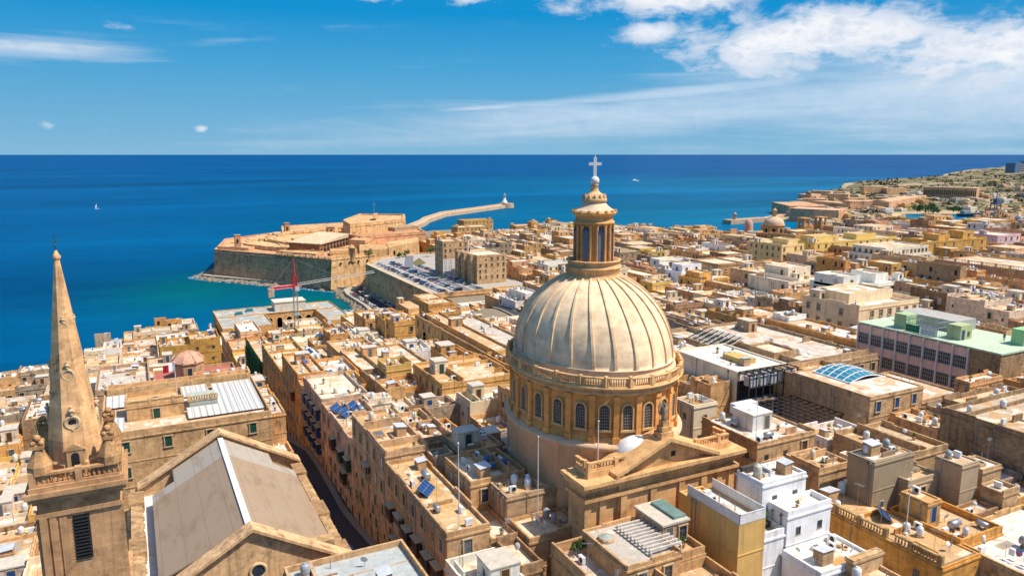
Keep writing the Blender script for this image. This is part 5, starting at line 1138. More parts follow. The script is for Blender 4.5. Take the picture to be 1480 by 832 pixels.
for j in range(GH):
    for i in range(GW):
        if not free[i, j]: continue
        x, y = GX0+i, GY0+j; D = hypot(x, y)
        if D < 170: sw, sd = rf.randint(6, 11), rf.randint(6, 12)
        elif D < 320: sw, sd = rf.randint(10, 19), rf.randint(10, 20)
        elif D < 460: sw, sd = rf.randint(13, 26), rf.randint(13, 26)
        else: sw, sd = rf.randint(14, 28), rf.randint(14, 28)
        w_ = 1
        while w_ < sw and i+w_ < GW and free[i+w_, j]: w_ += 1
        rest = 0
        while rest < 4 and i+w_+rest < GW and free[i+w_+rest, j]: rest += 1
        if rest < 4: w_ += rest
        d_ = 1
        while d_ < sd and j+d_ < GH and free[i:i+w_, j+d_].all(): d_ += 1
        rest = 0
        while rest < 4 and j+d_+rest < GH and free[i:i+w_, j+d_+rest].all(): rest += 1
        if rest < 4: d_ += rest
        free[i:i+w_, j:j+d_] = False
        if w_ < 2 or d_ < 2 or w_*d_ < 12: continue
        cx, cy = x+w_/2, y+d_/2; amp = 2.3 if D > 220 else 1.9
        zt = RZ(cx, cy)-.6+rf.gauss(0, amp)*.9
        if rf.random() < .16: zt -= rf.uniform(2, 4.5)
        if rf.random() < .10 and D > 150: zt += rf.uniform(1.5, 4)
        if D > 330: zt += 1.0
        if not in_view(cx, cy, zt): continue
        LOTS.append((min(w_, d_)/D*(1.0 if D < 250 else .8), x, x+w_, y, y+d_, zt, D))
def scene_bvh(extra=None):
    from mathutils.bvhtree import BVHTree
    bpy.context.view_layer.update(); V, T = [], []
    for o in bpy.data.objects:
        if o.type != 'MESH' or o.name.startswith(('sea', 'surf')) or not o.data.polygons: continue
        me = o.data; n = len(me.vertices); co = np.empty(n*3, np.float32); me.vertices.foreach_get('co', co); M = np.array(o.matrix_world)
        me.calc_loop_triangles(); tr = np.empty(len(me.loop_triangles)*3, np.int32); me.loop_triangles.foreach_get('vertices', tr)
        T.append(tr.reshape(-1, 3)+sum(len(x) for x in V[-1:])*0+scene_bvh.n); V.append(co.reshape(-1, 3) @ M[:3, :3].T+M[:3, 3]); scene_bvh.n += n
    if extra: V.append(np.array(extra[0], np.float32)); T.append(np.array(extra[1], np.int32)+scene_bvh.n)
    scene_bvh.n = 0
    return BVHTree.FromPolygons(np.concatenate(V).tolist(), np.concatenate(T).tolist(), all_triangles=True)
scene_bvh.n = 0
EYES = [CAM, CAM+Vector((7, -5, 1)), CAM+Vector((-8, 2, 2))]
def sees(bvh, pts, eyes=EYES, gap=.3):
    for p in pts:
        for e in eyes:
            d = Vector(p)-e; L = d.length
            if bvh.ray_cast(e, d/L, L-gap)[0] is None: return True
    return False
ev, et = [], []
for (s_, x0, x1, y0, y1, zt, D) in LOTS:
    n = len(ev); ev += [(x, y, z) for z in (zt-12, zt+.3) for x, y in ((x0+.1, y0+.1), (x1-.1, y0+.1), (x1-.1, y1-.1), (x0+.1, y1-.1))]
    for a, c, d, e in ((0, 1, 5, 4), (1, 2, 6, 5), (2, 3, 7, 6), (3, 0, 4, 7), (4, 5, 6, 7)): et += [(n+a, n+c, n+d), (n+a, n+d, n+e)]
bv = scene_bvh((ev, et)); vis = []
for l in LOTS:
    (s_, x0, x1, y0, y1, zt, D) = l; pts = [(x0+(x1-x0)*i/6, y0+(y1-y0)*j/6, zt+.7) for i in range(7) for j in range(7)]+[(x0+(x1-x0)*i/4, y0-.1, zt-1.5) for i in range(5)]+[(x0-.1, y0+(y1-y0)*i/4, zt-1.5) for i in range(5)]
    pts = [p for p in pts if (lambda q_: q_ and -25 < q_[0] < 1505 and -10 < q_[1] < 850)(proj(*p))]
    if not pts: continue
    k = sum(sees(bv, [p], [CAM]) for p in pts)
    if k or sees(bv, pts): vis.append((s_*(.15+min(k, 30)/30), x0, x1, y0, y1, zt, D))
print('lots visible', len(vis), 'of', len(LOTS)); LOTS = vis; LOTS.sort(reverse=True)
NIND = 255
colk, colw = ['ochre', 'sand', 'cream', 'brown', 'grey', 'white', 'yellow', 'pinkish'], [.18, .25, .19, .11, .09, .10, .04, .04]
rfk, rfw = ['pale', 'white', 'grey', 'rusty', 'sandy'], [.30, .27, .21, .08, .14]
AUTO = []
for n_, (s_, x0, x1, y0, y1, zt, D) in enumerate(LOTS[:NIND]):
    ck = rf.choices(colk, colw)[0]; rk = rf.choices(rfk, rfw)[0]; col = jit(PAL[ck], .07); roofc = jit(ROOFC[rk], .05)
    g = .03; W, Dp = x1-x0, y1-y0; par = rf.choice([.35, .6, .9, 1.1])
    vols = [(x0+g, x1-g, y0+g, y1-g, zt, par)]
    if W > 7 and Dp > 7 and rf.random() < .55:      # raised storey or sunken yard on one side
        f = rf.uniform(.35, .6); up = rf.choice([-2.8, -1.6, 1.4, 2.9, 3.2])
        if rf.random() < .5:
            xm = x0+W*f; vols = [(x0+g, xm, y0+g, y1-g, zt, par), (xm+.03, x1-g, y0+g, y1-g, zt+up, rf.choice([.3, .6, .9]), jit(ROOFC[rf.choices(rfk, rfw)[0]]))]
        else:
            ym = y0+Dp*f; vols = [(x0+g, x1-g, y0+g, ym, zt, par), (x0+g, x1-g, ym+.03, y1-g, zt+up, rf.choice([.3, .6, .9]), jit(ROOFC[rf.choices(rfk, rfw)[0]]))]
    mt = M_PLASTER if ck in ('white', 'yellow', 'cream') and rf.random() < .7 else (M_OLD if ck in ('brown', 'grey') else M_STONE)
    rec = house('townhouse', None, 'house', vols, col, roofc, None, mt, 'town houses', kinds=('shut', 'glass', 'small'), balc=.10 if D < 260 else 0, hut=rf.random() < .8, divs=rf.choice([0, 1, 1, 2]) if D < 220 else rf.choice([0, 1]), maxrow=4 if D < 220 else 3, step=rf.uniform(2.8, 4.2), skip=.2, occ=False, cornice=rf.random() < .5, seed=n_)
    rec.update(ck=ck, rk=rk, D=D, zt=zt, W=W, Dp=Dp); AUTO.append(rec)
# beyond those, the small far houses as one mass
far = {}
b = MB(); bm_cols = [PAL[k] for k in colk]; rm_cols = [ROOFC[k] for k in rfk]
def fmat(nm, c, fn): return mat(nm, c, .92, .12, fn=fn)
fmats = [fmat('far_wall_'+k, PAL[k], f_stone(.4, .1, .5)) for k in colk]+[fmat('far_roof_'+k, ROOFC[k], f_roof) for k in rfk]+[M_DARK, mat('far_tank', (.55, .6, .64), .5)]
for (s_, x0, x1, y0, y1, zt, D) in LOTS[NIND:]:
    ci = rf.choices(range(8), colw)[0]; ri = 8+rf.choices(range(5), rfw)[0]; g = .03; zg = min(GZ((x0+x1)/2, (y0+y1)/2), zt-3)-2
    boxes = [(x0+g, x1-g, y0+g, y1-g, zt)]
    if x1-x0 > 8 and rf.random() < .7:
        xm = x0+(x1-x0)*rf.uniform(.35, .65); boxes = [(x0+g, xm, y0+g, y1-g, zt), (xm+.03, x1-g, y0+g, y1-g, zt+rf.choice([-3, -1.5, 1.5, 3]))]
    for (a, e, c, d_, z) in boxes:
        st_ = len(b.f); shell(b, a, e, c, d_, zg, z, rf.choice([.4, .8, 1.0]))
        for q_ in range(st_, len(b.f)): b.m[q_] = ci
        b.box(a+.27, e-.27, c+.27, d_-.27, z-.2, z, ri)
        if rf.random() < .75 and e-a > 5 and d_-c > 6:
            hx, hy = rf.uniform(a+.4, e-4), rf.uniform(c+1, d_-4.5); b.box(hx, hx+rf.uniform(2.2, 3.4), hy, hy+rf.uniform(2.4, 4), z, z+rf.uniform(2, 3), rf.choice([ci, 5, 2]), 8)
        for t in range(rf.randint(0, 3)):
            tx, ty = rf.uniform(a+1, e-2), rf.uniform(c+1, d_-2); b.box(tx, tx+rf.uniform(.8, 1.6), ty, ty+1, z, z+rf.uniform(.9, 1.5), 14)
        for k in range(int((e-a)//3.2)):
            for r in range(3):
                if rf.random() < .75: x = a+1.2+k*3.2; zz = z-2.8-r*3.8; b.box(x, x+1.1, c-.05, c+.1, zz, zz+1.9, 13)
        for k in range(int((d_-c)//3.4)):
            for r in range(3):
                if rf.random() < .75: y = c+1.2+k*3.4; zz = z-2.8-r*3.8; b.box(a-.05, a+.1, y, y+1.1, zz, zz+1.9, 13)
if b.f: tag(b.build('far_houses', fmats), 'hazy mass of small far sandstone houses on the skyline right of the lantern', 'houses', kind='stuff')
print('lots', len(LOTS), 'autos', len(AUTO))
# ------------------------------------------------------------------ things on the roofs
def proto(name, cat): o = thing(name, None, cat, (0, 0, -50)); return o
pt = {}
o = pt['tank'] = proto('water_tank', 'water tank'); b = MB(); b.box(-.55, .55, -.55, .55, 0, .35); b.build('stand', M_STONE, o, color=(.5, .4, .27))
b = MB(); b.lathe([(.5, .35), (.55, .5), (.55, 1.5), (.45, 1.65), (.2, 1.75), (.2, 1.82)], 14); 
for z in (.7, .95, 1.2): b.lathe([(.55, z), (.585, z+.04), (.55, z+.08)], 14, cap=False)
k = b.build('barrel', M_PLASTIC, o, color=(.62, .63, .62)); k['tint'] = 1
o = pt['drum'] = proto('steel_tank', 'steel tank'); b = MB(); 
for x in (-.6, .6): b.box(x-.08, x+.08, -.5, .5, 0, .45)
b.box(-.6, .6, -.05, .05, .1, .2)
b.build('stand', M_METAL, o, color=(.2, .17, .14)); b = MB()
vs = []; n = 14
for x, r in ((-1.0, .3), (-.92, .52), (.92, .52), (1.0, .3)):
    for i in range(n): vs.append((x, r*cos(2*pi*i/n), .95+r*sin(2*pi*i/n)))
b.add(vs, [(j*n+i, j*n+(i+1) % n, (j+1)*n+(i+1) % n, (j+1)*n+i) for j in range(3) for i in range(n)], 0, True); b.add(vs, [tuple(range(n))[::-1], tuple(range(3*n, 4*n))]); b.build('cylinder', M_STEEL, o)
o = pt['ac'] = proto('air_unit', 'air unit'); b = MB(); b.box(-.5, .5, -.22, .22, .12, .95); b.box(-.45, -.35, -.22, .22, 0, .12); b.box(.35, .45, -.22, .22, 0, .12); b.build('case', M_METAL, o, color=(.70, .70, .68))
b = MB(); b.add([(.12+.32*cos(2*pi*i/14), -.235, .54+.32*sin(2*pi*i/14)) for i in range(14)], [tuple(range(14))]); b.build('fan', M_DARK, o)
o = pt['dish'] = proto('satellite_dish', 'dish'); b = MB(); b.tube((0, 0, 0), (0, 0, 1.0), .035); b.tube((0, -.05, 1.0), (0, -.55, 1.25), .02); b.build('mast', M_STEEL, o)
b = MB(); pr_ = [(.03, 0), (.2, .03), (.36, .09), (.48, .17)]; vs = []
for r, h in pr_:
    for i in range(14):
        a = 2*pi*i/14; x, z = r*cos(a), r*sin(a); vs.append((x, -h*.9-.08-z*.35, 1.1+z*.93))
b.add(vs, [(j*14+i, j*14+(i+1) % 14, (j+1)*14+(i+1) % 14, (j+1)*14+i) for j in range(3) for i in range(14)], 0, True); b.build('bowl', M_METAL, o, color=(.66, .66, .64))
o = pt['aerial'] = proto('tv_aerial', 'aerial'); b = MB(); b.tube((0, 0, 0), (0, 0, 4.2), .03, .02); b.tube((-.7, 0, 3.9), (.7, 0, 3.9), .015)
for i in range(8): b.tube((-.65+i*.18, -.3, 3.9), (-.65+i*.18, .3, 3.9), .01, n=4)
b.build('pole', M_STEEL, o)
o = pt['line'] = proto('washing_line', 'washing line'); b = MB()
for x in (-1.8, 1.8): b.tube((x, 0, 0), (x, 0, 1.8), .035); b.tube((x, -.5, 1.75), (x, .5, 1.75), .025)
for y in (-.4, 0, .4): b.tube((-1.8, y, 1.76), (1.8, y, 1.76), .008, n=3)
b.build('frame', M_STEEL, o)
for i, (x, y, w_, h_, c) in enumerate(((-1.3, -.4, .7, .9, (.7, .7, .72)), (-.4, -.4, .5, .6, (.5, .08, .1)), (.5, -.4, .9, 1.0, (.75, .74, .7)), (-.9, .4, .8, .8, (.12, .2, .45)), (.6, .4, .6, .7, (.7, .6, .3)))):
    b = MB(); vs = [(x+w_*u/4, y+.05*sin(u*1.7+k_*.8), 1.75-h_*k_/3) for k_ in range(4) for u in range(5)]; b.add(vs, [(a*5+u, a*5+u+1, a*5+u+6, a*5+u+5) for a in range(3) for u in range(4)]); b.build('cloth', M_PLASTIC, o, color=c)
o = pt['solar'] = proto('solar_array', 'solar panel'); b = MB(); q_ = [(-1.6, -.8, .25), (1.6, -.8, .25), (1.6, .8, 1.25), (-1.6, .8, 1.25)]; b.add(q_+[(x, y, z-.08) for x, y, z in q_], [(0, 1, 2, 3), (7, 6, 5, 4), (0, 4, 5, 1), (1, 5, 6, 2), (2, 6, 7, 3), (3, 7, 4, 0)])
for k in range(5):
    x = -1.6+k*.8
    q2 = [(x-.025, -.8, .265), (x+.025, -.8, .265), (x+.025, .8, 1.265), (x-.025, .8, 1.265)]; b.add(q2, [(0, 1, 2, 3)], 1)
for k in range(3):
    y = -.8+k*.8; z = .268+k*.5; b.add([(-1.6, y-.025, z-.015), (1.6, y-.025, z-.015), (1.6, y+.025, z+.015), (-1.6, y+.025, z+.015)], [(0, 1, 2, 3)], 1)
b.build('panel', [M_PANEL, M_STEEL], o); b = MB()
b.tube((-1.4, .7, .05), (1.4, .7, .05), .02); b.tube((-1.4, -.7, .05), (1.4, -.7, .05), .02)
for x in (-1.4, 1.4): b.tube((x, .7, 0), (x, .7, 1.1), .03); b.tube((x, -.7, 0), (x, -.7, .25), .03); b.tube((x, -.7, .05), (x, .7, .05), .02)
b.build('rack', M_STEEL, o)
o = pt['heater'] = proto('solar_heater', 'solar heater'); b = MB(); q_ = [(-.95, -.9, .2), (.95, -.9, .2), (.95, .6, 1.15), (-.95, .6, 1.15)]; b.add(q_+[(x, y, z-.1) for x, y, z in q_], [(0, 1, 2, 3), (7, 6, 5, 4), (0, 4, 5, 1), (1, 5, 6, 2), (2, 6, 7, 3), (3, 7, 4, 0)]); b.build('collector', M_PANEL, o)
b = MB(); b.tube((-.9, .75, 1.35), (.9, .75, 1.35), .3, n=12); b.build('boiler', M_METAL, o, color=(.72, .72, .7)); b = MB()
b.tube((-.8, .75, .05), (.8, .75, .05), .02)
for x in (-.8, .8): b.tube((x, -.8, .05), (x, .75, .05), .02); b.tube((x, .75, 0), (x, .75, 1.2), .03); b.tube((x, -.8, 0), (x, -.8, .2), .03)
b.build('rack', M_STEEL, o)
o = pt['pot'] = proto('potted_plant', 'potted plant'); b = MB(); b.lathe([(.22, 0), (.3, .5), (.33, .52)], 10); b.build('pot', M_PLASTIC, o, color=(.45, .2, .1)); b = MB(); rr = random.Random(5)
for i in range(120):
    a, e, r = rr.uniform(0, 2*pi), rr.uniform(-.3, 1.5), rr.uniform(.1, .6); c = Vector((r*cos(a)*cos(e), r*sin(a)*cos(e), .85+r*sin(e))); d1 = Vector((rr.gauss(0, 1), rr.gauss(0, 1), rr.gauss(0, 1))).normalized()*.13; d2 = Vector((rr.gauss(0, 1), rr.gauss(0, 1), rr.gauss(0, 1))).normalized()*.07
    b.add([c-d1, c+d2, c+d1, c-d2], [(0, 1, 2, 3)])
b.build('leaves', M_LEAF, o, color=(.06, .12, .03))
o = pt['shed'] = proto('roof_shed', 'roof shed'); b = MB(); b.box(-1, 1, -.8, .8, 0, 1.7); b.build('body', M_STONE, o, color=(.5, .38, .24))['tint'] = 1; b = MB(); b.add([(-1.15, -.95, 1.75), (1.15, -.95, 1.75), (1.15, .95, 1.95), (-1.15, .95, 1.95), (-1.15, -.95, 1.68), (1.15, -.95, 1.68), (1.15, .95, 1.88), (-1.15, .95, 1.88)], [(0, 1, 2, 3), (7, 6, 5, 4), (0, 4, 5, 1), (1, 5, 6, 2), (2, 6, 7, 3), (3, 7, 4, 0)]); b.build('lid', M_METAL, o, color=(.55, .56, .56))
GRP = dict(tank='water tanks on the roofs', drum='steel tanks on the roofs', ac='air units on the roofs', dish='satellite dishes on the roofs', aerial='aerials on the roofs', line='washing lines on the roofs', solar='solar panels on the roofs', heater='solar heaters on the roofs', pot='potted plants on the roofs', shed='sheds on the roofs')
TANKC = {'white': (.66, .67, .66), 'blue': (.03, .13, .32), 'green': (.02, .13, .07), 'grey': (.33, .34, .35), 'cream': (.6, .54, .42)}
CLUT = []; CNT = {}
def put(kind, x, y, z, rz, rec, tint=None):
    if CNT.get(kind, 0) >= 480: return
    CNT[kind] = CNT.get(kind, 0)+1
    o = copy_tree(pt[kind], None, (x, y, z), rz, TANKC.get(tint)); o['group'] = GRP[kind]; sc_ = random.uniform(.62, 1.0) if kind in ('tank', 'drum', 'pot', 'shed', 'dish') else 1; o.scale = (sc_, sc_, sc_*random.uniform(.9, 1.1)) if kind != 'dish' else (sc_,)*3; CLUT.append(dict(o=o, kind=kind, tint=tint, rec=rec, x=x, y=y, z=z)); return o
sunrot = -SUN_AZ+pi
for rec in HOUSES:
    rnd = rec['rnd']; v = rec['vols'][0]; D = hypot(rec['base'][0], rec['base'][1])
    if D > 380 or not rec['clutter']: continue
    taken = []; X0, Y0_ = rec['base'][0], rec['base'][1]
    if rec['hut']: h = rec['hut']; taken.append((h[0]+X0, h[1]+X0, h[2]+Y0_, h[3]+Y0_))
    for vi, v in enumerate(rec['vols']):
        if len(v) > 7: continue
        area = (v[1]-v[0])*(v[3]-v[2]); n = min(12, area/7.5)*(1 if D < 230 else .7); n = int(n*rnd.uniform(.4, 1.2)+.5)
        cluster = (rnd.uniform(v[0]+1.5, max(v[0]+1.6, v[1]-1.5)), rnd.uniform(v[2]+1.5, max(v[2]+1.6, v[3]-1.5)))
        tint = rnd.choices(['white', 'blue', 'green', 'grey', 'cream'], [.5, .05, .05, .24, .16])[0]
        for k in range(n):
            kind = rnd.choices(['tank', 'drum', 'ac', 'dish', 'aerial', 'line', 'solar', 'heater', 'pot', 'shed'], [.28, .06, .22, .09, .09, .04, .008, .012, .08, .11])[0]
            if kind == 'aerial' and D > 260: continue
            m_ = {'line': 2.2, 'solar': 2.0, 'heater': 1.4, 'shed': 1.5, 'drum': 1.3}.get(kind, .9)
            if v[1]-v[0] < 2*m_+.8 or v[3]-v[2] < 2*m_+.8: continue
            for tr in range(6):
                if kind in ('tank', 'ac', 'drum') and rnd.random() < .6: x, y = cluster[0]+rnd.uniform(-2, 2), cluster[1]+rnd.uniform(-2, 2)
                else: x, y = rnd.uniform(v[0]+m_, v[1]-m_), rnd.uniform(v[2]+m_, v[3]-m_)
                if not (v[0]+m_ <= x <= v[1]-m_ and v[2]+m_ <= y <= v[3]-m_): continue
                if any(a-m_ < x < e+m_ and c-m_ < y < d+m_ for a, e, c, d in taken): continue
                taken.append((x-.6*m_, x+.6*m_, y-.6*m_, y+.6*m_))
                rz = sunrot if kind in ('solar', 'heater') else rnd.choice([0, pi/2, pi, -pi/2]) if kind in ('ac', 'line', 'shed', 'drum') else rnd.uniform(0, 6.28)
                put(kind, x, y, v[4], rz, rec, tint if kind == 'tank' else None); break
# those the photograph singles out
def special(kind, x, y, z, rec, rz=0, tint=None):
    return put(kind, x, y, z, rz, rec, tint)
for x, y in ((33.3, 142), (36.7, 142), (34.3, 138.6)): special('solar', x, y, 49.8, r3, sunrot)
for x, y, t in ((91, 67, 'white'), (93.5, 67.4, 'grey'), (95.2, 67, 'grey')): special('tank', x, y, 57.8, f7, 0, t)
special('tank', 44.5, 78.6, 50.2, r1, 0, 'blue')
for k in range(5): special('solar', 43.8+k*0-.2, 152+k*2.0, 52.5, r4, sunrot) if False else None
for k in ('tank', 'drum', 'ac', 'dish', 'aerial', 'line', 'solar', 'heater', 'pot', 'shed'):
    for c in list(pt[k].children_recursive): bpy.data.objects.remove(c)
    bpy.data.objects.remove(pt[k])
print('clutter', CNT)
# ------------------------------------------------------------------ the star fort on the point
FC = (.64, .45, .25); FD = (.68, .42, .255)
fx, fy = 140, 640
fort = thing('fort', 'large limestone star fort with sloping bastion walls on the point by the sea', 'fort', (fx, fy, 0))
def rel(pts): return [(x-fx, y-fy) for x, y in pts]
def batter(b, poly, z0, z1, out=.10, par=1.2, th=1.6, mi=0):
    """sloping rampart with a parapet rim"""
    a = sum(poly[i][0]*poly[(i+1) % len(poly)][1]-poly[(i+1) % len(poly)][0]*poly[i][1] for i in range(len(poly)))
    if a < 0: poly = poly[::-1]
    n = len(poly)
    def offs(d):
        r = []
        for i in range(n):
            p0, p1, p2 = (Vector(poly[k % n]) for k in (i-1, i, i+1)); e1 = (p1-p0).normalized(); e2 = (p2-p1).normalized()
            n1 = Vector((e1.y, -e1.x)); n2 = Vector((e2.y, -e2.x)); m = (n1+n2); m = m/max(.35, m.length_squared)*2 if m.length > .01 else n1
            r.append(p1+m*d)
        return r
    rings = [(offs((z1-z0)*out), z0), (offs(.12), z1-1.4), (offs(.5), z1-1.3), (offs(.5), z1-.9), (offs(.0), z1-.8), (poly, z1+par), (offs(-th), z1+par), (offs(-th), z1)]
    vs = [(p[0], p[1], z) for r, z in rings for p in r]
    b.add(vs, [(k*n+i, k*n+(i+1) % n, (k+1)*n+(i+1) % n, (k+1)*n+i) for k in range(len(rings)-1) for i in range(n)], mi); b.add(vs[-n:], [tuple(range(n))], mi)
low = [(59, 655), (98, 600), (130, 553), (166, 566), (200, 606), (238, 645), (236, 770), (150, 790), (76, 735)]
b = MB(); batter(b, rel(low), .5, 22); b.build('lower_rampart', M_FORT, fort, color=FD)
b = MB(); b.prism(rel([(84, 668), (98, 636), (116, 614), (128, 600), (150, 640), (175, 700), (205, 760), (150, 770), (104, 724)]), 21.9, 25.5); b.prism(rel([(104, 672), (112, 640), (130, 625), (168, 700), (190, 745), (150, 750), (118, 712)]), 25.4, 28)
rnd = random.Random(4)
for k in range(70):
    x, y = rnd.uniform(85, 190), rnd.uniform(612, 750); zz = 28 if inside([(104, 672), (112, 640), (130, 625), (168, 700), (190, 745), (150, 750), (118, 712)], x, y) else 25.5 if inside([(84, 668), (98, 636), (116, 614), (128, 600), (150, 640), (175, 700), (205, 760), (150, 770), (104, 724)], x, y) else None
    if zz: w_, d_ = rnd.uniform(1, 5), rnd.uniform(1, 6); b.box(x-fx-w_, x-fx+w_, y-fy-d_, y-fy+d_, zz-.1, zz+rnd.uniform(.5, 2.4))
b.build('upper_terrace', M_FORT, fort, color=(.74, .54, .31))
for (poly, z0, z1, c, nm) in (([(62, 664), (84, 642), (97, 662), (76, 690)], 21.9, 23.6, (.70, .50, .29), 'gun_platform'), ([(100, 606), (124, 574), (134, 590), (112, 618)], 21.9, 24.2, (.66, .47, .27), 'gun_platform'),
    ([(120, 690), (150, 700), (196, 742), (196, 762), (130, 750)], 27.9, 30.6, (.74, .54, .32), 'high_terrace'), ([(136, 578), (158, 580), (160, 596), (140, 596)], 21.9, 25, (.70, .5, .28), 'casemate_block'), ([(170, 600), (184, 622), (176, 640), (160, 612)], 21.9, 29.5, (.66, .46, .26), 'casemate_block')):
    b = MB(); batter(b, rel(poly), z0, z1, .03, .8, 1.0); b.build(nm, M_FORT, fort, color=c)
b = MB(); seg0 = [(98, 601), (130, 556)]
for k in range(9):
    t = (k+.5)/9; x, y = 98+32*t, 600-47*t; b.box(x-fx-1.6, x-fx+2.2, y-fy-1.2, y-fy+2.4, 22.9, 24.2+.3*(k % 3))
b.build('merlons', M_FORT, fort, color=FC)
# vaulted barracks with arched galleries
A0, A1 = Vector(at(462, 366, 22.2)), Vector(at(503, 354, 22.2)); dv = (A1-A0).normalized(); nv = Vector((-dv.y, dv.x)); nv = nv if nv.dot(A0) > 0 else -nv
b = MB(); Ln = (A1-A0).length; c4 = [A0, A1, A1+nv*26, A0+nv*26]; b.prism(rel([tuple(p) for p in c4]), 21.9, [29, 31.5, 33, 30])
bk = b.build('barracks', mat('brick_red', obj=True, rough=.9, fn=f_stone(.5, .2, .5)), fort, color=(.27, .125, .062))
b = MB(); b.prism(rel([tuple(p) for p in [A0-nv*.8, A1-nv*.8, A1+nv*27, A0+nv*27]]), 29.0, [29.7, 32.2, 33.6, 30.6]); b.build('roof', M_ROOF, bk, color=(.6, .47, .3))
aw2 = arch_win(1.7, 3.6, .4, False); me2 = None; nb = 9
for r in range(2):
    for k in range(nb):
        p = A0+dv*(Ln*(k+.5)/nb)-nv*.05; z = 22.4+r*3.9
        if r and k < 1: continue
        ang = atan2(-nv.y, -nv.x)+pi/2
        if me2 is None: me2 = aw2.build('arch', [mat('barracks_trim', (.36, .2, .11), .9), M_DARK, M_DARK], bk, (p.x-fx, p.y-fy, z), rz=ang).data
        else:
            o = bpy.data.objects.new('arch', me2); COL.objects.link(o); o.parent = bk; o.location = (p.x-fx, p.y-fy, z); o.rotation_euler = (0, 0, ang); o.scale = (Ln/nb/4.6,)*1+(1, 1)
for (u, v, z, h, w_, nm) in ((344, 359, 22.5, 11.5, 2.9, 'watch_tower'), (415, 340, 27, 11.5, 2.9, 'watch_tower'), (478, 337, 27, 6, 4.2, 'gun_house')):
    x, y = at(u, v, z); b = MB(); b.lathe([(w_*1.15, z-1), (w_*1.05, z+h*.95), (w_*1.2, z+h*.96), (w_*1.2, z+h)], 4, x-fx, y-fy, phase=pi/4, smooth=False); b.box(x-fx-.5, x-fx+.5, y-fy-w_*1.0, y-fy, z+h*.45, z+h*.7, 1); b.build(nm, [M_FORT, M_DARK], fort, color=(.5, .34, .22))
x, y = at(509, 374, 22); b = MB(); b.lathe([(2.6, 20), (2.5, 30), (2.8, 30.2), (2.8, 30.8), (2.4, 31), (1.6, 32.3), (.3, 33)], 14, x-fx, y-fy); b.build('turret', M_FORT, fort, color=FC)
# high cavalier
z = 40; T = [at(507, 322, z), at(534, 317.5, z), at(597, 307, z)]; back = [(T[2][0]+30, T[2][1]+60), (T[0][0]+40, T[0][1]+90)]
b = MB(); batter(b, rel([(178, 700), (172, 652), (232, 682), (252, 738), (212, 765)]), 15, 38, .08, 1.4, 2); b.build('cavalier', M_FORT, fort, color=(.70, .50, .28))
b = MB(); batter(b, rel([(168, 650), (174, 628), (238, 640), (246, 690), (236, 692)]), 10, 30, .06, 1.0, 1.5); b.build('front_rampart', M_FORT, fort, color=FD)
b = MB(); b.prism(rel([(186, 665), (206, 672), (200, 690), (180, 682)]), 29.9, 33.6); b.prism(rel([(216, 662), (243, 672), (240, 684), (212, 676)]), 29.9, 33.2)
b.build('casemates', M_FORT, fort, color=(.42, .35, .25))
o = MB(); o.box(-.05, .05, -.05, .05, 0, 14); o.tube((-2, 0, 11), (2, 0, 11), .05); x, y = at(541, 312, 40); o.build('flag_mast', M_METAL, fort, (x-fx, y-fy, 40), (.6, .6, .6))
b = MB(); b.prism(rel([at(539, 316, 40), at(545, 315, 40), at(546, 313, 40), at(540, 313.5, 40)]), 39.9, 43.5); b.build('signal_hut', M_FORT, fort, color=FC)
# outer works and gate: lit retaining walls before the cavalier
b = MB()
for pts, z0, z1 in (([at(520, 375, 20), at(560, 372, 20), at(563, 366, 20), at(520, 365, 20)], 10, 27), ([at(562, 371, 20), at(605, 361, 20), at(605, 355, 20), at(558, 363, 20)], 10, 27.5)):
    b.prism(rel(pts), z0, z1)
b.box(at(567, 369, 20)[0]-fx-2, at(567, 369, 20)[0]-fx+2, at(567, 369, 20)[1]-fy-2.3, at(567, 369, 20)[1]-fy+2, 18, 24, 1)
b.build('gate_wall', [M_FORT, M_DARK], fort, color=(.72, .51, .27))
for (pts, z1) in (([(130, 549), (166, 561), (170, 571), (134, 561)], 24),):
    b = MB(); batter(b, rel(pts), 1, z1, .06, 1.2, 1.0)
    for k in range(4): x, y = 137+k*7.5, 551.2+k*2.5; b.box(x-fx-.6, x-fx+.6, y-fy-1.3, y-fy+2, 19.3, 20.4, 1)
    b.build('flank_rampart', [M_FORT, M_DARK], fort, color=(.70, .50, .27))
# sea rocks and the foreshore walk
def f_rock(t, c, pos, b):
    n = t.noise(pos, .35, 6, .65); return t.mix(n, (.10, .085, .06), (.40, .32, .22))
M_ROCK = mat('shore_rock', rough=.95, spec=.15, fn=f_rock)
rnd = random.Random(9); b = MB(); shore = [(47, 657), (53, 647), (94, 597), (126, 557), (137, 543)]
for (ax, ay), (ex, ey) in zip(shore, shore[1:]):
    Ls = hypot(ex-ax, ey-ay)
    for k in range(int(Ls/1.6)):
        t = rnd.random(); off = abs(rnd.gauss(0, 4.5))-2; nx_, ny_ = -(ey-ay)/Ls, (ex-ax)/Ls; s = 1 if nx_ < 0 else -1
        x, y = ax+(ex-ax)*t+nx_*off*s, ay+(ey-ay)*t+ny_*off*s; r = rnd.uniform(.8, 3.2); m = 7
        b.lathe([(r*rnd.uniform(.9, 1.3), -1), (r, rnd.uniform(.2, .7)), (r*.5, rnd.uniform(.8, 1.8))], m, x, y, rnd.uniform(.7, 1.4), rnd.uniform(.7, 1.4), phase=rnd.random(), smooth=False)
tag(b.build('rocks', M_ROCK), 'jagged rocks at the waterline below the fort', 'rocks', kind='stuff')
b = MB()
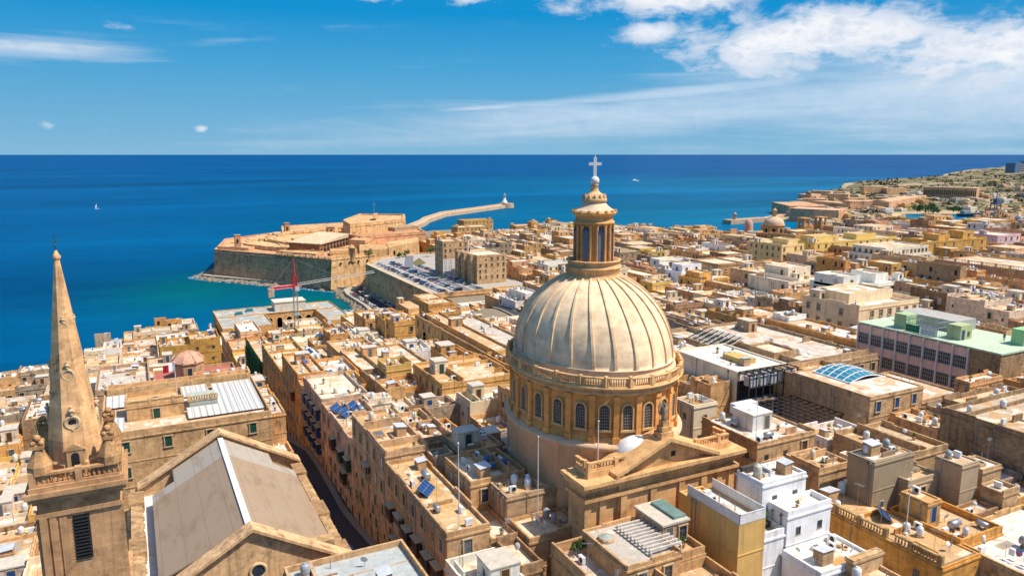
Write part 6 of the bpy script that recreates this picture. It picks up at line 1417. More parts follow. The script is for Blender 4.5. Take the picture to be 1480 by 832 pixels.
for (ax, ay), (ex, ey) in zip(shore, shore[1:]):
    Ls = hypot(ex-ax, ey-ay); nx_, ny_ = (ey-ay)/Ls, -(ex-ax)/Ls; nx_, ny_ = (nx_, ny_) if nx_ > 0 else (-nx_, -ny_)
    b.prism([(ax+nx_*1, ay+ny_*1), (ex+nx_*1, ey+ny_*1), (ex+nx_*5, ey+ny_*5), (ax+nx_*5, ay+ny_*5)], -1, 2.6)
tag(b.build('foreshore_path', mat('pale_path', (.45, .37, .27), .9)), kind='structure')
def f_foam(t, c, pos, b):
    n = t.noise(pos, .5, 6, .7); b.inputs['Alpha'].default_value = 1; t.l.new(t.rng(n, .50, .62), b.inputs['Alpha']); return (.78, .82, .82, 1)
b = MB(); fo = [(x-5, y-5) for x, y in shore]; rows = []
for (ax, ay), (ex, ey) in zip(shore, shore[1:]): b.add([(ax-6, ay-5, .03), (ex-6, ey-5, .03), (ex, ey, .03), (ax, ay, .03)], [(0, 1, 2, 3)])
for (x, y, r) in ((44, 660, 6), (120, 447, 9), (124, 470, 6)): b.add([(x-r, y-r*.6, .034), (x+r*.6, y-r*.6, .034), (x+r*.6, y+r, .034), (x-r, y+r, .034)], [(0, 1, 2, 3)])
tag(b.build('surf', mat('foam', rough=.6, fn=f_foam)), 'white surf breaking on the rocks by the fort', 'surf', kind='stuff')
# ------------------------------------------------------------------ town bastion with its car park, coast road below
b = MB(); bw = thing('town_bastion', 'long high sea bastion wall carrying the car park', 'bastion wall', (180, 455, 0))
batter(b, [(x-180, y-455) for x, y in ((147.5, 390), (147.5, 521), (166, 552), (200, 566), (218, 560), (218, 390))], 1, 21.4, .05, 1.1, 1.4); b.build('rampart', M_FORT, bw, color=(.66, .47, .27))
b = MB(); b.box(147.1-180, 149.6-180, 389.5-455, 521-455, 22.5, 22.9); b.build('coping', M_STONE, bw, color=(.66, .56, .42))
b = MB(); b.add([(150, 391.5, 21.45), (217, 391.5, 21.45), (217, 559, 21.45), (200, 563, 21.45), (168, 550, 21.45), (150, 520, 21.45)], [tuple(range(6))]); tag(b.build('parking_ground', mat('worn_asphalt', (.40, .36, .30), .9)), kind='structure')
b = MB(); b.add([(171, 396, 21.455), (176, 396, 21.455), (176, 500, 21.455), (196, 556, 21.455), (190, 558, 21.455), (171, 505, 21.455)], [tuple(range(6))]); tag(b.build('road', mat('light_asphalt')), kind='structure')
b = MB(); b.prism([(178, 500), (190, 512), (195, 540), (183, 520)], 21.4, 21.75); tag(b.build('grass_verge', mat('dry_grass', (.16, .13, .045), .95)), 'dry grass patch beside the road to the fort', 'grass', kind='stuff')
b = MB(); ql = [(128.5, 444), (131, 470), (131, 515), (134, 534), (147, 548)]; qr = [(147.2, 430), (147.2, 470), (147.2, 515), (152, 533), (158, 541)]
for k in range(4): b.prism([ql[k], qr[k], qr[k+1], ql[k+1]], -1, 3.2)
tag(b.build('quay', mat('pale_path')), kind='structure')
b = MB()
for k in range(4):
    m1 = [(p[0]+(q_[0]-p[0])*.42, p[1]+(q_[1]-p[1])*.42) for p, q_ in ((ql[k], qr[k]), (ql[k+1], qr[k+1]))]; m2 = [(p[0]+(q_[0]-p[0])*.8, p[1]+(q_[1]-p[1])*.8) for p, q_ in ((ql[k], qr[k]), (ql[k+1], qr[k+1]))]
    b.add([(m1[0][0], m1[0][1], 3.21), (m2[0][0], m2[0][1], 3.21), (m2[1][0], m2[1][1], 3.21), (m1[1][0], m1[1][1], 3.21)], [(0, 1, 2, 3)])
tag(b.build('road', M_ASPH), kind='structure')
b = MB()
for k in range(90):
    t = rnd.random(); y = 444+t*90; x = 128.5+min(1, t*2)*2.5-abs(rnd.gauss(0, 2)); r = rnd.uniform(.7, 2.2); b.lathe([(r*1.2, -1), (r, .5), (r*.5, rnd.uniform(1, 2.2))], 7, x, y, smooth=False, phase=rnd.random())
tag(b.build('rocks', M_ROCK), 'dark boulders along the edge of the bay road', 'rocks', kind='stuff')
# apartment blocks and barracks by the car park
def block(name, label, x0, x1, y0, y1, z0, z1, col, step, dz, tint, words, extra=None, kinds=('shut',)):
    r = house(name, label, 'apartment block', [(x0, x1, y0, y1, z1, .8)]+(extra or []), col, ROOFC['pale'], z0, hut=True, divs=1, faces=['-x', '-y'], kinds=kinds, tints=tint, step=step, dz=dz, maxrow=6, skip=.03, words=words, occ=False); return r
a1 = block('apartment_block', 'tall narrow apartment block with white lower wall beside the car park', 178, 196, 448, 462, 20, 44, (.62, .46, .28), 3.2, 3.6, ['grey', 'brown'], 'tall car park block')
b = MB(); b.box(-9-.0, 9, -7.08, -6.9, 0, 13); b.build('white_render', M_PLASTER, a1['root'], color=(.72, .70, .68))
a2 = block('apartment_block', 'big sandstone apartment block with shuttered bays facing the car park', 186, 206, 412, 442, 20, 38.6, (.62, .47, .29), 3.3, 3.7, ['grey', 'brown'], 'big shuttered block', [(183.5, 186, 416, 421, 39, .4), (183.5, 186, 426, 431, 39, .4), (183.5, 186, 436, 441, 39, .4)])
block('barracks_block', 'long yellow barracks with flat roof beside the breakwater root', 300, 336, 712, 730, 8, 25, (.60, .42, .18), 4, 4.5, ['brown'], 'yellow barracks'); block('barracks_block', 'smaller yellow barracks wing behind the long one', 332, 368, 770, 790, 8, 26, (.60, .42, .18), 4, 4.5, ['brown'], 'yellow wing')
block('barracks_block', 'two storey ochre barracks by the far shore left of the dome', 356, 410, 690, 704, 8, 26, (.60, .38, .15), 4, 4.5, ['brown'], 'shore barracks')
# breakwater and its light
br = thing('breakwater', 'long pale stone breakwater bending out to sea beyond the fort', 'breakwater', (450, 1120, 0)); b = MB()
pts = [(262, 840), (318, 926), (372, 1010), (392, 1050), (455, 1138), (566, 1222), (640, 1280)]
for k in range(6):
    a, e = Vector(pts[k]), Vector(pts[k+1]); d_ = (e-a).normalized(); nn = Vector((-d_.y, d_.x))*5
    b.prism([(p.x-450, p.y-1120) for p in (a-nn, e-nn, e+nn, a+nn)], -2, 5.5+.01*k); b.prism([(p.x-450, p.y-1120) for p in (a+nn*.5, e+nn*.5, e+nn, a+nn)], 5, 8+.01*k)
b.build('mole', M_STONE, br, color=(.62, .52, .40)); b = MB(); b.lathe([(15, -2), (14, 8), (14, 8.1)], 20, 640-450, 1280-1120); b.build('pier_head', M_STONE, br, color=(.55, .44, .33))
lh = thing('lighthouse', 'small white lighthouse at the tip of the breakwater', 'lighthouse', (634, 1276, 9)); b = MB(); b.lathe([(5.5, 0), (5, 4), (3.2, 4.2), (2.6, 14), (3.4, 14.2), (3.4, 15)], 12); b.build('tower', M_PLASTER, lh, color=(.72, .68, .62)); b = MB(); b.lathe([(1.8, 15), (1.8, 17.5), (2.1, 17.6), (.2, 19)], 10); b.build('lamp_room', M_METAL, lh, color=(.5, .5, .5))
br2 = thing('harbour_mole', 'short stone mole with a small light tower across the harbour mouth', 'breakwater', (810, 830, 0)); b = MB(); b.prism([(-38, -12), (40, -2), (44, 14), (-36, 8)], -2, 6); b.prism([(40, -2), (130, 40), (128, 54), (44, 14)], -2, 5); b.build('mole', M_STONE, br2, color=(.55, .44, .33)); b = MB(); b.lathe([(3, 6), (2.4, 13), (3, 13.2), (2, 15), (.3, 16.5)], 10, -22, -2); b.build('light_tower', M_PLASTER, br2, color=(.6, .35, .28))
# ------------------------------------------------------------------ land across the harbour
LAND2 = [(880, 835), (905, 770)]+[at(u, v, 0) for u, v in ((1150, 332), (1220, 336), (1288, 333), (1290, 314), (1312, 308.5), (1416, 309.5), (1424, 328), (1480, 332), (1600, 338))]+[(1500, 200), (7000, 200), (7000, 3900), (4700, 2960), (3400, 2250), (2500, 1920), (2250, 1830), (1900, 1560), (1500, 1330), (1250, 1130), (1050, 990)]
def f_scrub(t, c, pos, b):
    n = t.noise(pos, .011, 8, .68); n2 = t.noise(t.mapv(pos, (.016, .05, .02)), 1, 7, .65); n3 = t.noise(pos, .05, 5, .65); hz = t.xyz(pos)[2]
    c = t.mix(t.rng(n, .40, .54), (.40, .29, .18), (.11, .105, .05)); c = t.mix(t.rng(n2, .52, .62, 0, .8), c, (.055, .07, .03)); c = t.mix(t.rng(n3, .56, .66, 0, .7), c, (.50, .39, .25)); return t.mix(t.rng(hz, 2.0, 4.5, .6, 0), c, (.58, .43, .24))
b = MB(); idx = {}; vs = []; xs = list(range(700, 2000, 28))+list(range(2000, 7100, 110)); yy = list(range(200, 2000, 28))+list(range(2000, 4000, 110)); rr = random.Random(2)
from mathutils import noise as mnoise
for y in yy:
    for x in xs:
        ins = inside(LAND2, x, y); d = dist_poly(LAND2, x, y); nz = mnoise.noise(Vector((x*.004, y*.004, 0)))+.5*mnoise.noise(Vector((x*.012, y*.012, 3)))
        z = min(d*.25, 3.5+min(d, 500)*.032+nz*6+max(0, d-200)*.006) if ins else -min(6, d*.2)
        idx[x, y] = len(vs); vs.append((x, y, z))
fs = [(idx[x, y], idx[x2, y], idx[x2, y2], idx[x, y2]) for x, x2 in zip(xs, xs[1:]) for y, y2 in zip(yy, yy[1:]) if max(vs[idx[p]][2] for p in ((x, y), (x2, y), (x, y2), (x2, y2))) > -3]
b.add(vs, fs, 0, True); tag(b.build('far_headland', mat('scrubland', rough=.95, spec=.1, fn=f_scrub)), kind='structure')
fort2 = thing('far_fort', 'distant low fort with long brown ramparts on the headland across the harbour', 'fort', (1000, 880, 0)); b = MB()
def seg(b, u0, v0, u1, v1, zb, zt, dep, off=(1000, 880)):
    a, e = Vector(at(u0, v0, zb)), Vector(at(u1, v1, zb)); d_ = (e-a).normalized(); nn = Vector((-d_.y, d_.x)); nn = nn if nn.dot(a) > 0 else -nn
    b.prism([(p.x-off[0], p.y-off[1]) for p in (a, e, e+nn*dep, a+nn*dep)], -2, zt)
for q4 in ((1140, 318, 1211, 322, 2, 20, 40), (1115, 305, 1140, 312, 2, 18, 60), (1228, 304, 1283, 304, 4, 20, 30), (1284, 305, 1338, 294, 4, 20, 30), (1153, 290, 1172, 291, 2, 16, 40), (1172, 300, 1228, 306, 2, 15, 30)):
    b = MB(); seg(b, *q4); b.build('rampart', M_FORT, fort2, color=(.76, .52, .35))
for u0, v0, u1, v1, zt, c in ((1160, 296, 1195, 297, 17, 0), (1195, 292, 1225, 293, 22, 0), (1226, 294, 1256, 294, 16, 0), (1172, 285, 1200, 286, 20, 0), (1248, 284, 1280, 284, 28, 1), (1281, 284.5, 1312, 284, 24, 1), (1262, 296, 1282, 297, 20, 0), (1140, 300, 1158, 301, 16, 0)):
    b = MB(); seg(b, u0, v0, u1, v1, 5, zt, 18); b.build('barracks', M_FORT, fort2, color=jit((.74, .52, .33), .1))
x, y = at(1168, 287, 15); b = MB(); b.lathe([(5, 10), (5, 26), (5.6, 26.5), (2, 30)], 8, x-1000, y-880); b.build('watch_tower', M_FORT, fort2, color=(.45, .33, .22))
arc = thing('far_arcade', 'long low arcaded building on the slope across the harbour', 'hall', (1500, 980, 0)); b = MB(); seg(b, 1333, 288, 1410, 291, 8, 34, 20, (1500, 980)); b.build('wall', M_STONE, arc, color=(.70, .50, .33))
a, e = Vector(at(1333, 288, 8)), Vector(at(1410, 291, 8))
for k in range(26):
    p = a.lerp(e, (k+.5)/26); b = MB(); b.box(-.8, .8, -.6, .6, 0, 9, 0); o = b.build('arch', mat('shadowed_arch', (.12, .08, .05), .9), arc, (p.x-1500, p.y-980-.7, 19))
for u, v, z0, h, w_, nm, lab, c in ((1468, 247, 30, 42, 42, 'office_tower', 'blue and grey glass office block on the far right horizon', (.10, .13, .20)),):
    x, y = at(u, v, z0); r = thing(nm, lab, 'office block', (x, y, z0-8)); b = MB(); b.box(-w_, -w_*.1, -20, 20, 0, h); b.build('glass_wing', M_METAL, r, color=(.10, .17, .27)); b = MB(); b.box(-w_*.1, w_*1.8, -16, 20, 0, h*.92)
    for k in range(6): b.box(-w_*.1+2, w_*1.8-2, -16.4, -15, 6+k*8, 10+k*8, 1)
    b.build('panel_wing', [M_PLASTER, M_GLASS], r, color=(.40, .34, .38)); b = MB(); b.box(w_*1.8, w_*2.6, -20, 20, 0, h*1.06); b.build('end_wing', M_METAL, r, color=(.10, .16, .25))
# small houses scattered over the headland, and trees that stand out
rr = random.Random(12); HEADH = []; TRI = 0
while len(HEADH) < 150 and TRI < 5000:
    TRI += 1; u = rr.uniform(1130, 1482); v = rr.triangular(262, 326, 316)
    if 1285 < u < 1425 and 305 < v < 332: continue
    x, y = at(u, v, 8)
    if not inside(LAND2, x, y) or dist_poly(LAND2, x, y) < 8: continue
    D = hypot(x, y); sz = rr.uniform(4, 10)*(1 if D < 1100 else 1.3); dp = sz*rr.uniform(.6, 1.3); h = rr.uniform(4, 10); nz = mnoise.noise(Vector((x*.004, y*.004, 0)))+.5*mnoise.noise(Vector((x*.012, y*.012, 3))); d = dist_poly(LAND2, x, y); z = min(d*.25, 3.5+min(d, 500)*.032+nz*6+max(0, d-200)*.006)
    r = thing('far_house', None, 'house', (x, y, z-2), 0, 'small houses across the harbour'); b = MB(); shell(b, -sz, sz, -dp, dp, 0, h, .6); b.box(-sz+.2, sz-.2, -dp+.2, dp-.2, h-.2, h, 1)
    if rr.random() < .6: b.box(-sz*.5, sz*.3, -dp*.4, dp*.5, h, h+2.6, 0, 1)
    wl = b; cw_ = rr.choice(['sand', 'cream', 'white', 'pinkish', 'ochre', 'cream', 'grey']); col_ = jit(PAL[cw_])
    n = int(sz*2/3.2)
    for i in range(n): b.box(-sz+1+i*3.2, -sz+2.2+i*3.2, -dp-.08, -dp+.2, h*.45, h*.45+1.9, 2)
    for i in range(int(dp*2/3.2)): b.box(-sz-.08, -sz+.2, -dp+1+i*3.2, -dp+2.2+i*3.2, h*.45, h*.45+1.9, 2)
    b.build('wall', [M_PLASTER, mat('far_roof_pale'), M_DARK], r, color=col_)
    HEADH.append((r, cw_))

rs = random.Random(21); b = MB(); k = 0
while k < 520:
    u, v = rs.uniform(1180, 1500), rs.uniform(246, 316); x, y = at(u, v, 10)
    if not inside(LAND2, x, y) or dist_poly(LAND2, x, y) < 20: k += .2; continue
    k += 1; D = hypot(x, y); d = dist_poly(LAND2, x, y); nz = mnoise.noise(Vector((x*.004, y*.004, 0)))+.5*mnoise.noise(Vector((x*.012, y*.012, 3))); z = min(d*.25, 3.5+min(d, 500)*.032+nz*6+max(0, d-200)*.006)
    r = rs.uniform(2, 5)*(D/1000)**.6
    for i in range(9):
        p = Vector((x+rs.gauss(0, r), y+rs.gauss(0, r), z+abs(rs.gauss(0, r*.35)))); d1 = Vector((rs.gauss(0, 1), rs.gauss(0, 1), rs.gauss(0, .5))).normalized()*r*.7; d2 = Vector((rs.gauss(0, 1), rs.gauss(0, 1), rs.gauss(0, 1))).normalized()*r*.4
        b.add([p-d1, p+d2, p+d1, p-d2], [(0, 1, 2, 3)], rs.choice([0, 0, 1]))
tag(b.build('scrub', [mat('scrub_dark', (.085, .085, .04), .9), mat('scrub_olive', (.17, .15, .075), .9)]), 'dry olive scrub dotted over the headland across the harbour', 'scrub', kind='stuff')

for i, (x0, x1, y0, y1, z) in enumerate(((222, 240, 566, 590, 25), (244, 262, 580, 604, 24), (225, 243, 598, 622, 24.5), (264, 286, 600, 628, 25), (246, 262, 612, 634, 23.5), (268, 290, 640, 664, 24), (262, 296, 676, 690, 22), (300, 322, 650, 676, 24.5), (222, 236, 536, 556, 27))):
    ck_ = ['sand', 'cream', 'ochre', 'white', 'sand', 'ochre', 'yellow', 'cream', 'white'][i]
    house('townhouse', ['sandy house at the foot of the fort front rampart, leftmost of its row', 'cream house between the fort and the tall car park block', 'ochre house directly under the fort casemates', 'white house behind the tall car park block', 'small sandy house behind the cream one by the fort', 'ochre house before the yellow barracks', 'long low yellow house before the breakwater root', 'cream house beside the long yellow barracks', 'white house just left behind the tall car park block'][i], 'house', [(x0, x1, y0, y1, z, .7), (x0+2, x0+9, y0+3, y0+12, z+3, .4, None, z-.2)], PAL[ck_], ROOFC['pale'], 12, hut=True, divs=0, faces=['-x', '-y'], kinds=('glass',), tints=('grey',), step=4.5, occ=False, clutter=False, words='fort side house')
# ------------------------------------------------------------------ trees and plants
def leafy(name, label, cat, loc, h, r, n, leaf=.35, trunk=True, col=(.05, .085, .025), seed=1, group=None, squash=.8):
    rr = random.Random(seed); root = thing(name, label, cat, loc, 0, group)
    if trunk:
        b = MB(); b.tube((0, 0, -.5), (0, 0, h*.45), r*.11, r*.07, 7)
        for k in range(5): a = k*1.26; b.tube((0, 0, h*.4), (r*.6*cos(a), r*.6*sin(a), h*.7), r*.05, r*.02, 5)
        b.build('trunk', mat('bark', (.12, .085, .055), .9), root)
    b = MB(); cl = [(rr.gauss(0, r*.5), rr.gauss(0, r*.5), h*.68+rr.gauss(0, h*.14), r*rr.uniform(.3, .55)) for _ in range(9)]
    for i in range(n):
        c = rr.choice(cl); v = Vector((rr.gauss(0, 1), rr.gauss(0, 1), rr.gauss(0, squash))).normalized()*c[3]*rr.uniform(.55, 1.05); p = Vector(c[:3])+v
        d1 = Vector((rr.gauss(0, 1), rr.gauss(0, 1), rr.gauss(0, 1))).normalized()*leaf*rr.uniform(.6, 1.3); d2 = Vector((rr.gauss(0, 1), rr.gauss(0, 1), rr.gauss(0, 1))).normalized()*leaf*.5
        b.add([p-d1, p+d2, p+d1, p-d2], [(0, 1, 2, 3)], rr.choice([0, 0, 1]))
    b.build('crown', [mat('leaf_mid', col, .7, .2), mat('leaf_pale', tuple(min(.2, x*1.7) for x in col), .7, .2)], root); return root
leafy('roof_shrub', 'bushy green shrub in the planter between yellow and white houses', 'shrub', (66.8, 63.4, 54.2), 2.6, 1.4, 900, .16, col=(.05, .10, .02), seed=3)
b = MB(); o = thing('planter', 'long dark planter trough under the bushy shrub', 'planter', (66.8, 63.2, 54.2)); b.box(-1.3, 1.3, -.6, .6, 0, .7); b.box(-1.4, 1.4, -.7, .7, .6, .72); b.build('trough', mat('dark_pot'), o)
leafy('roof_shrub', 'small palm like shrub in the corner of the lawn house terrace', 'shrub', (45.2, 70.6, 52.2), 1.7, .7, 260, .2, col=(.09, .11, .03), seed=5)
for i, (u, v, z, h, r) in enumerate(((586, 370, 22, 4, 3), (578, 372, 22, 3.2, 2.6), (533, 373, 25, 5, 4), (622, 366, 24, 4, 3.2))):
    leafy('small_tree', ['round dark tree by the road bend to the fort', 'low dark bush left of the road bend tree', 'dark tree on the fort rampart beside the turret', 'small tree before the tall car park block'][i], 'tree', at(u, v, z)+(z,), h, r, 420, .5, seed=20+i)
for i, (u, v, h, r) in enumerate(((1326, 303, 9, 11), (1338, 304, 13, 14), (1349, 305, 8, 10), (1378, 303, 7, 10), (1402, 297, 7, 9), (1440, 283, 8, 12), (1300, 276, 7, 12), (1420, 262, 8, 20), (1345, 262, 8, 18), (1437, 246, 9, 26))):
    z = 8; x, y = at(u, v, z)
    leafy('headland_tree', ['bushy dark tree clump at the left end of the cliff above the inlet', 'tallest dark tree clump on the cliff above the inlet', 'dark tree clump right of the tallest one above the inlet', 'round tree clump above the middle of the inlet', 'last tree clump on the cliff toward the dock crane', 'tree clump on the slope behind the dock crane', 'scrubby clump beside the far rampart', 'wide scrub clump high on the headland', 'scrub clump on the slope behind the arcade', 'dark tree line clump at the foot of the glass office block'][i], 'trees', (x, y, z-3), h, r, 420, 1.6, col=(.07, .085, .035), seed=40+i, squash=.6)
# palm
x, y = at(1338, 385, 50); pm = thing('palm_tree', 'single palm tree rising between roofs near the palace', 'palm', (x, y, 36)); b = MB(); b.tube((0, 0, 0), (.3, .2, 14), .3, .22, 8); b.build('trunk', mat('bark'), pm); b = MB(); rr = random.Random(8)
for k in range(26):
    a, e = rr.uniform(0, 6.28), rr.uniform(-.2, 1.1); p = Vector((.3, .2, 14)); d = Vector((cos(a)*cos(e), sin(a)*cos(e), sin(e)))
    for s in range(8):
        q_ = p+d*.45; t = Vector((-sin(a), cos(a), 0))*(.55*(1-s/9)); b.add([p-t, q_-t*.9, q_, p], [(0, 1, 2, 3)]); b.add([p, q_, q_+t*.9, p+t], [(0, 1, 2, 3)]); p = q_; d = (d+Vector((0, 0, -.17))).normalized()
b.build('crown', M_LEAF, pm, color=(.05, .075, .025))
# ------------------------------------------------------------------ cars
def car_proto(van=False):
    o = thing('parked_car', None, 'car', (0, 0, -60)); L, W = (2.1, .86) if not van else (2.4, .95); b = MB()
    pr_ = [(-L, .35), (-L, .8), (-L*.92, .95), (-L*.45, 1.0), (L*.62, .98), (L*.97, .86), (L, .7), (L, .35)] if not van else [(-L, .35), (-L, 1.0), (L*.55, 1.0), (L*.95, .92), (L, .8), (L, .35)]
    n = len(pr_); vs = [(x, -W, z) for x, z in pr_]+[(x, W, z) for x, z in pr_]; b.add(vs, [tuple(range(n))[::-1] if False else tuple(range(n)), tuple(range(n, 2*n))[::-1]]+[(i, n+i, n+(i+1) % n, (i+1) % n) for i in range(n)])
    bd = b.build('body', mat('car_paint', obj=True, rough=.25, spec=.6), o, color=(.5, .5, .5)); bd['tint'] = 1
    top = 1.45 if not van else 2.0; b = MB(); c4 = [(-L*.88, .97), (-L*.62, top), (L*.18, top), (L*.58, .97)] if not van else [(-L*.99, 1.0), (-L*.96, top), (L*.3, top), (L*.62, 1.0)]; w2 = W*.86
    vs = [(x, (-W*.97 if z < 1.1 else -w2), z) for x, z in c4]+[(x, (W*.97 if z < 1.1 else w2), z) for x, z in c4]; b.add(vs, [(0, 1, 2, 3), (7, 6, 5, 4), (0, 4, 5, 1), (2, 6, 7, 3)], 0); b.build('windows', M_GLASS, o)
    b = MB(); b.box(c4[1][0]-.05, c4[2][0]+.05, -w2-.02, w2+.02, top, top+.04); rf_ = b.build('roof', mat('car_paint'), o, color=(.5, .5, .5)); rf_['tint'] = 1
    me = None
    for sx in (-.62, .62):
        for sy in (-1, 1):
            if me is None:
                b = MB(); n = 14; vs = [(.32*cos(2*pi*i/n), d, .32*sin(2*pi*i/n)) for d in (-.11, .11) for i in range(n)]; b.add(vs, [(i, (i+1) % n, n+(i+1) % n, n+i) for i in range(n)]+[tuple(range(n))[::-1], tuple(range(n, 2*n))]); w_ = b.build('wheel', M_RUBBER, o, (sx*L, sy*(W-.06), .32)); me = w_.data
            else: w_ = bpy.data.objects.new('wheel', me); COL.objects.link(w_); w_.parent = o; w_.location = (sx*L, sy*(W-.06), .32)
    return o
CARP = [car_proto(), car_proto(True)]; CARC = {'white': (.72, .72, .72), 'silver': (.42, .43, .45), 'black': (.02, .02, .022), 'grey': (.15, .155, .16), 'red': (.42, .02, .02), 'blue': (.03, .09, .30)}
CARS = []
def car(x, y, z, rz, place, rnd, col=None, van=None, label=None):
    col = col or rnd.choices(list(CARC), [.34, .22, .14, .14, .07, .09])[0]; vn = rnd.random() < .12 if van is None else van
    o = copy_tree(CARP[1 if vn else 0], None, (x, y, z), rz, CARC[col]); o['group'] = 'cars parked '+place; o['label'] = label or f"{col} {'van' if vn else 'car'} parked {place}"; 
    if vn: o['category'] = 'van'
    CARS.append(o); return o
rnd = random.Random(77)
for x, rz in ((157.5, 0), (166.5, pi), (180.5, 0)):
    y = 396
    while y < (520 if x < 170 else 500):
        if rnd.random() < .86: car(x+rnd.uniform(-.3, .3), y, 21.46, rz+rnd.uniform(-.04, .04), 'in rows on the bastion car park', rnd)
        y += 2.75
y = 436
while y < 532:
    if rnd.random() < .8: car(145.2+max(0, (y-515)*.25), y, 3.21, pi/2+rnd.uniform(-.05, .05), 'on the bay road under the bastion wall', rnd)
    y += 5.4
    if rnd.random() < .6: car(134.3+max(0, (y-515)*.4), y, 3.21, pi/2+rnd.uniform(-.05, .05), 'along the seaward side of the bay road', rnd)
for (x, y, rz) in ((-44.5, 318, 1.57), (-44.8, 312, 1.57), (-45, 306, 1.57), (-45, 326, 1.6), (-43.6, 333, 1.9), (-41, 344, 2.5), (-37, 348, 2.6), (-33, 351.5, 2.6), (-45, 299, 1.57), (-53.5, 330, 1.55), (-54, 322, 1.55)): car(x, y, 4.4, rz, 'by the seaside road at the far left', rnd)
car(26.1, 108, GZ(27, 108)+.26, pi/2, 'in the shaded street', rnd, 'blue', False, 'dark teal car parked in the shaded street by the church gable')
for k in range(5): car(25.9, 140+k*9+rnd.uniform(0, 3), GZ(27, 140+k*9)+.26, pi/2, 'along the shaded narrow street', rnd)
for p in CARP:
    for c in list(p.children): bpy.data.objects.remove(c)
    bpy.data.objects.remove(p)
# kiosks beside the bay road
kx = [(139.8, 520), (139.5, 505), (138.8, 488)]
for i, (x, y) in enumerate(kx):
    o = thing('kiosk', ['green roofed kiosk nearest the fort on the bay road', 'middle timber kiosk on the bay road', 'kiosk nearest the town on the bay road'][i], 'kiosk', (x, y, 3.2)); b = MB(); b.box(-1.4, 1.4, -2, 2, 0, 2.4); b.box(-1.46, -1.3, -1.4, 1.4, .9, 2.0, 1); b.build('body', [M_WOOD, M_DARK], o, color=(.30, .22, .13)); b = MB(); b.prism([(-1.8, -2.4), (1.8, -2.4), (1.8, 2.4), (-1.8, 2.4)], 2.4, 2.65); b.build('roof', M_METAL, o, color=[(.04, .18, .08), (.5, .45, .3), (.5, .5, .48)][i])
# ------------------------------------------------------------------ tower crane
x, y = 63, 338; cr = thing('tower_crane', 'red and grey tower crane with long lattice jib over the roofs by the bay', 'crane', (x, y, 8)); b = MB()
def lattice(b, a, e, w_, n, up=Vector((0, 0, 1)), r=.10, tri=False):
    a, e = Vector(a), Vector(e); d = (e-a).normalized(); s = d.cross(up); s = s.normalized() if s.length > .01 else Vector((1, 0, 0)); t = s.cross(d).normalized()
    cs = [s*w_+t*w_, -s*w_+t*w_, -s*w_-t*w_, s*w_-t*w_] if not tri else [s*w_-t*w_*.6, -s*w_-t*w_*.6, t*w_]
    for c in cs: b.tube(a+c, e+c, r, n=4)
    for k in range(n):
        p, q_ = a.lerp(e, k/n), a.lerp(e, (k+1)/n)
        for i in range(len(cs)): b.tube(p+cs[i], q_+cs[(i+1) % len(cs)], r*.6, n=3); b.tube(p+cs[i], p+cs[(i+1) % len(cs)], r*.6, n=3)
TH = 33.5
lattice(b, (0, 0, 0), (0, 0, TH), .8, 16, Vector((0, 1, 0)), .13); b.build('mast', M_METAL, cr, color=(.40, .36, .32))
b = MB(); lattice(b, (0, 0, TH), (0, 0, TH+5), .8, 3, Vector((0, 1, 0)), .2); b.tube((0, 0, TH+5), (0, 0, TH+13), .55, .2, 6); b.box(-1.1, 1.1, -1.1, 1.1, TH-.3, TH+1.2); b.build('slewing_head', M_METAL, cr, color=(.45, .03, .03))
JD = Vector((cos(radians(12)), sin(radians(12)), 0))
b = MB(); lattice(b, JD*-1, JD*-11, .6, 6, r=.22); b.build('counter_jib', M_METAL, cr, color=(.50, .03, .03)); b = MB(); c = JD*-11
b.box(c.x-1.2, c.x+1.2, c.y-1.2, c.y+1.2, -3.2, .6); b.build('counterweight', M_STONE, cr, (0, 0, TH), (.55, .50, .42))
bpy.data.objects['counter_jib'].location = (0, 0, TH+.5)
b = MB(); lattice(b, JD*1, JD*40+Vector((0, 0, 2)), .55, 24, r=.07, tri=True); b.build('jib', M_METAL, cr, (0, 0, TH+1), (.55, .52, .48)); b = MB()
for k, zz in ((-11, .6), (22, 2.2)): b.tube((0, 0, TH+12.8), tuple(JD*k+Vector((0, 0, TH+zz))), .03, n=4)
b.tube(tuple(JD*34+Vector((0, 0, TH+2))), tuple(JD*34+Vector((0, 0, TH-12))), .05, n=4); b.build('stay_rope', M_METAL, cr, color=(.3, .3, .3))
b = MB(); b.box(-.2, 1.6, -1.9, -.7, TH-1.6, TH+.4); b.build('cab', M_METAL, cr, color=(.5, .5, .5)); b = MB(); b.box(-1.7, 1.7, -1.7, 1.7, TH-12.6, TH-12.3); b.build('work_platform', M_METAL, cr, color=(.25, .35, .33))
x, y = at(1438, 306, 10); hc = thing('dock_crane', 'dark dockside portal crane far across the inlet', 'crane', (x, y, 2)); b = MB()
for dx in (-9, 9):
    for dy in (-8, 8): b.tube((dx*.8, dy*.8, 0), (dx*.5, dy*.5, 22), .7, n=5)
b.box(-6, 6, -5, 5, 20, 23); b.build('portal', M_METAL, hc, color=(.08, .10, .16)); b = MB(); b.box(-3, 3, -3, 3, 23, 29); b.build('cabin', M_METAL, hc, color=(.08, .10, .16)); b = MB(); b.tube((0, 0, 28), (1, 0, 40), .7, n=5); b.tube((1, 0, 40), (16, 0, 36), .5, n=5); b.build('boom', M_METAL, hc, color=(.08, .10, .16))
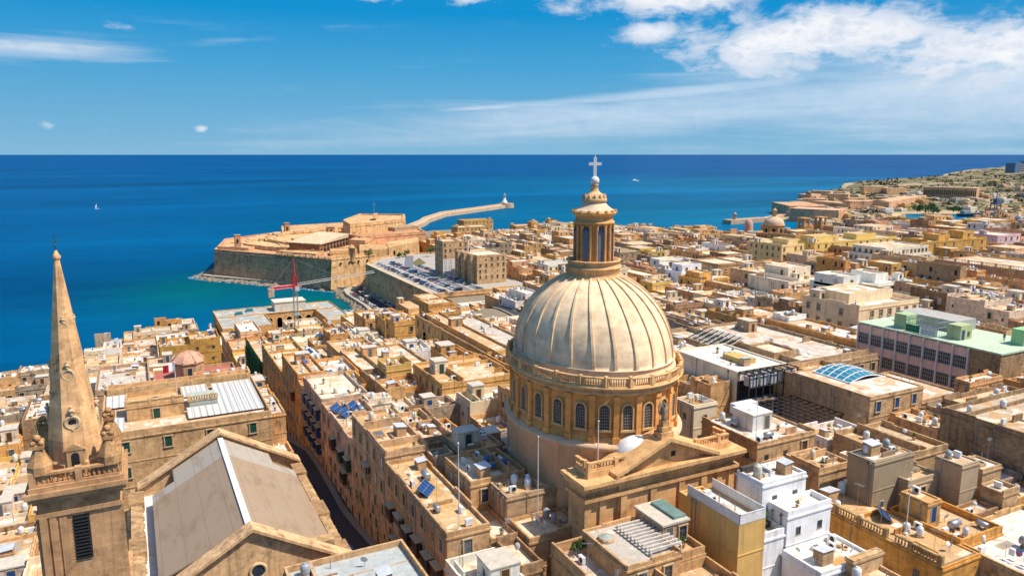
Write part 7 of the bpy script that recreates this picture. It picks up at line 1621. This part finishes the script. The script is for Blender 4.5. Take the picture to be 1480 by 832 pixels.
# ------------------------------------------------------------------ boats
def hull(b, L, W, H, n=10):
    vs = []
    for i in range(n+1):
        t = i/n; x = -L/2+L*t; w_ = W/2*(1-max(0, (t-.45)/.55)**2.2); vs += [(x, -w_*.7, -.5), (x, -w_, H*(1+.25*t)), (x, w_, H*(1+.25*t)), (x, w_*.7, -.5)]
    b.add(vs, [(4*i+k, 4*i+4+k, 4*i+5+k, 4*i+1+k) for i in range(n) for k in range(3)]); b.add(vs, [(0, 1, 2, 3), (4*n+3, 4*n+2, 4*n+1, 4*n)])
x, y = at(140, 302, 0); o = thing('sailing_boat', 'tiny white sailing boat with bare mast far out on the left sea', 'boat', (x, y, 0), .5); b = MB(); hull(b, 11, 3.2, 1.2); b.build('hull', M_METAL, o, color=(.6, .6, .6)); b = MB(); b.tube((0, 0, 1), (0, 0, 15), .2); b.tube((0, 0, 4), (-4.5, 0, 3), .14); b.build('mast', M_METAL, o, color=(.6, .6, .6)); b = MB(); b.add([(.3, .05, 3.4), (-4, .1, 3.4), (.1, .05, 13.5), (.3, .12, 3.4), (-4, .17, 3.4), (.1, .1, 13.5)], [(0, 1, 2), (5, 4, 3)]); b.build('sail', M_PLASTIC, o, color=(.7, .7, .7)); o.scale = (.75, .75, .75)
x, y = at(918, 262, 0); o = thing('motor_boat', 'white motor boat crossing the open sea right of the lantern cross', 'boat', (x, y, 0), -.2); b = MB(); hull(b, 30, 8, 3); b.build('hull', M_METAL, o, color=(.78, .78, .78)); b = MB(); b.box(-10, 5, -3, 3, 3, 6); b.box(-7, 2, -2.5, 2.5, 6, 8.5); b.build('cabin', M_METAL, o, color=(.75, .75, .75))
x, y = at(1406, 313, 0); o = thing('barge', 'long grey barge moored in the inlet across the harbour', 'boat', (x, y, 0), -.35); b = MB(); hull(b, 50, 13, 5); b.build('hull', M_METAL, o, color=(.06, .07, .09)); b = MB(); b.box(-20, -8, -5, 5, 5, 10); b.build('deckhouse', M_METAL, o, color=(.4, .4, .4))
# ------------------------------------------------------------------ poles and flags
def pole(label, x, y, z, h, r=.07, col=(.70, .69, .66), cat='flagpole'):
    o = thing('flagpole', label, cat, (x, y, z)); b = MB(); b.tube((0, 0, 0), (0, 0, h), r, r*.7, 8); b.ball((0, 0, h), r*1.8, 8); b.box(-.25, .25, -.25, .25, 0, .25); b.build('pole', M_METAL, o, color=col); return o
pole('tall white flagpole on the rust stained roof of the end house', 33.6, 80.5, 53.6, 11.5); pole('white flagpole on the terrace left of the church wing', 45.4, 81.5, 52.0, 11.5); pole('white flagpole at the corner of the church roof under the drum', 50.2, 74.6, 60.3, 6.8); pole('white flagpole on the orange balustraded roof yards', 86.5, 57, 51.4, 8.5)
pole('white pole standing on the grey roof beside the dome', 79.8+1.5, 78.6, 57.2, 6, .05); f = pole('flagpole with red and white flag on the great house roof', 5, 147.5, 55.2, 7); b = MB()
for i, c in ((0, 0), (1, 1)):
    vs = [(-i*1.0-1.0*u/4, .12*sin(u+i*4), 6.8-1.4*k-.12*(u+i*4)*.4) for k in range(2) for u in range(5)]; b.add(vs, [(u, u+1, u+6, u+5) for u in range(4)], c)
b.build('flag', [mat('flag_white', (.75, .75, .75), .8), mat('flag_red', (.5, .02, .03), .8)], f)
pole('flagpole before the corner house by the palace', 279, 203, 38, 16, .1); pole('flagpole standing in front of the long green balcony', 292, 160, 38, 16, .1)
# ------------------------------------------------------------------ people
def person(label, x, y, z, rz, shirt, trousers):
    o = thing('person', label, 'person', (x, y, z), rz); bm = bmesh.new(); V = {}
    J = [('pelvis', (0, 0, .95), .13), ('belly', (0, 0, 1.1), .13), ('chest', (0, -.01, 1.33), .15), ('neck', (0, 0, 1.5), .06), ('head', (0, -.02, 1.62), .10), ('top', (0, 0, 1.74), .075)]
    for s in (-1, 1): J += [(f'h{s}', (s*.1, 0, .9), .095), (f'k{s}', (s*.12, -.06*s, .5), .065), (f'a{s}', (s*.12, .04*s, .08), .045), (f't{s}', (s*.13, -.14+.03*s, .04), .04), (f's{s}', (s*.19, 0, 1.42), .06), (f'e{s}', (s*.26, .02*s, 1.14), .045), (f'w{s}', (s*.25, -.10-.04*s, .90), .034), (f'g{s}', (s*.25, -.13-.04*s, .80), .035)]
    me = bpy.data.meshes.new('body'); names = [j[0] for j in J]; E = [('pelvis', 'belly'), ('belly', 'chest'), ('chest', 'neck'), ('neck', 'head'), ('head', 'top')]
    for s in (-1, 1): E += [('pelvis', f'h{s}'), (f'h{s}', f'k{s}'), (f'k{s}', f'a{s}'), (f'a{s}', f't{s}'), ('chest', f's{s}'), (f's{s}', f'e{s}'), (f'e{s}', f'w{s}'), (f'w{s}', f'g{s}')]
    me.from_pydata([j[1] for j in J], [(names.index(a), names.index(e)) for a, e in E], []); ob = bpy.data.objects.new('body', me); COL.objects.link(ob); ob.parent = o
    md = ob.modifiers.new('skin', 'SKIN'); 
    for i, j in enumerate(J): me.skin_vertices[0].data[i].radius = (j[2], j[2]); me.skin_vertices[0].data[i].use_root = i == 0
    ob.modifiers.new('sub', 'SUBSURF').levels = 1; ob.modifiers['sub'].render_levels = 1
    def f(t, c, pos, b):
        tcn = t.n.new('ShaderNodeTexCoord'); z_ = t.xyz(tcn.outputs['Object'])[2]; c = t.mix(t.math('GREATER_THAN', z_, 1.0), trousers, shirt); c = t.mix(t.math('GREATER_THAN', z_, 1.49), c, (.45, .27, .18)); return t.mix(t.math('GREATER_THAN', z_, 1.68), c, (.03, .02, .015))
    me.materials.append(mat('clothing_'+label[:18].replace(' ', '_'), rough=.85, fn=f)); return o
person('person in dark clothes walking on the sunlit street crossing', 27.4, 150, GZ(27.4, 150)+.12, .6, (.04, .04, .05), (.03, .03, .04)); person('person in dark shirt standing on the green school roof', 164, 87.5+3, 60.75, 2.4, (.04, .04, .05), (.06, .05, .05)); person('person in a white shirt on the fort road pavement', 174, 470, 21.46, 1, (.7, .7, .7), (.05, .06, .1))
# ------------------------------------------------------------------ leave out what nothing can see; then say which is which
BV = scene_bvh()
def infr(p, m=40):
    q_ = proj(*p); return q_ is not None and -m < q_[0] < 1480+m and -m < q_[1] < 832+m
kill = []
for o, p in OPENINGS:
    if not infr(p) or not sees(BV, [p+Vector((0, 0, .6)), p-Vector((0, 0, .4)), p]): kill.append(o)
deadrec = []
for r in AUTO:
    pts = []
    for v in r['vols']:
        z = v[4]+v[5]+.05
        for x in (v[0]+.1, (v[0]+v[1])/2, v[1]-.1):
            for y in (v[2]+.1, (v[2]+v[3])/2, v[3]-.1): pts.append((x, y, z if (x, y) != ((v[0]+v[1])/2, (v[2]+v[3])/2) else v[4]+.1))
    pts = [p for p in pts if infr(p)]
    r['seen'] = sum(sees(BV, [p], [CAM]) for p in pts)
    if not pts or not sees(BV, pts): deadrec.append(r)
dead = {id(r) for r in deadrec}; keep = []
for c in CLUT:
    h0 = {'tank': 1.9, 'shed': 2.1, 'drum': 1.55, 'heater': 1.75, 'pot': 1.5}.get(c['kind'], 1.05); p = [(c['x'], c['y'], c['z']+h0)]
    if id(c['rec']) in dead or not infr(p[0]) or not sees(BV, p): kill.append(c['o'])
    else: keep.append(c)
def rid(o):
    try: kids = list(o.children_recursive)
    except ReferenceError: return
    for k in kids: bpy.data.objects.remove(k)
    bpy.data.objects.remove(o)
killset = []
for r in deadrec: killset.append(r['root'])
dn = {o.name for o in kill}; rn = {o.name for o in killset}
allkids = {}
for o in bpy.data.objects:
    if o.parent: allkids.setdefault(o.parent.name, []).append(o.name)
todo = list(dn | rn); names = set()
while todo:
    n = todo.pop()
    if n in names: continue
    names.add(n); todo += allkids.get(n, [])
bpy.data.batch_remove([bpy.data.objects[n] for n in names])
AUTO = [r for r in AUTO if id(r) not in dead]
print('removed', len(names), 'houses left', len(AUTO), 'clutter left', len(keep))
LM = [('the dome', 858, 470), ('the lantern', 858, 345), ('the pink school', 1340, 510), ('the green balcony palace', 1440, 420), ('the skylight block', 1230, 560), ('the cream block', 1060, 530), ('the white two level house', 1150, 710), ('the great house', 260, 590), ('the chapel', 272, 525),
      ('the netted house', 368, 520), ('the solar panel house', 485, 610), ('the blank walled house', 690, 550), ('the long palace front', 670, 490), ('the big shuttered block', 690, 390), ('the tall car park block', 630, 370), ('the seafront hall', 400, 452), ('the spire', 95, 600), ('the twin tower church', 1120, 320),
      ('the long ochre front', 1140, 477), ('the yellow loggia house', 1370, 420), ('the flaking tan roof', 1262, 640), ('the long brown terrace', 1400, 610), ('the gabled church', 330, 720), ('the walled roof yards', 575, 630), ('the tower crane', 432, 440), ('the palm tree', 1338, 380)]
CW = {'sand': 'sandy', 'pinkish': 'pinkish'}
keys = {}
for r in AUTO:
    u, v, _ = proj(r['base'][0], r['base'][1], r['zt']); r['u'] = u; r['v'] = v
    nm, lu, lv = min(LM, key=lambda l: (l[1]-u)**2+((l[2]-v)*1.5)**2); du, dv = u-lu, v-lv
    rel = ('right of' if du > 0 else 'left of') if abs(du) > 1.6*abs(dv) else ('behind' if dv < 0 else 'in front of')
    r['where'] = f'{rel} {nm}'; r['cw'] = CW.get(r['ck'], r['ck']); keys.setdefault((r['where'], r['cw'], r['rk']), []).append(r)
ORD = ['first', 'second', 'third', 'fourth', 'fifth', 'sixth', 'seventh', 'eighth', 'ninth', 'tenth', 'eleventh', 'twelfth']
def order(i, n): return '' if n == 1 else ('left one' if i == 0 else 'right one') if n == 2 else ('leftmost' if i == 0 else 'rightmost' if i == n-1 else ORD[i]+' from left')
for (where, cw, rk), L in keys.items():
    L.sort(key=lambda r: r['u']); n = len(L)
    for i, r in enumerate(L):
        o = order(i, n); r['root']['label'] = f"{cw} house with {rk} roof {where}"+(f", {o}" if o else '')
        r['words'] = f"{cw} {rk} roofed house {where}"+(f", {o}" if o else ''); r['root']['group'] = 'town houses'
KN = dict(tank='water tank', drum='steel tank', ac='air unit', dish='satellite dish', aerial='aerial', line='washing line', solar='solar panel', heater='solar heater', pot='potted plant', shed='roof shed')
ck = {}
for c in keep: ck.setdefault((c['rec']['words'], c['kind'], c['tint']), []).append(c)
for (wd, kind, tint), L in ck.items():
    for c in L: c['u'] = proj(c['x'], c['y'], c['z'])[0]
    L.sort(key=lambda c: c['u'])
    for i, c in enumerate(L):
        o = order(i, len(L)); nm = (tint+' ' if tint else '')+KN[kind]
        if o.endswith('from left'): lab = o.split()[0]+' '+nm+' from left on the '+wd
        elif o: lab = o.replace(' one', '')+' '+nm+' on the '+wd
        else: lab = nm+' on the '+wd
        c['o']['label'] = ' '.join(lab.split()[:16])
LM2 = [('the inlet', 1350, 316), ('the far rampart', 1175, 318), ('the long arcade', 1372, 288), ('the glass office block', 1466, 250), ('the cliff trees', 1338, 300), ('the dock crane', 1438, 300), ('the headland point', 1250, 266), ('the far barracks', 1280, 285)]
hk = {}
for r, cw in HEADH:
    u, v, _ = proj(*r.location); nm = min(LM2, key=lambda l: (l[1]-u)**2+((l[2]-v)*2)**2)[0]; hk.setdefault((cw, nm), []).append((u, r))
for (cw, nm), L in hk.items():
    L.sort(key=lambda t: t[0])
    for i, (u, r) in enumerate(L): o = order(i, len(L)) if len(L) <= 12 else ''; r['label'] = f"small {CW.get(cw, cw)} house across the harbour near {nm}"+(f", {o}" if o else '')
for o in list(bpy.data.objects):
    if o.type == 'EMPTY' and o.parent is None and not o.get('category'): print('untagged', o.name)

if 0: pass
